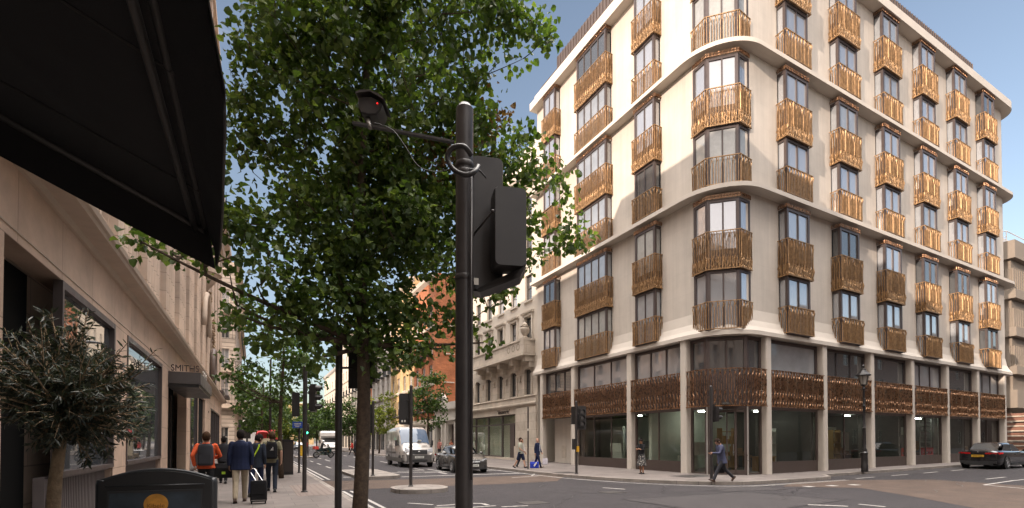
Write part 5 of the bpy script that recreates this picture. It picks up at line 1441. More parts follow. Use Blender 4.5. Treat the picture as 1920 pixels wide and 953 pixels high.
# island poles with backing boards
for (x, y, h, lab, bx, bz, bw, bh) in ((4.65, 15.91, 3.35, 'black signal pole on the small island with backing board seen from behind', -.16, 2.72, .46, 1.05),
                                       (4.60, 21.5, 3.25, 'black signal pole on the long island with backing board and small white labels', -.18, 2.62, .46, 1.25)):
    t = pole(lab, x, y, h, .055, z=.132)
    M = Matrix.Rotation(R(-12), 3, 'Z'); c = Vector((x, y, bz)) + M @ Vector((bx, .12, 0)); b = MB()
    pts = rounded(-bw / 2, bw / 2, -bh / 2, bh / 2, .06, 3); b.loft([[c + M @ Vector((px2, d, pz)) for px2, pz in pts] for d in (0, .02)]); b.build('backing_board', M_POLE, t)
    head(t, c.x + .05, c.y + .12, bz, R(168), 3, .9)
    for dz in (.3, -.3): b = MB(); b.tube([(x, y, bz + dz), (c.x, c.y, bz + dz)], .018, 6); b.build('bracket', M_POLE, t)
    b = MB(); b.obox(c + M @ Vector((-.12, -.004, -bh / 2 + .12)), (.05, .004, .07), M); b.obox(c + M @ Vector((-.03, -.004, -bh / 2 + .12)), (.05, .004, .07), M); b.build('label_plate', MATS['label_white'], t)
# signals in front of the corner building
t = pole('black signal pole with yellow button box before the window mirroring the van', 13.21, 18.45, 3.35, .06)
head(t, 13.42, 18.30, 2.72, R(-25), 3, .92, (.42, 1.1)); head(t, 13.30, 18.75, 2.85, R(120), 3, .92)
b = MB(); b.tube([(13.21, 18.45, 2.9), (13.4, 18.35, 2.9)], .02, 6); b.build('bracket', M_POLE, t)
b = MB(); b.obox((13.22, 18.36, 1.28), (.11, .08, .26)); b.build('button_box', mat('signal_yellow', (.62, .33, .02), .45, var=.05), t)
b = MB(); b.obox((13.10, 18.47, 1.5), (.11, .2, .5)); b.build('control_box', M_POLE, t)
t = pole('slender black signal pole before the corner shop door, behind the walking man', 15.91, 13.18, 3.68, .062)
head(t, 16.18, 13.2, 2.72, R(75), 2, 1.0); b = MB()
b.obox((16.06, 13.19, 2.75), (.05, .1, .7)); b.tube([(15.91, 13.18, 2.9), (16.1, 13.2, 2.9)], .02, 6); b.build('bracket', M_POLE, t)
# thin sign-less post by the couple
t = pole('thin black post on the kerb in front of the walking couple', 13.14, 22.81, 3.35, .038, None, name='post', cat='post')
b = MB(); b.lathe([(.041, 2.2), (.043, 2.22), (.043, 2.3), (.041, 2.32)], 10, (13.14, 22.81, 0)); b.build('clamp_band', MATS['label_white'], t)
# heritage lamp post on the side street
lx, ly = 26.1, 12.72; lz = .12 + rise(lx)
lp = thing('street_lamp', 'black heritage lamp post with hexagonal lantern on the side street', 'street lamp', (lx, ly, lz)); b = MB()
b.lathe([(.17, 0), (.17, .35), (.15, .4), (.15, 1.0), (.17, 1.04), (.11, 1.12), (.13, 1.2), (.085, 1.3), (.075, 2.4), (.09, 2.43), (.07, 2.47), (.062, 3.6), (.085, 3.64), (.06, 3.7), (.05, 4.55), (.09, 4.6), (.05, 4.66), (.04, 4.75)], 14, (lx, ly, lz)); b.build('post', M_POLE, lp, smooth=True, angle=40)
b = MB(); b.lathe([(.05, 4.72), (.14, 4.78), (.15, 4.82)], 8, (lx, ly, lz)); b.lathe([(.30, 5.32), (.31, 5.30), (.37, 5.33), (.36, 5.36), (.19, 5.52), (.13, 5.62), (.12, 5.68), (.05, 5.72), (.05, 5.80), (.07, 5.86), (.02, 5.94), (.001, 6.0)], 8, (lx, ly, lz))
for i in range(6):
    a = PI * i / 3 + .3; b.tube([(lx + .14 * math.cos(a), ly + .14 * math.sin(a), lz + 4.8), (lx + .25 * math.cos(a), ly + .25 * math.sin(a), lz + 5.34)], .014, 5)
b.tube([(lx - .32, ly, lz + 4.52), (lx + .32, ly, lz + 4.52)], .014, 6)
ln = b.build('lantern', M_POLE, lp); b = MB(); b.lathe([(.13, 4.82), (.235, 5.32)], 6, (lx, ly, lz)); lp.scale = (.9, .9, .875); b.build('lantern_glass', mat('lantern_glass', (.42, .40, .36), .1, var=.1), ln)
# left pavement: cabinet, name sign, column lamp, yellow box, green light
t = thing('utility_cabinet', 'pair of dark cabinet panels behind the slim tree', 'cabinet', (1.15, 24.5, .12)); b = MB(); b.box(.78, 1.62, 24.2, 24.9, .12, 1.66); b.box(.74, 1.66, 24.16, 24.94, 1.66, 1.72); b.build('body', M_BLACK, t); b = MB(); b.box(.80, 1.18, 24.17, 24.2, .25, 1.6); b.box(1.22, 1.6, 24.17, 24.2, .25, 1.6); b.build('door', mat('cabinet_brown', (.04, .03, .027), .6, var=.2), t)
t = pole('black post carrying a small blue plate beside the cabinet', 1.95, 25.4, 2.35, .05, None, name='sign_post', cat='sign'); b = MB(); b.obox((1.86, 25.3, 2.42), (.46, .03, .30), Matrix.Rotation(R(-20), 3, 'Z')); s_ = b.build('sign_plate', mat('sign_blue', (.03, .09, .42), .45, var=.05), t)
b = MB(); M = Matrix.Rotation(R(-20), 3, 'Z')
for k, wd in ((.06, .34), (-.01, .30), (-.08, .2)): b.obox(Vector((1.86, 25.3, 2.42)) + M @ Vector((0, -.018, k)), (wd, .004, .03), M)
b.build('sign_lettering', MATS['label_white'], s_)
t = thing('street_lamp', 'tall grey lamp column with flat head above the slim tree', 'street lamp', (.9, 33, .12)); b = MB(); b.tube([(.9, 33, .1), (.9, 33, 6.6), (1.0, 33, 6.75), (1.8, 33, 6.85)], [.08, .055, .05, .04], 10); b.build('column', M_POLE2, t, smooth=True); b = MB(); b.ell((2.1, 33, 6.87), (.42, .16, .08), 12, 6); b.build('lamp_head', mat('lamp_grey', (.3, .3, .3), .4, var=.05), t, smooth=True)
t = thing('street_lamp', 'dark slim lamp column in front of the white office block', 'street lamp', (-.6, 60, .12)); b = MB(); b.tube([(-.6, 60, .1), (-.6, 60, 7.6)], [.11, .07], 10); b.build('column', M_POLE2, t, smooth=True); b = MB(); b.box(-.95, -.25, 59.8, 60.2, 1.9, 2.9); b.build('control_box', M_POLE, t)
t = thing('keep_left_box', 'yellow traffic box on the distant island', 'traffic box', (4.15, 52, .13)); b = MB(); b.prism(rounded(3.92, 4.38, 51.85, 52.15, .07, 3), .14, 1.2); b.build('body', mat('box_yellow', (.55, .34, .02), .45, var=.1), t, smooth=True, angle=40); b = MB(); b.prism(rounded(3.95, 4.35, 51.88, 52.12, .06, 3), 1.2, 1.24); b.prism(rounded(3.88, 4.42, 51.8, 52.2, .06, 3), .12, .2); b.build('cap', M_POLE, t)
t = pole('distant black signal pole showing a green light beside the yellow box', 4.75, 51.5, 3.2, .06, z=.13); head(t, 4.6, 51.3, 2.75, R(0), 3, 1.0, (.5, 1.15), lit=2)
# ------------------------------------------------------------------ vehicles
M_TYRE = mat('tyre', (0.02, 0.02, 0.02), .85, var=.2, vs=20)
M_RIM = mat('alloy', (0.45, 0.45, 0.46), .3, .8, var=.1)
M_RIMD = mat('alloy_dark', (0.10, 0.10, 0.105), .35, .7, var=.1)
M_CGL = mat('car_glass', (0.03, 0.035, 0.04), .03, var=0, ior=2.1)
M_PLAS = mat('black_plastic', (0.03, 0.03, 0.031), .55, var=.15)
M_CHR = mat('chrome', (0.7, 0.7, 0.7), .12, 1.0, var=0)
M_HEAD = mat('headlamp', (0.55, 0.57, 0.6), .08, .2, var=0, ior=1.8)
M_TAIL = mat('tail_lamp', (0.42, 0.012, 0.012), .15, var=0)
M_PLW = mat('plate_white', (.65, .65, .6), .5, var=0); M_PLY = mat('plate_yellow', (.65, .38, .03), .5, var=0); M_PLT = mat('plate_ink', (.02, .02, .02), .5, var=0)
def paint(name, c, metal=.2, rough=.28): return mat(name, c, rough, metal, var=.05, vs=2, coat=.8)
def wheel(parent, x, y, r, w, rim, spokes=10):
    b = MB(); b.lathe([(r * .62, -w / 2 + .01), (r * .93, -w / 2), (r, -w / 2 + .03), (r, w / 2 - .03), (r * .93, w / 2), (r * .62, w / 2 - .01)], 26, (x, y, r), 'x'); o = b.build('wheel', M_TYRE, parent, smooth=True, angle=35)
    b = MB(); sx = 1 if x > 0 else -1; f = w / 2 - .015
    b.lathe([(r * .64, sx * f), (r * .60, sx * (f - .06)), (.01, sx * (f - .07))], 26, (x, y, r), 'x'); b.lathe([(r * .66, sx * (f - .01)), (r * .655, sx * (f + .012)), (r * .60, sx * (f + .012)), (r * .59, sx * (f - .05))], 26, (x, y, r), 'x')
    for k in range(spokes):
        a = 2 * PI * k / spokes; M = Matrix.Rotation(a, 3, 'X'); b.obox(Vector((x + sx * (f - .01), y, r)) + M @ Vector((0, 0, r * .34)), (.025, r * .09, r * .56), M)
    b.lathe([(r * .13, sx * (f - .03)), (r * .12, sx * (f + .012)), (.001, sx * (f + .015))], 12, (x, y, r), 'x'); b.build('rim', rim, o, smooth=True, angle=35)
    return o
def hull(b, st):
    """body shell lofted through stations (y, half section [(x,z)...] from sill to centre top)"""
    rings = []
    for y, sec in st: rings.append([(x, y, z) for x, z in sec] + [(-x, y, z) for x, z in reversed(sec[:-1])])
    b.loft(rings, True, False)
    n = len(rings[0])
    b.add([p for r in rings for p in (r[0], r[-1])], [(2 * i, 2 * i + 1, 2 * i + 3, 2 * i + 2) for i in range(len(rings) - 1)])
def subs(o, lv=1):
    m = o.modifiers.new('s', 'SUBSURF'); m.levels = lv; m.render_levels = lv
    dg = bpy.context.evaluated_depsgraph_get(); me = bpy.data.meshes.new_from_object(o.evaluated_get(dg)); o.modifiers.clear(); o.data = me
    me.polygons.foreach_set('use_smooth', [True] * len(me.polygons)); return o
def sec(hw, zl, zb, zt, tuck=.9):
    zm = zl + (zb - zl) * .45
    return [(hw * tuck, zl), (hw * .985, zl + .07), (hw, zm), (hw * .985, zb - .09), (hw * .95, zb - .01), (hw * .86, zb + .025 + (zt - zb) * .3), (hw * .5, zt - .012), (0, zt)]
def saloon(name, label, col, loc, rz, rim, facing_plate, rear_plate, letters, badge='ring', L_=4.75, W=.91, group=None, front=True):
    t = lthing(name, label, 'car', loc, rz, group); h = L_ / 2; b = MB()
    hull(b, [(-h, sec(W * .78, .36, .80, .92)), (-h + .05, sec(W * .90, .24, .88, 1.02)), (-h + .25, sec(W * .965, .19, .93, 1.06)), (-h + .75, sec(W, .18, .95, 1.04)), (-h + 1.3, sec(W, .18, .95, .99)), (-.1, sec(W * .995, .18, .94, .96)),
             (h - 1.65, sec(W, .18, .93, .98)), (h - 1.1, sec(W, .18, .90, .96)), (h - .55, sec(W * .97, .19, .82, .90)), (h - .2, sec(W * .90, .20, .72, .79)), (h - .04, sec(W * .78, .22, .62, .68)), (h, sec(W * .66, .26, .54, .58))])
    subs(b.build('body', col, t), 1)
    # cabin: rounded glasshouse with painted roof and pillars
    def ring(y0, y1, hw0, hw1, z): return [(-hw0, y0, z), (-hw0 * .98, y0 + .15, z), (-(hw0 + hw1) / 2 * 1.02, (y0 + y1) / 2, z), (-hw1, y1 - .25, z), (-hw1 * .82, y1, z), (hw1 * .82, y1, z), (hw1, y1 - .25, z), ((hw0 + hw1) / 2 * 1.02, (y0 + y1) / 2, z), (hw0 * .98, y0 + .15, z), (hw0, y0, z)]
    A = ring(-h + .62, h - 1.30, W * .78, W * .84, .93); B_ = ring(-h + 1.28, h - 2.02, W * .66, W * .67, 1.385); Cc = ring(-h + 1.5, h - 2.25, W * .5, W * .5, 1.445)
    b = MB(); b.loft([A, B_, Cc]); cab = subs(b.build('cabin', col, t), 1)
    V = lambda p: Vector(p)
    def pane(nm, i0, i1, u0, u1, s0=.06, s1=.94, push=.022):
        b = MB(); a, c, d, e = V(A[i0]), V(A[i1]), V(B_[i1]), V(B_[i0]); cen = (a + c + d + e) / 4; nrm = (c - a).cross(e - a).normalized()
        if nrm.dot(cen - Vector((0, 0, 1.0))) < 0: nrm = -nrm
        P = []
        for u, s in ((s0, u0), (s1, u0), (s1, u1), (s0, u1)): P.append(a.lerp(c, u).lerp(e.lerp(d, u), s) + nrm * push)
        b.quad(*P); b.build(nm, M_CGL, t)
    pane('windscreen', 4, 5, .08, .95); pane('rear_window', 9, 0, .16, .93, .07, .93, .03)
    for (i, j) in ((2, 3), (6, 7)): pane('side_window', i, j, .06, .90, .04 if i == 2 else .03, .97)
    for (i, j) in ((1, 2), (7, 8)): pane('side_window', i, j, .06, .88, .05, .95)
    for (i, j) in ((3, 4), (5, 6)): pane('side_window', i, j, .10, .6, .1, .6, .01)
    wy0, wy1 = -h + .95, h - .92; r = .335
    for x in (-1, 1):
        for y in (wy0, wy1):
            b = MB(); b.lathe([(r * 1.2, x * (W + .004)), (.05, x * (W + .006))], 24, (0, y, r), 'x', R(0), R(360)); b.build('wheel_arch', M_PLAS, t)
            wheel(t, x * (W - .085), y, r, .22, rim)
        b = MB(); b.ell((x * (W + .12), h - 1.78, 1.0), (.11, .07, .075), 10, 6); b.tube([(x * W * .93, h - 1.75, .94), (x * (W + .1), h - 1.77, .97)], .025, 6); b.build('mirror', col, t, smooth=True)
        b = MB(); b.box(x * W - .012, x * W + .012, -.95, h - 1.5, .20, .30); b.box(x * (W + .002) - .008, x * (W + .002) + .008, -.35, -.2, .76, .79); b.box(x * (W + .002) - .008, x * (W + .002) + .008, .72, .87, .75, .78); b.build('sill_trim', M_PLAS, t)
    # front
    b = MB(); y = h
    b.xprism([(y - .08, .50), (y + .012, .46), (y + .02, .60), (y - .03, .68)], -.36, .36); b.build('grille', M_PLAS, t)
    b = MB(); b.tube([(-.30, y + .03, .575), (.30, y + .03, .575)], .012, 6); b.lathe([(.085, 0), (.085, .02), (.07, .02), (.07, 0)], 18, (0, y + .018, .575), 'y')
    for a in (90, 210, 330): b.tube([(0, y + .035, .575), (.075 * math.cos(R(a)), y + .035, .575 + .075 * math.sin(R(a)))], .008, 5)
    b.build('front_badge', M_CHR, t)
    for x in (-1, 1):
        b = MB(); b.loft([[(x * .46, y - .055, .60), (x * .46, y - .05, .69), (x * .70, y - .19, .755), (x * .745, y - .22, .68)], [(x * .47, y + .0, .60), (x * .48, y - .03, .70), (x * .72, y - .155, .765), (x * .77, y - .19, .68)]]); b.build('headlight', M_HEAD, t)
        b = MB(); b.xprism([(y - .10, .24), (y - .02, .24), (y - .015, .40), (y - .10, .42)], min(x * .40, x * .68), max(x * .40, x * .68)); b.build('air_intake', M_PLAS, t)
        # rear lamps
        b = MB(); b.loft([[(x * .30, -h - .012, .80), (x * .30, -h - .01, .87), (x * .66, -h + .02, .89), (x * .69, -h + .03, .79)], [(x * .36, -h - .005, .80), (x * .36, -h, .88), (x * .80, -h + .10, .90), (x * .83, -h + .14, .80)]]); b.loft([[(x * .70, -h + .04, .79), (x * .70, -h + .035, .89), (x * .90, -h + .35, .905), (x * .90, -h + .32, .82)], [(x * .72, -h + .02, .79), (x * .72, -h + .015, .89), (x * .93, -h + .35, .905), (x * .93, -h + .30, .82)]]); b.build('tail_light', M_TAIL, t)
    b = MB(); b.box(-.75, .75, -h - .02, -h + .1, .30, .42); b.box(-.6, .6, -h - .03, -h + .05, .22, .30); b.build('rear_bumper', M_PLAS, t)
    b = MB(); b.box(-.7, .7, h - .10, h + .005, .20, .28); b.build('front_lip', M_PLAS, t)
    for nm, yy, m, rot in (('front_plate', h + .03, M_PLW, R(180)), ('rear_plate', -h - .03, M_PLY, 0)):
        zc = .40 if yy > 0 else .70
        b = MB(); b.box(-.26, .26, yy - .012, yy + .012, zc - .06, zc + .06); p_ = b.build(nm, m, t)
        text(letters, .10, 'plate_lettering', M_PLT, p_, (0, yy + (.016 if yy > 0 else -.016), zc), (R(90), 0, rot), .002, sx=.9)
    b = MB(); b.lathe([(.035, 0), (.03, -.012), (.001, -.013)], 14, (0, -h - .01, .92), 'y'); b.box(.42, .62, -h - .012, -h + .01, .915, .935); b.build('boot_badge', M_CHR, t)
    return t
saloon('parked_car', 'dark grey saloon car with ring badge waiting next to the white van', paint('paint_grey', (.085, .08, .075), .5, .3), (10.15, 25.15, 0), R(180 - 5), M_RIM, 1, 1, 'GY18 AFB')
bx_ = 36.3; saloon('parked_car', 'black saloon car seen from behind at the right kerb', paint('paint_black', (.012, .012, .014), .1, .18), (bx_ + 1.0, 11.45, rise(bx_) + .005), R(-90), M_RIM, 1, 1, 'KP63 OOJ')
saloon('distant_car', 'dark car coming down the far left lane below the sunlit trees', paint('paint_blue', (.05, .055, .065), .3, .3), (7.3, 96, 0), R(180), M_RIM, 1, 1, 'LR15 KTV')
saloon('distant_car', 'pale car farther back beside the yellow traffic box', paint('paint_silver', (.35, .35, .35), .5, .3), (4.4, 92, 0), R(0), M_RIM, 1, 1, 'LB12 XRE')
saloon('distant_car', 'white saloon parked by the left kerb in the distance', paint('paint_white', (.6, .6, .58), 0, .3), (3.6, 74, 0), R(0), M_RIM, 1, 1, 'LD14 UVW')

def van(name, label, loc, rz):
    t = lthing(name, label, 'van', loc, rz); W, L_ = 1.02, 5.6; h = L_ / 2; col = paint('paint_van', (.36, .34, .32), .05, .35)
    def s(hw, zl, zt, k=.92): return [(hw * .95, zl), (hw, zl + .12), (hw, zl + (zt - zl) * .40), (hw * .985, zl + (zt - zl) * .62), (hw * .955, zl + (zt - zl) * .82), (hw * k, zt - .16), (hw * .72, zt - .02), (0, zt)]
    b = MB(); hull(b, [(-h, s(W * .96, .42, 2.46)), (-h + .06, s(W, .32, 2.52)), (-h + 1.2, s(W, .30, 2.58)), (h - 2.5, s(W, .30, 2.60)), (h - 2.05, s(W, .30, 2.56)), (h - 1.72, s(W * .99, .30, 2.40, .88)), (h - 1.35, s(W * .985, .30, 1.98, .88)), (h - .98, s(W * .98, .30, 1.50, .9)),
                      (h - .60, s(W * .97, .30, 1.30, .9)), (h - .22, s(W * .93, .30, 1.16, .88)), (h - .05, s(W * .86, .32, 1.02, .86)), (h, s(W * .76, .36, .92, .84))]); b.build('body', col, t, smooth=True, angle=50)
    # windscreen follows the sloping stations
    b = MB(); G_ = []
    for yy, zt, W_s, k in ((h - 1.78, 2.425, 1.01, .885), (h - 1.72, 2.40, 1.01, .88), (h - 1.35, 1.98, 1.005, .88), (h - 1.02, 1.535, 1.0, .9)):
        G_.append([(x, yy + .018, z + .018) for x, z in ((-k * W_s, zt - .145), (-.72 * W_s, zt - .02), (0, zt), (.72 * W_s, zt - .02), (k * W_s, zt - .145))])
    vs = [q for r in G_ for q in r]; b.add(vs, [(j * 5 + i, j * 5 + i + 1, (j + 1) * 5 + i + 1, (j + 1) * 5 + i) for j in range(3) for i in range(4)]); b.build('windscreen', mat('van_screen', (.06, .09, .14), .05, .0, var=0, ior=1.42), t, smooth=True)
    for x in (-1, 1):
        b = MB(); b.add([(x * 1.022, h - 1.98, 1.36), (x * 1.022, h - 1.22, 1.36), (x * 1.0, h - 1.36, 1.62), (x * .965, h - 1.62, 2.0), (x * .965, h - 1.98, 2.02)], [(0, 1, 2, 3, 4)]); b.build('side_window', M_CGL, t)
        b = MB(); b.box(x * 1.03 - .02, x * 1.03 + .02, -h + .1, h - .3, .34, .60); b.box(x * 1.03 - .014, x * 1.03 + .014, -h + .2, h - 2.2, .84, .94); b.build('side_trim', mat('grey_trim', (.10, .095, .09), .55, var=.1), t)
        b = MB(); b.box(x * 1.026 - .004, x * 1.026 + .004, h - 2.06, h - 2.04, .6, 2.1); b.box(x * 1.026 - .004, x * 1.026 + .004, h - 3.5, h - 3.48, .6, 2.2); b.box(x * 1.026 - .004, x * 1.026 + .004, -h + .2, h - 2.2, 1.30, 1.325); b.build('door_seam', M_PLAS, t)
        b = MB(); b.obox((x * 1.17, h - 1.32, 1.52), (.14, .10, .34)); b.tube([(x * 1.0, h - 1.3, 1.42), (x * 1.15, h - 1.32, 1.45)], .035, 6); b.build('mirror', M_PLAS, t)
        b = MB(); b.loft([[(x * .54, h - .06, .98), (x * .54, h - .10, 1.13), (x * .84, h - .22, 1.24), (x * .88, h - .2, .98)], [(x * .55, h - .005, .98), (x * .56, h - .06, 1.14), (x * .86, h - .17, 1.25), (x * .92, h - .13, .98)]]); b.build('headlight', M_HEAD, t)
        for y in (-h + 1.15, h - 1.0):
            b = MB(); b.lathe([(.43, x * 1.026), (.05, x * 1.028)], 24, (0, y, .35), 'x'); b.build('wheel_arch', M_PLAS, t); wheel(t, x * .93, y, .35, .22, M_RIMD, 8)
    b = MB(); b.xprism([(h - .05, .86), (h + .03, .84), (h + .02, 1.08), (h - .06, 1.12)], -.50, .50); gr_ = b.build('grille', M_PLAS, t)
    b = MB()
    for k in range(3): b.box(-.47, .47, h + .02, h + .04, .885 + k * .065, .91 + k * .065)
    b.build('grille_bar', mat('grille_grey', (.16, .16, .16), .4, .5, var=0), gr_)
    b = MB(); b.ell((0, h + .035, .985), (.085, .012, .036), 14, 6); b.build('front_badge', M_CHR, gr_, smooth=True)
    b = MB(); b.loft([[(-.98, h - .45, z), (-.93, h - .16, z), (-.75, h + .03, z), (.75, h + .03, z), (.93, h - .16, z), (.98, h - .45, z)] for z in (.32, .78)]); b.build('front_bumper', MATS['grey_trim'], t)
    b = MB(); b.box(-.5, .5, h + .03, h + .05, .38, .50); b.build('air_intake', M_PLAS, t)
    b = MB(); b.box(-.28, .28, h + .03, h + .055, .58, .70); p_ = b.build('front_plate', M_PLW, t); text('BD14 OYO', .10, 'plate_lettering', M_PLT, p_, (0, h + .058, .64), (R(90), 0, R(180)), .002, sx=.9)
    b = MB(); b.box(-.62, -.3, h - .62, h - .5, 1.34, 1.36); b.box(.3, .62, h - .62, h - .5, 1.34, 1.36); b.build('bonnet_vent', M_PLAS, t)
    b = MB(); b.obox((-.25, h - 1.0, 1.66), (.24, .01, .13), Matrix.Rotation(R(-40), 3, 'X')); b.build('paper_permit', mat('paper', (.6, .6, .55), .7, var=0), t)
    return t
van('parked_van', 'white high roof panel van waiting on the main street', (9.25, 32.1, 0), R(180 - 3))
# motorhome / lorry with overhanging luton in the distance
t = lthing('motorhome', 'white motorhome with an overhanging cab roof in the distance', 'motorhome', (8.6, 66, 0), R(176)); M_MH = paint('paint_motorhome', (.42, .41, .40), 0, .4); b = MB()
b.loft([[(-1.15, y, z0), (1.15, y, z0), (1.15, y, z1), (1.05, y, z1 + .1), (-1.05, y, z1 + .1), (-1.15, y, z1)] for y, z0, z1 in ((-3, .5, 2.8), (1.2, .5, 2.8))]); b.loft([[(-1.12, y, z0), (1.12, y, z0), (1.12, y, z1), (1.0, y, z1 + .12), (-1.0, y, z1 + .12), (-1.12, y, z1)] for y, z0, z1 in ((1.2, 1.95, 2.8), (2.1, 2.0, 2.75), (2.5, 2.25, 2.55))]); b.build('body', M_MH, t)
b = MB(); hull(b, [(1.2, sec(1.0, .35, 1.25, 1.95)), (1.8, sec(1.0, .35, 1.25, 1.9)), (2.3, sec(.98, .35, 1.2, 1.35)), (2.95, sec(.92, .38, 1.0, 1.1)), (3.1, sec(.8, .42, .85, .9))]); b.build('cab', M_MH, t, smooth=True, angle=40)
b = MB(); b.quad((-.9, 2.36, 1.32), (.9, 2.36, 1.32), (.85, 1.9, 1.95), (-.85, 1.9, 1.95)); b.build('windscreen', M_CGL, t)
b = MB(); b.box(-.45, .45, 3.02, 3.12, .6, .85); b.build('grille', M_PLAS, t)
for x in (-1, 1):
    b = MB(); b.box(x * .72 - .15, x * .72 + .15, 2.98, 3.08, .68, .88); b.build('headlight', M_HEAD, t)
    b = MB(); b.box(x * 1.152 - .004, x * 1.152 + .004, -1.5, .2, 1.5, 2.2); b.build('side_window', M_CGL, t)
    b = MB(); b.box(x * 1.2 - .1, x * 1.2 + .1, 2.0, 2.1, 1.35, 1.75); b.build('mirror', M_PLAS, t)
    for y in (-1.7, 2.2): wheel(t, x * .95, y, .34, .22, M_RIMD, 6)
# motorcycle crossing the road
t = lthing('motorcycle', 'dark green touring motorcycle crossing between the poles', 'motorcycle', (6.0, 50.0, 0), R(-70)); b = MB()
M_MC = paint('paint_motorcycle', (.015, .035, .035), .2, .25)
b.loft([[(x * w_, y, z + dz) for x, dz in ((-1, 0), (-.8, .16), (.8, .16), (1, 0), (.7, -.14), (-.7, -.14))] for y, w_, z in ((-.75, .10, .80), (-.4, .16, .76), (0, .17, .78), (.3, .22, .84), (.6, .18, .80), (.8, .08, .75))]); b.loft([[(-.26, y, .55), (.26, y, .55), (.22, y, .95), (-.22, y, .95)] for y in (.45, .62)]); b.box(-.16, .16, -.3, .45, .28, .62); b.build('body', M_MC, t, smooth=True, angle=40)
for y in (-.72, .74):
    b = MB(); b.lathe([(.22, -.06), (.30, -.065), (.32, 0), (.30, .065), (.22, .06), (.22, -.06)], 22, (0, y, .32), 'x'); w_ = b.build('wheel', M_TYRE, t, smooth=True); b = MB(); b.lathe([(.22, -.02), (.22, .02), (.03, .03), (.03, -.03)], 14, (0, y, .32), 'x'); b.build('rim', M_RIM, w_)
b = MB(); b.tube([(.1, .74, .32), (.1, .5, .95)], .025, 6); b.tube([(-.1, .74, .32), (-.1, .5, .95)], .025, 6); b.tube([(-.36, .35, 1.08), (0, .48, 1.0), (.36, .35, 1.08)], .02, 6); b.build('fork', M_CHR, t)
b = MB(); b.tube([(.15, -.1, .35), (.2, -.8, .38)], .05, 8); b.tube([(-.15, -.1, .35), (-.2, -.8, .38)], .05, 8); b.build('exhaust', M_CHR, t)
b = MB(); b.quad((-.22, .56, 1.0), (.22, .56, 1.0), (.18, .42, 1.32), (-.18, .42, 1.32)); b.build('windshield', M_CGL, t)
b = MB(); b.loft([[(x * .24, y, z) for x, z in ((-1, .86), (1, .86), (.9, 1.14), (-.9, 1.14))] for y in (-.98, -.6)]); b.build('top_box', mat('red_plastic', (.5, .04, .03), .4, var=.1), t)
# pedicab with red hood behind the walking men
pc = at(491, 850, 29.0); t = lthing('pedicab', 'pedicab with red hood and pennant behind the man in the olive shirt', 'pedicab', (pc.x, pc.y, .12), R(10)); M_HOOD = mat('red_hood', (.50, .05, .05), .7, var=.15)
b = MB(); rings = []
for k in range(9):
    a = R(-20) + R(150) * k / 8; rings.append([(x, -.05 + .36 * math.cos(a), 1.80 + .36 * math.sin(a) - (.15 if abs(x) > .28 else .04 if abs(x) > .2 else 0)) for x in (-.32, -.24, 0, .24, .32)])
b.loft(rings, False, False); b.build('hood', M_HOOD, t, smooth=True)
b = MB(); b.box(-.45, .45, -.35, .3, .75, .86); b.box(-.45, .45, -.42, -.33, .75, 1.68); b.box(-.45, .45, .3, .36, .45, .86); b.build('seat', mat('cream_seat', (.5, .42, .28), .7, var=.1), t)
b = MB(); b.tube([(0, .3, .5), (0, 1.5, .5), (0, 1.6, .95)], .03, 6); b.tube([(-.42, -.35, .5), (-.42, -.35, 1.8)], .02, 6); b.tube([(.42, -.35, .5), (.42, -.35, 1.8)], .02, 6); b.tube([(-.25, 1.6, 1.0), (.25, 1.6, 1.0)], .018, 6); b.tube([(.48, -.3, .8), (.62, -.3, 2.15)], .012, 6); b.build('frame', M_CHR, t)
b = MB(); b.add([(.56, -.3, 1.45), (.95, -.32, 1.42), (.74, -.3, 1.78)], [(0, 1, 2)]); b.add([(.56, -.29, 1.45), (.95, -.31, 1.42), (.74, -.29, 1.78)], [(0, 2, 1)]); b.build('pennant', M_HOOD, t)
b = MB()
for k in range(14): b.ell((.48 + .15 * math.sin(k * 2.4), -.3 + .05 * math.cos(k), 1.95 + .2 * math.cos(k * 1.7)), (.05, .05, .05), 8, 5)
b.build('paper_flowers', M_HOOD, t, smooth=True)
for x, y in ((-.5, -.1), (.5, -.1), (0, 1.6)):
    b = MB(); b.lathe([(.30, -.02), (.33, -.02), (.33, .02), (.30, .02), (.30, -.02)], 20, (x, y, .33), 'x'); w_ = b.build('wheel', M_TYRE, t); b = MB()
    for k in range(8): a = PI * k / 8; b.tube([(x, y + .3 * math.cos(a), .33 + .3 * math.sin(a)), (x, y - .3 * math.cos(a), .33 - .3 * math.sin(a))], .004, 4)
    b.build('spoke', M_CHR, w_)
# ------------------------------------------------------------------ people
def skin(n, c): return mat('skin_' + n, c, .55, var=.06, vs=10, spec=.35)
SK_L = skin('light', (.48, .28, .20)); SK_M = skin('tan', (.36, .19, .12)); SK_D = skin('brown', (.16, .085, .055))
def cloth(n, c, var=.12): return mat('cloth_' + n, c, .85, var=var, vs=12, bump=.4, bs=70, spec=.2)
def ring_(c, rx, ry, M=None, n=14):
    c = Vector(c); return [c + (M @ Vector((rx * math.cos(2 * PI * k / n), ry * math.sin(2 * PI * k / n), 0)) if M else Vector((rx * math.cos(2 * PI * k / n), ry * math.sin(2 * PI * k / n), 0))) for k in range(n)]
def limb(b, pts, rad, n=10):
    """tapered limb with rounded ends"""
    P = [Vector(p) for p in pts]; d0 = (P[0] - P[1]).normalized(); d1 = (P[-1] - P[-2]).normalized()
    pp = [P[0] + d0 * rad[0] * .8, P[0] + d0 * rad[0] * .45] + P + [P[-1] + d1 * rad[-1] * .45, P[-1] + d1 * rad[-1] * .8]
    b.tube(pp, [rad[0] * .35, rad[0] * .8] + list(rad) + [rad[-1] * .8, rad[-1] * .35], n)
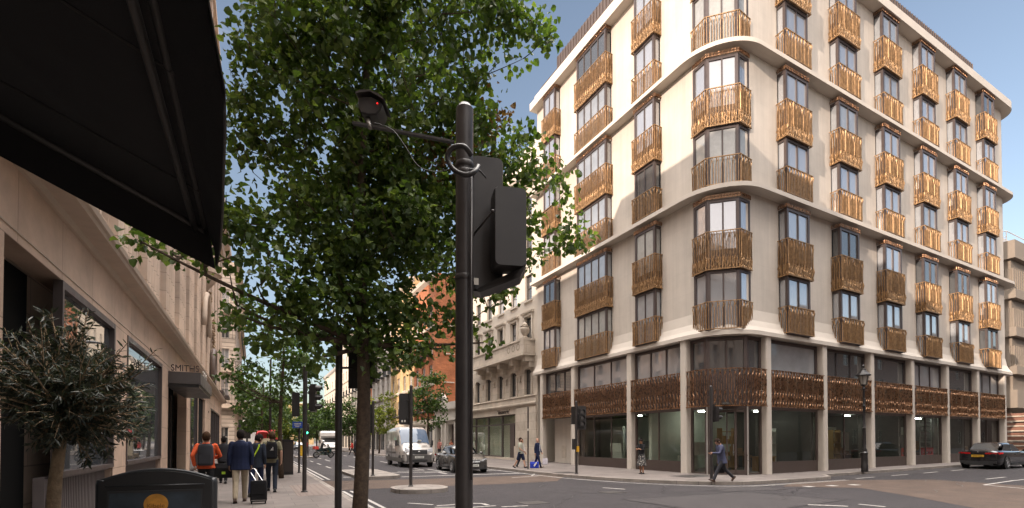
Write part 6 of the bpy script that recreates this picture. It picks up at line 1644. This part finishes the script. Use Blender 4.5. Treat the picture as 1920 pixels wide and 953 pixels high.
def fuse(b, name, m, parent, vox, sm=3, sc=1.0):
    b.v = [(x * sc, y * sc, z * sc) for x, y, z in b.v]
    o = b.build(name, m, parent, off=(0, 0, 0))
    r = o.modifiers.new('r', 'REMESH'); r.mode = 'VOXEL'; r.voxel_size = vox
    s = o.modifiers.new('s', 'SMOOTH'); s.factor = .5; s.iterations = sm
    dg = bpy.context.evaluated_depsgraph_get(); me = bpy.data.meshes.new_from_object(o.evaluated_get(dg)); o.modifiers.clear(); o.data = me
    me.polygons.foreach_set('use_smooth', [True] * len(me.polygons)); return o
HC = [0]
def person(label, loc, face, h, legs, arms, top, bottom, hair=(.02, .015, .012), skn=SK_L, shoes=None, lean=0, nod=0, turn=0, sleeve='long', hem=.80, skirt=None, shorts=False, hairstyle='short', vox=.012, collar=None, female=False, jacket=0.0, group=None, head_only=False):
    """legs: ((swing, knee) left, right) degrees; arms: ((swing, out, elbow, inward) left, right); faces local +Y"""
    sc = h / 1.75; t = lthing('person', label, 'person', loc, math.atan2(-face[0], face[1]), group)
    Lm = Matrix.Rotation(R(-lean), 3, 'X'); hip = Vector((0, 0, .92))
    def U(v): return hip + Lm @ (Vector(v) - hip)
    J = {}
    for k, x, (sw, kn) in ((0, -.09, legs[0]), (1, .09, legs[1])):
        a = R(sw); q = R(sw - kn); H = Vector((x, 0, .91)); K = H + Vector((0, math.sin(a), -math.cos(a))) * .425; A = K + Vector((0, math.sin(q), -math.cos(q))) * .415
        J['leg', k] = (H, K, A, R(sw - kn))
    low = min(J['leg', k][2].z - .075 + .06 * max(0, -math.sin(J['leg', k][3])) * -1 for k in (0, 1)); dz = -low
    sh = .155 if female else .176
    for k, s in ((0, -1), (1, 1)):
        sw, out, el, inn = arms[k]; a, o_ = R(sw), R(out); S = Vector((s * sh, 0, 1.415))
        E = S + Vector((s * math.sin(o_), math.sin(a) * math.cos(o_), -math.cos(a) * math.cos(o_))) * .285
        f = R(sw + el); i_ = R(inn); Wd = Vector((-s * math.sin(i_), math.sin(f) * math.cos(i_), -math.cos(f) * math.cos(i_))); Wp = E + Wd * .25
        J['arm', k] = (U(S), U(E), U(Wp), (Lm @ Wd).normalized())
    up = Vector((0, 0, dz))
    def T(p): return Vector(p) + up
    hc = U((0, .015, 1.615)); HM = Lm @ Matrix.Rotation(R(turn), 3, 'Z') @ Matrix.Rotation(R(-nod), 3, 'X')
    nk = U((0, -.01, 1.47)); hc = nk + HM @ Vector((0, .022, .15))
    # body: one continuous skin surface
    b = MB(); bw = .9 if female else 1.0
    b.loft([[T(U(q)) for q in ring_((0, yc, z), rx * bw, ry)] for z, rx, ry, yc in ((.84, .13, .09, 0), (.92, .155, .10, 0), (1.06, .13, .09, 0), (1.22, .15, .10, 0), (1.36, .165, .095, -.005), (1.43, .12, .075, -.01), (1.47, .058, .058, -.01), (1.53, .052, .055, 0))])
    b.loft([[T(nk + HM @ Vector(q)) for q in ring_((0, yc, z), rx, ry)] for z, rx, ry, yc in ((.04, .03, .035, .05), (.055, .05, .062, .03), (.10, .066, .086, .02), (.15, .074, .096, .012), (.20, .074, .096, .006), (.245, .058, .078, .002), (.265, .03, .04, 0))])
    def HP(x, y, z): return T(nk + HM @ Vector((x, y, z)))
    b.loft([[HP(-.011, .10, .165), HP(.011, .10, .165), HP(0, .107, .165)], [HP(-.018, .10, .115), HP(.018, .10, .115), HP(0, .131, .118)], [HP(-.012, .098, .107), HP(.012, .098, .107), HP(0, .11, .107)]])
    for s in (-1, 1): b.ell(HP(s * .076, -.002, .14), (.014, .022, .034), 8, 6); b.ell(HP(s * .028, .09, .172), (.026, .014, .012), 8, 5)
    b.ell(HP(0, .098, .083), (.026, .012, .009), 8, 5); b.ell(HP(0, .09, .058), (.026, .02, .02), 8, 5)
    for k in (0, 1):
        H, K, A, q = J['leg', k]; limb(b, [T(H), T(H.lerp(K, .5)), T(K), T(K.lerp(A, .35)), T(A)], [.078, .066, .05, .052, .034])
        f = A + Vector((0, math.cos(q) * .15, math.sin(q) * .15)) + Vector((0, .0, -.05)); limb(b, [T(A), T(A.lerp(f, .35))], [.03, .018])
        S, E, Wp, Wd = J['arm', k]; limb(b, [T(S), T(S.lerp(E, .5)), T(E), T(E.lerp(Wp, .3)), T(Wp)], [.048, .043, .036, .036, .025])
        # hand: palm, four bent fingers of unequal length, thumb from the side of the palm
        s = -1 if k == 0 else 1; side = Wd.cross(Vector((1, 0, 0))).normalized(); inn = (Vector((-s, .25, 0)) - Wd * Vector((-s, .25, 0)).dot(Wd)).normalized(); wid = Wd.cross(inn).normalized()
        if wid.y < 0: wid = -wid
        p0 = T(Wp); b.loft([[p0 + Wd * d + wid * x * w_ + inn * z for x, z in ((-1, -.011), (1, -.011), (1, .011), (-1, .011))] for d, w_ in ((-.01, .024), (.03, .036), (.085, .040))])
        for fi, (fx, fl) in enumerate(((-.030, .058), (-.010, .068), (.010, .072), (.030, .064))):
            a0 = p0 + Wd * .08 + wid * fx; a1 = a0 + Wd * fl * .5 + inn * fl * .18; a2 = a1 + Wd * fl * .35 + inn * fl * .42; b.tube([a0, a1, a2], [.0095, .009, .0075], 6)
        a0 = p0 + Wd * .025 + wid * .034; a1 = a0 + Wd * .03 + wid * .022 + inn * .01; a2 = a1 + Wd * .032 + inn * .018; b.tube([a0, a1, a2], [.012, .011, .008], 6)
    fuse(b, 'body', skn, t, vox * .72 * sc, 2, sc)
    # eyes
    b = MB()
    for s in (-1, 1): b.ell(HP(s * .029, .0935, .148), (.012, .006, .007), 8, 5)
    b.v = [(x * sc, y * sc, z * sc) for x, y, z in b.v]; b.build('eyes', mat('eye_dark', (.03, .02, .018), .2, var=0), t, off=(0, 0, 0), smooth=True)
    # hair
    b = MB(); n, m_ = 22, 14; hz = {'short': .02, 'long': .02, 'bun': .02, 'bald': 0}[hairstyle]
    if hairstyle != 'bald':
        P = {}
        for i in range(m_ + 1):
            th = PI * .90 * i / m_
            for k in range(n):
                a = 2 * PI * k / n; q = Vector((.088 * math.sin(th) * math.cos(a), .117 * math.sin(th) * math.sin(a) + .003, .128 * math.cos(th)))
                q += rv(rnd) * .003; P[i, k] = (T(nk + HM @ (q + Vector((0, 0, .158)))), q)
        vs = []; ix = {}
        for key, (p, q) in P.items(): ix[key] = len(vs); vs.append(p)
        fs = []
        for i in range(m_):
            for k in range(n):
                c = (P[i, k][1] + P[i + 1, (k + 1) % n][1]) / 2
                if (c.y > .066 and c.z < .050) or (c.y > .022 and c.z < -.005) or c.z < (-.098 if hairstyle == 'short' else -.11): continue
                fs.append((ix[i, k], ix[i + 1, k], ix[i + 1, (k + 1) % n], ix[i, (k + 1) % n]))
        b.add(vs, fs)
        if hairstyle == 'bun': b.ell(HP(0, -.07, .27), (.04, .04, .038), 10, 6)
        if hairstyle == 'long': b.loft([[HP(x, y, z) for x, y in ((-.07, -.03), (.07, -.03), (.05, -.10), (-.05, -.10))] for z in (.2, .08, -.06)])
        b.v = [(x * sc, y * sc, z * sc) for x, y, z in b.v]; HC[0] += 1
        b.build('hair', mat('hair_%d' % int(hair[0] * 1000), hair, .85, var=.3, vs=30, bump=.8, bs=120, spec=.12), t, off=(0, 0, 0), smooth=True)
    # top
    b = MB(); g = .016 + jacket
    b.loft([[T(U(q)) for q in ring_((0, yc, z), rx * bw + g, ry + g)] for z, rx, ry, yc in ((hem, .165 + jacket, .108 + jacket * .6, 0), (.92, .158, .104, 0), (1.06, .14 + jacket * .4, .096, 0), (1.22, .158, .104, 0), (1.36, .172, .098, -.005), (1.425, .135, .082, -.01), (1.465, .062, .062, -.01), (1.485, .052, .055, -.008))])
    for k in (0, 1):
        S, E, Wp, Wd = J['arm', k]
        if sleeve == 'long': limb(b, [T(S), T(S.lerp(E, .5)), T(E), T(E.lerp(Wp, .5)), T(E.lerp(Wp, .93))], [.060 + jacket * .3, .056 + jacket * .3, .050, .045, .040])
        elif sleeve == 'half': limb(b, [T(S), T(S.lerp(E, .5)), T(E), T(E.lerp(Wp, .45))], [.062, .056, .048, .044])
        else: limb(b, [T(S), T(S.lerp(E, .4)), T(S.lerp(E, .72))], [.066, .064, .062])
    fuse(b, 'jacket' if jacket else 'shirt', top, t, vox * sc, 4, sc)
    if collar:
        b = MB(); b.loft([[T(nk + Lm @ Vector(q)) for q in ring_((0, 0, z), r, r * 1.05)] for z, r in ((-.03, .072), (.025, .064))], False); b.v = [(x * sc, y * sc, z * sc) for x, y, z in b.v]; b.build('collar', collar, t, off=(0, 0, 0), smooth=True)
    # lower garment
    b = MB()
    if skirt:
        b.loft([[T(q) + Vector((.012 * math.sin(k * 2.3 + z * 9), .012 * math.cos(k * 1.9), 0)) * (1 - z) * 2 for k, q in enumerate(ring_((0, 0, z), rx, ry, n=22))] for z, rx, ry in ((1.02, .14, .10), (.92, .175, .125), (.75, .20, .155), (.55, .225, .185), (skirt, .245, .205))])
        o = fuse(b, 'skirt', bottom, t, vox * sc, 1, sc)
    else:
        b.loft([[T(q) for q in ring_((0, 0, z), rx, ry)] for z, rx, ry in ((.80, .13, .095), (.88, .172, .116), (.96, .16, .108), (1.02, .148, .10))])
        for k in (0, 1):
            H, K, A, q = J['leg', k]
            if shorts: limb(b, [T(H), T(H.lerp(K, .5)), T(H.lerp(K, .92))], [.096, .092, .090])
            else: limb(b, [T(H), T(H.lerp(K, .5)), T(K), T(K.lerp(A, .4)), T(K.lerp(A, .97))], [.094, .084, .066, .062, .056])
        fuse(b, 'shorts' if shorts else 'trousers', bottom, t, vox * sc, 3, sc)
    shoes = shoes or M_BLACK
    for k in (0, 1):
        H, K, A, q = J['leg', k]; M = Matrix.Rotation(q, 3, 'X'); b = MB()
        def F(y, x, z): return T(A + M @ Vector((x, y, z)))
        x0 = 0; b.loft([[F(y, -w_, z0), F(y, w_, z0), F(y, w_ * .95, z0 + .03), F(y, w_ * .6, z1), F(y, -w_ * .6, z1), F(y, -w_ * .95, z0 + .03)] for y, w_, z0, z1 in ((-.075, .032, -.076, -.01), (-.02, .042, -.078, .03), (.05, .044, -.078, -.005), (.12, .048, -.078, -.035), (.17, .042, -.074, -.045), (.19, .025, -.068, -.055))])
        b.v = [(x * sc, y * sc, z * sc) for x, y, z in b.v]; b.build('shoe', shoes, t, off=(0, 0, 0), smooth=True, angle=50)
    t['_'] = 0; del t['_']
    t_info = dict(t=t, sc=sc, U=lambda v: T(U(v)) * sc, hand=[(T(J['arm', k][2]) + J['arm', k][3] * .09) * sc for k in (0, 1)], head=lambda v: T(nk + HM @ Vector(v)) * sc, foot=[T(J['leg', k][2]) * sc for k in (0, 1)])
    return t_info
def W_(t, v):
    """local point of a turned thing to world"""
    return Vector(t.location) + Matrix.Rotation(t.rotation_euler[2], 3, 'Z') @ Vector(v)
def gz(x, y): return .12 + rise(x)
def backpack(P, m, label, name='backpack', w=.15, d=.12, h=.23, z=1.22):
    t = P['t']; o = lthing(name, label, 'backpack', W_(t, P['U']((0, -.16, z))), t.rotation_euler[2]); b = MB(); s = P['sc']
    b.loft([[(x * w * k * s, (y * d - .03) * s, zz * s) for x, y in ((-1, .55), (-.95, -.5), (-.6, -.8), (.6, -.8), (.95, -.5), (1, .55))] for zz, k in ((-h, .82), (-h + .03, .98), (-.02, 1.0), (h - .08, .95), (h - .02, .8), (h, .5))]); b.build('body', m, o, smooth=True, angle=45)
    b = MB(); b.loft([[(x * w * .8 * s, (-d * .8 - .03 - q) * s, zz * s) for x, q in ((-1, 0), (-.9, .03), (.9, .03), (1, 0))] for zz in (-h * .8, -.0)]); b.build('pocket', m, o)
    for sx_ in (-1, 1):
        b = MB(); pts = [(sx_ * .09 * s, .0, (h - .05) * s), (sx_ * .105 * s, .06 * s, (h + .03) * s), (sx_ * .115 * s, .19 * s, (h - .02) * s), (sx_ * .13 * s, .26 * s, (.02) * s), (sx_ * .15 * s, .18 * s, (-h * .6) * s), (sx_ * .12 * s, .02 * s, (-h * .8) * s)]
        b.tube(pts, .016 * s, 6); b.build('strap', m, o, smooth=True)
    return o
def bag(label, loc, w, d, h, m, handle=True, name='bag', rz=0, cat='bag'):
    t = lthing(name, label, cat, loc, rz); b = MB(); b.loft([[(x * w / 2 * k, y * d / 2 * k2, z) for x, y in ((-1, -1), (1, -1), (1, 1), (-1, 1))] for z, k, k2 in ((0, .9, .9), (.03, 1, 1), (h * .7, 1, .9), (h, .92, .5))]); b.build('body', m, t)
    if handle:
        b = MB(); b.tube([(-w * .25, 0, h - .01), (-w * .2, 0, h + .10), (w * .2, 0, h + .10), (w * .25, 0, h - .01)], .009, 6); b.build('handle', m, t, smooth=True)
    return t
N_ = (0.02, 1, 0); NAVY = cloth('navy', (.016, .022, .055)); BLK = cloth('black', (.014, .014, .016)); DENIM = cloth('dark_denim', (.022, .028, .042)); KHA = cloth('khaki', (.40, .33, .24)); ORG = cloth('orange', (.60, .10, .035)); OLV = cloth('olive', (.20, .185, .12))
SLATE = cloth('slate', (.06, .065, .11)); CHAR = cloth('charcoal', (.032, .032, .038)); WHT = cloth('white', (.6, .58, .55)); SHIRT = cloth('pale_blue', (.42, .46, .58)); TEE = cloth('pale_green', (.40, .41, .34)); SH_BR = mat('shoe_brown', (.05, .028, .018), .4, var=.2)
# men walking away on the left pavement
P = person('man in an orange red jacket with a dark grey backpack walking away past the shop', (-1.02, 14.1, .12), N_, 1.79, ((18, 4), (-16, 12)), ((-28, 18, 34, 10), (14, 22, 62, 30)), ORG, BLK, (.05, .026, .014), SK_L, jacket=.012, hem=.86)
backpack(P, cloth('grey_bag', (.045, .045, .052)), 'dark grey backpack on the man in the orange jacket', w=.165, h=.26, z=1.20)
P = person('man in a navy blazer and beige trousers pulling a suitcase along the pavement', (-.28, 13.95, .12), N_, 1.83, ((-14, 8), (12, 2)), ((-8, 12, 10, 0), (-6, 14, 12, 2)), NAVY, KHA, (.014, .011, .01), SK_D, SH_BR, jacket=.02, hem=.78, collar=SHIRT)
hand = W_(P['t'], P['hand'][1])
t = lthing('suitcase', 'black wheeled suitcase with extended handle pulled by the man in the blazer', 'suitcase', (.13, 13.42, .12), R(-4)); M_SC = cloth('suitcase', (.018, .018, .02)); b = MB()
b.loft([[(x * .18 * k, y * .115 * k, z) for x, y in rounded(-1, 1, -1, 1, .25, 3)] for z, k in ((.05, .93), (.08, 1), (.52, 1), (.56, .93))]); b.build('body', M_SC, t, smooth=True, angle=40)
b = MB(); b.box(-.14, .14, -.135, -.112, .24, .50); b.box(-.145, .145, -.13, -.112, .10, .22); b.build('pocket', M_SC, t)
for x in (-1, 1):
    b = MB(); b.lathe([(.001, -.018), (.04, -.016), (.042, 0), (.04, .016), (.001, .018)], 12, (x * .15, -.06, .042), 'x'); b.build('wheel', M_TYRE, t)
Minv = Matrix.Rotation(-t.rotation_euler[2], 3, 'Z'); hl = Minv @ (hand - Vector(t.location)); b = MB()
for x in (-.07, .07): b.tube([(x, .09, .55), (hl.x + x, hl.y, hl.z)], .009, 6)
b.tube([(hl.x - .085, hl.y, hl.z), (hl.x + .085, hl.y, hl.z)], .014, 6); b.build('handle', M_CHR, t)
b = MB(); b.box(-.16, .16, -.128, -.112, .085, .095); b.box(-.06, .06, -.128, -.11, .47, .49); b.build('trim', M_CHR, t)
P = person('man with black backpack, olive T-shirt and dark jeans walking away near the slim tree', (.50, 16.35, .12), (.06, 1, 0), 1.83, ((20, 6), (-10, 10)), ((8, 10, 14, 4), (-14, 14, 20, 0)), OLV, DENIM, (.07, .04, .022), SK_L, sleeve='short', hem=.84)
bp = backpack(P, BLK, 'black backpack with pale stripes on the man in the olive shirt', w=.15, h=.24, z=1.20); b = MB()
for k in range(3): b.obox((-.035 + k * .035, -.158, .0 + k * .02 - .07), (.018, .006, .16 + .05 * k))
b.build('stripe', WHT, bp)
P = person('man with lowered dark head and yellow strap between the blazer and olive shirt', (.08, 15.2, .12), (.25, 1, 0), 1.76, ((-12, 10), (16, 4)), ((10, 8, 30, 10), (-8, 8, 20, 0)), DENIM, NAVY, (.012, .01, .009), SK_M, nod=28, turn=-40)
t = lthing('sash', 'bright yellow reflective strap on the man with the lowered head', 'strap', (.08, 15.2, .12)); b = MB(); b.tube([W_(P['t'], P['U'](v)) - Vector((.08, 15.2, .12)) for v in ((.10, -.10, 1.44), (.06, -.125, 1.3), (-.02, -.13, 1.15), (-.10, -.12, 1.0))], .022, 6); b.build('band', mat('hi_vis', (.45, .65, .03), .6, var=.05), t)
t = bag('black holdall with a lime mark carried between the orange jacket and blazer', (-.66, 14.25, .72), .42, .25, .36, BLK, True, 'holdall'); b = MB(); b.box(-.03, .05, -.14, -.12, .10, .16); b.build('mark', MATS['hi_vis'], t)
person('far walker in a dark jacket glimpsed between the orange jacket and blazer', (-.95, 20.5, .12), N_, 1.72, ((14, 4), (-14, 10)), ((10, 6, 15, 0), (-10, 6, 15, 0)), CHAR, BLK, (.014, .011, .01), SK_D, vox=.018)
# man crossing, looking at his phone
fc = (-.93, .36)
P = person('man in a slate blue blazer stepping off the kerb looking at his phone', (15.6, 12.45, .12), fc, 1.75, ((30, 6), (-26, 22)), ((38, 8, 62, 18), (-6, 6, 14, -4)), SLATE, CHAR, (.022, .014, .01), SK_L, SH_BR, lean=9, nod=24, jacket=.022, hem=.77)
def phone(P, k, label):
    p = W_(P['t'], P['hand'][k]); t = lthing('phone', label, 'phone', p, P['t'].rotation_euler[2]); b = MB(); b.obox((0, .012, .03), (.07, .012, .14), Matrix.Rotation(R(-35), 3, 'X')); b.build('body', M_BLACK, t); b = MB(); b.obox((0, .004, .026), (.062, .004, .125), Matrix.Rotation(R(-35), 3, 'X')); b.build('screen', mat('phone_screen', (.35, .38, .42), .1, var=0), t)
phone(P, 0, 'phone in the hand of the man in the slate blazer')
p = W_(P['t'], P['hand'][1]); bag('black briefcase hanging from the hand of the crossing man', (p.x + .05, p.y + .02, p.z - .40), .38, .09, .28, BLK, True, 'briefcase', P['t'].rotation_euler[2] + R(80))
# woman waiting with her phone
P = person('woman in black top and patterned skirt with her phone by the shop window', (15.87, 17.03, .12), (-.80, -.25), 1.64, ((3, 4), (-4, 2)), ((30, 4, 78, 28), (28, 4, 74, 26)), BLK, mat('patterned_skirt', (.03, .03, .033), .85, var=0), (.014, .01, .009), SK_M, M_BLACK, nod=22, sleeve='half', hem=.95, skirt=.40, hairstyle='bun', female=True)
m = MATS['patterned_skirt']; nt = m.node_tree; v_ = nt.nodes.new('ShaderNodeTexVoronoi'); v_.inputs['Scale'].default_value = 17; g_ = nt.nodes.new('ShaderNodeNewGeometry'); r1 = nt.nodes.new('ShaderNodeValToRGB'); r1.color_ramp.interpolation = 'CONSTANT'; r1.color_ramp.elements[0].color = (.45, .42, .38, 1); r1.color_ramp.elements[1].position = .34; r1.color_ramp.elements[1].color = (.025, .025, .028, 1)
nt.links.new(g_.outputs['Position'], v_.inputs['Vector']); nt.links.new(v_.outputs['Distance'], r1.inputs[0]); nt.links.new(r1.outputs[0], nt.nodes['Principled BSDF'].inputs['Base Color'])
phone(P, 0, 'phone held in both hands by the woman in the patterned skirt')
# the couple on the corner pavement and their bags
fc = (.55, -.85)
P = person('bearded man in pale T-shirt and navy shorts walking by the thin black post', (13.28, 23.9, .12), fc, 1.76, ((20, 4), (-18, 14)), ((-14, 8, 14, 0), (12, 10, 40, 20)), TEE, NAVY, (.03, .018, .012), SK_L, CHAR, sleeve='short', shorts=True, hem=.84)
b = MB(); b.ell(P['head']((0, .065, .07)), (.058, .05, .04), 10, 6); b.build('beard', mat('hair_30', (.03, .018, .012), .6), P['t'], off=(0, 0, 0), smooth=True)
P2 = person('bald man in a navy suit and open pale shirt walking beside the bearded man', (14.3, 23.75, .12), fc, 1.72, ((-16, 12), (20, 4)), ((10, 10, 18, 4), (-12, 10, 14, 0)), NAVY, NAVY, (.1, .06, .05), SK_L, SH_BR, hairstyle='bald', jacket=.02, hem=.78)
b = MB(); U_ = P2['U']; b.add([U_(v) for v in ((-.055, .142, 1.40), (.055, .142, 1.40), (.075, .150, 1.2), (.07, .152, 1.0), (-.07, .152, 1.0), (-.075, .150, 1.2))], [tuple(range(6))]); b.build('shirt_front', SHIRT, P2['t'], off=(0, 0, 0))
person('dark haired walker half hidden behind the bearded man', (13.75, 24.6, .12), fc, 1.66, ((14, 4), (-14, 10)), ((10, 6, 15, 0), (-10, 6, 15, 0)), WHT, CHAR, (.02, .014, .01), SK_M, hairstyle='long', female=True)
bag('white carrier bag beside the suited bald man', (14.78, 23.7, .30), .30, .12, .36, cloth('carrier', (.6, .57, .62)), True, 'carrier_bag', R(-30))
t = bag('blue and white sports bag on the pavement between the couple', (13.98, 23.55, .12), .50, .30, .36, cloth('blue_bag', (.02, .04, .32)), True, 'sports_bag', R(-30)); b = MB(); b.obox((.05, -.13, .22), (.08, .05, .26), Matrix.Rotation(R(35), 3, 'Y')); b.build('panel', WHT, t)
# others along the street
person('man in a dark coat with his back turned on the long traffic island', (4.75, 25.4, .135), (-.1, 1), 1.83, ((8, 3), (-8, 6)), ((0, 8, 10, 0), (4, 8, 10, 0)), CHAR, CHAR, (.03, .02, .015), SK_L, jacket=.03, hem=.72)
person('person in a white shirt on the far pavement under the yellow green tree', (13.3, 52, .12), (.2, -1), 1.70, ((8, 3), (-8, 6)), ((0, 8, 10, 0), (4, 8, 10, 0)), WHT, KHA, (.02, .014, .01), SK_M, vox=.02)
person('person in a dark jacket beside the white shirted one on the far pavement', (13.8, 51.4, .12), (-.3, -1), 1.70, ((4, 3), (-4, 6)), ((0, 8, 10, 0), (4, 8, 10, 0)), CHAR, CHAR, (.02, .014, .01), SK_M, vox=.02)
person('person in a red top crossing far beyond the motorcycle', (10.4, 60, 0), (-1, .1), 1.68, ((24, 4), (-24, 14)), ((-20, 8, 20, 0), (20, 8, 20, 0)), cloth('red', (.45, .04, .03)), BLK, (.02, .014, .01), SK_M, vox=.02)
person('person in a pale top following the red one across the road', (11.4, 61, 0), (-1, .1), 1.66, ((18, 4), (-20, 14)), ((-16, 8, 20, 0), (16, 8, 20, 0)), WHT, DENIM, (.02, .014, .01), SK_M, vox=.02)
person('person in a red coat waiting left of the white motorhome', (6.2, 70, 0), (0, -1), 1.72, ((4, 3), (-4, 6)), ((0, 8, 10, 0), (4, 8, 10, 0)), MATS['cloth_red'], BLK, (.02, .014, .01), SK_M, vox=.02)
person('dark haired person chatting in front of the portal door, nearer the van', (15.3, 43.0, .12), (-.6, -.8), 1.70, ((4, 3), (-4, 6)), ((20, 8, 70, 20), (4, 8, 10, 0)), cloth('rose', (.30, .13, .11)), CHAR, (.04, .02, .012), SK_L, hairstyle='long', female=True, vox=.018)
person('person in a rust top chatting in front of the portal door, nearer the grey car', (16.2, 42.4, .12), (-.7, -.6), 1.66, ((4, 3), (-4, 6)), ((30, 8, 80, 30), (24, 8, 70, 20)), cloth('rust', (.28, .10, .06)), CHAR, (.04, .02, .012), SK_L, hairstyle='long', female=True, vox=.018)
# rider of the motorcycle: seated, hands on the bars
t = lthing('person', 'motorcycle rider in dark clothes and a white helmet', 'person', (6.0, 50.0, 0), R(-70)); b = MB()
b.loft([[Vector((x * rx, y * ry + yc, z)) for x, y in [(math.cos(2 * PI * k / 12), math.sin(2 * PI * k / 12)) for k in range(12)]] for z, rx, ry, yc in ((.86, .17, .15, -.22), (1.0, .16, .12, -.2), (1.2, .18, .12, -.15), (1.36, .18, .11, -.1), (1.45, .08, .07, -.08))])
for s in (-1, 1):
    limb(b, [(s * .18, -.1, 1.38), (s * .27, .06, 1.18), (s * .30, .33, 1.12)], [.062, .052, .042]); limb(b, [(s * .1, -.2, .90), (s * .24, .2, .82), (s * .2, .08, .42)], [.09, .075, .055]); limb(b, [(s * .2, .06, .38), (s * .2, .22, .36)], [.045, .04])
b.ell((0, -.03, 1.58), (.09, .11, .12), 10, 8); fuse(b, 'body', BLK, t, .016); b = MB(); b.ell((0, -.02, 1.60), (.125, .15, .135), 14, 10); b.build('helmet', mat('helmet_white', (.6, .6, .58), .25, var=0), t, smooth=True); b = MB(); b.ell((0, .035, 1.59), (.105, .11, .06), 12, 6); b.build('visor', M_CGL, t, smooth=True)
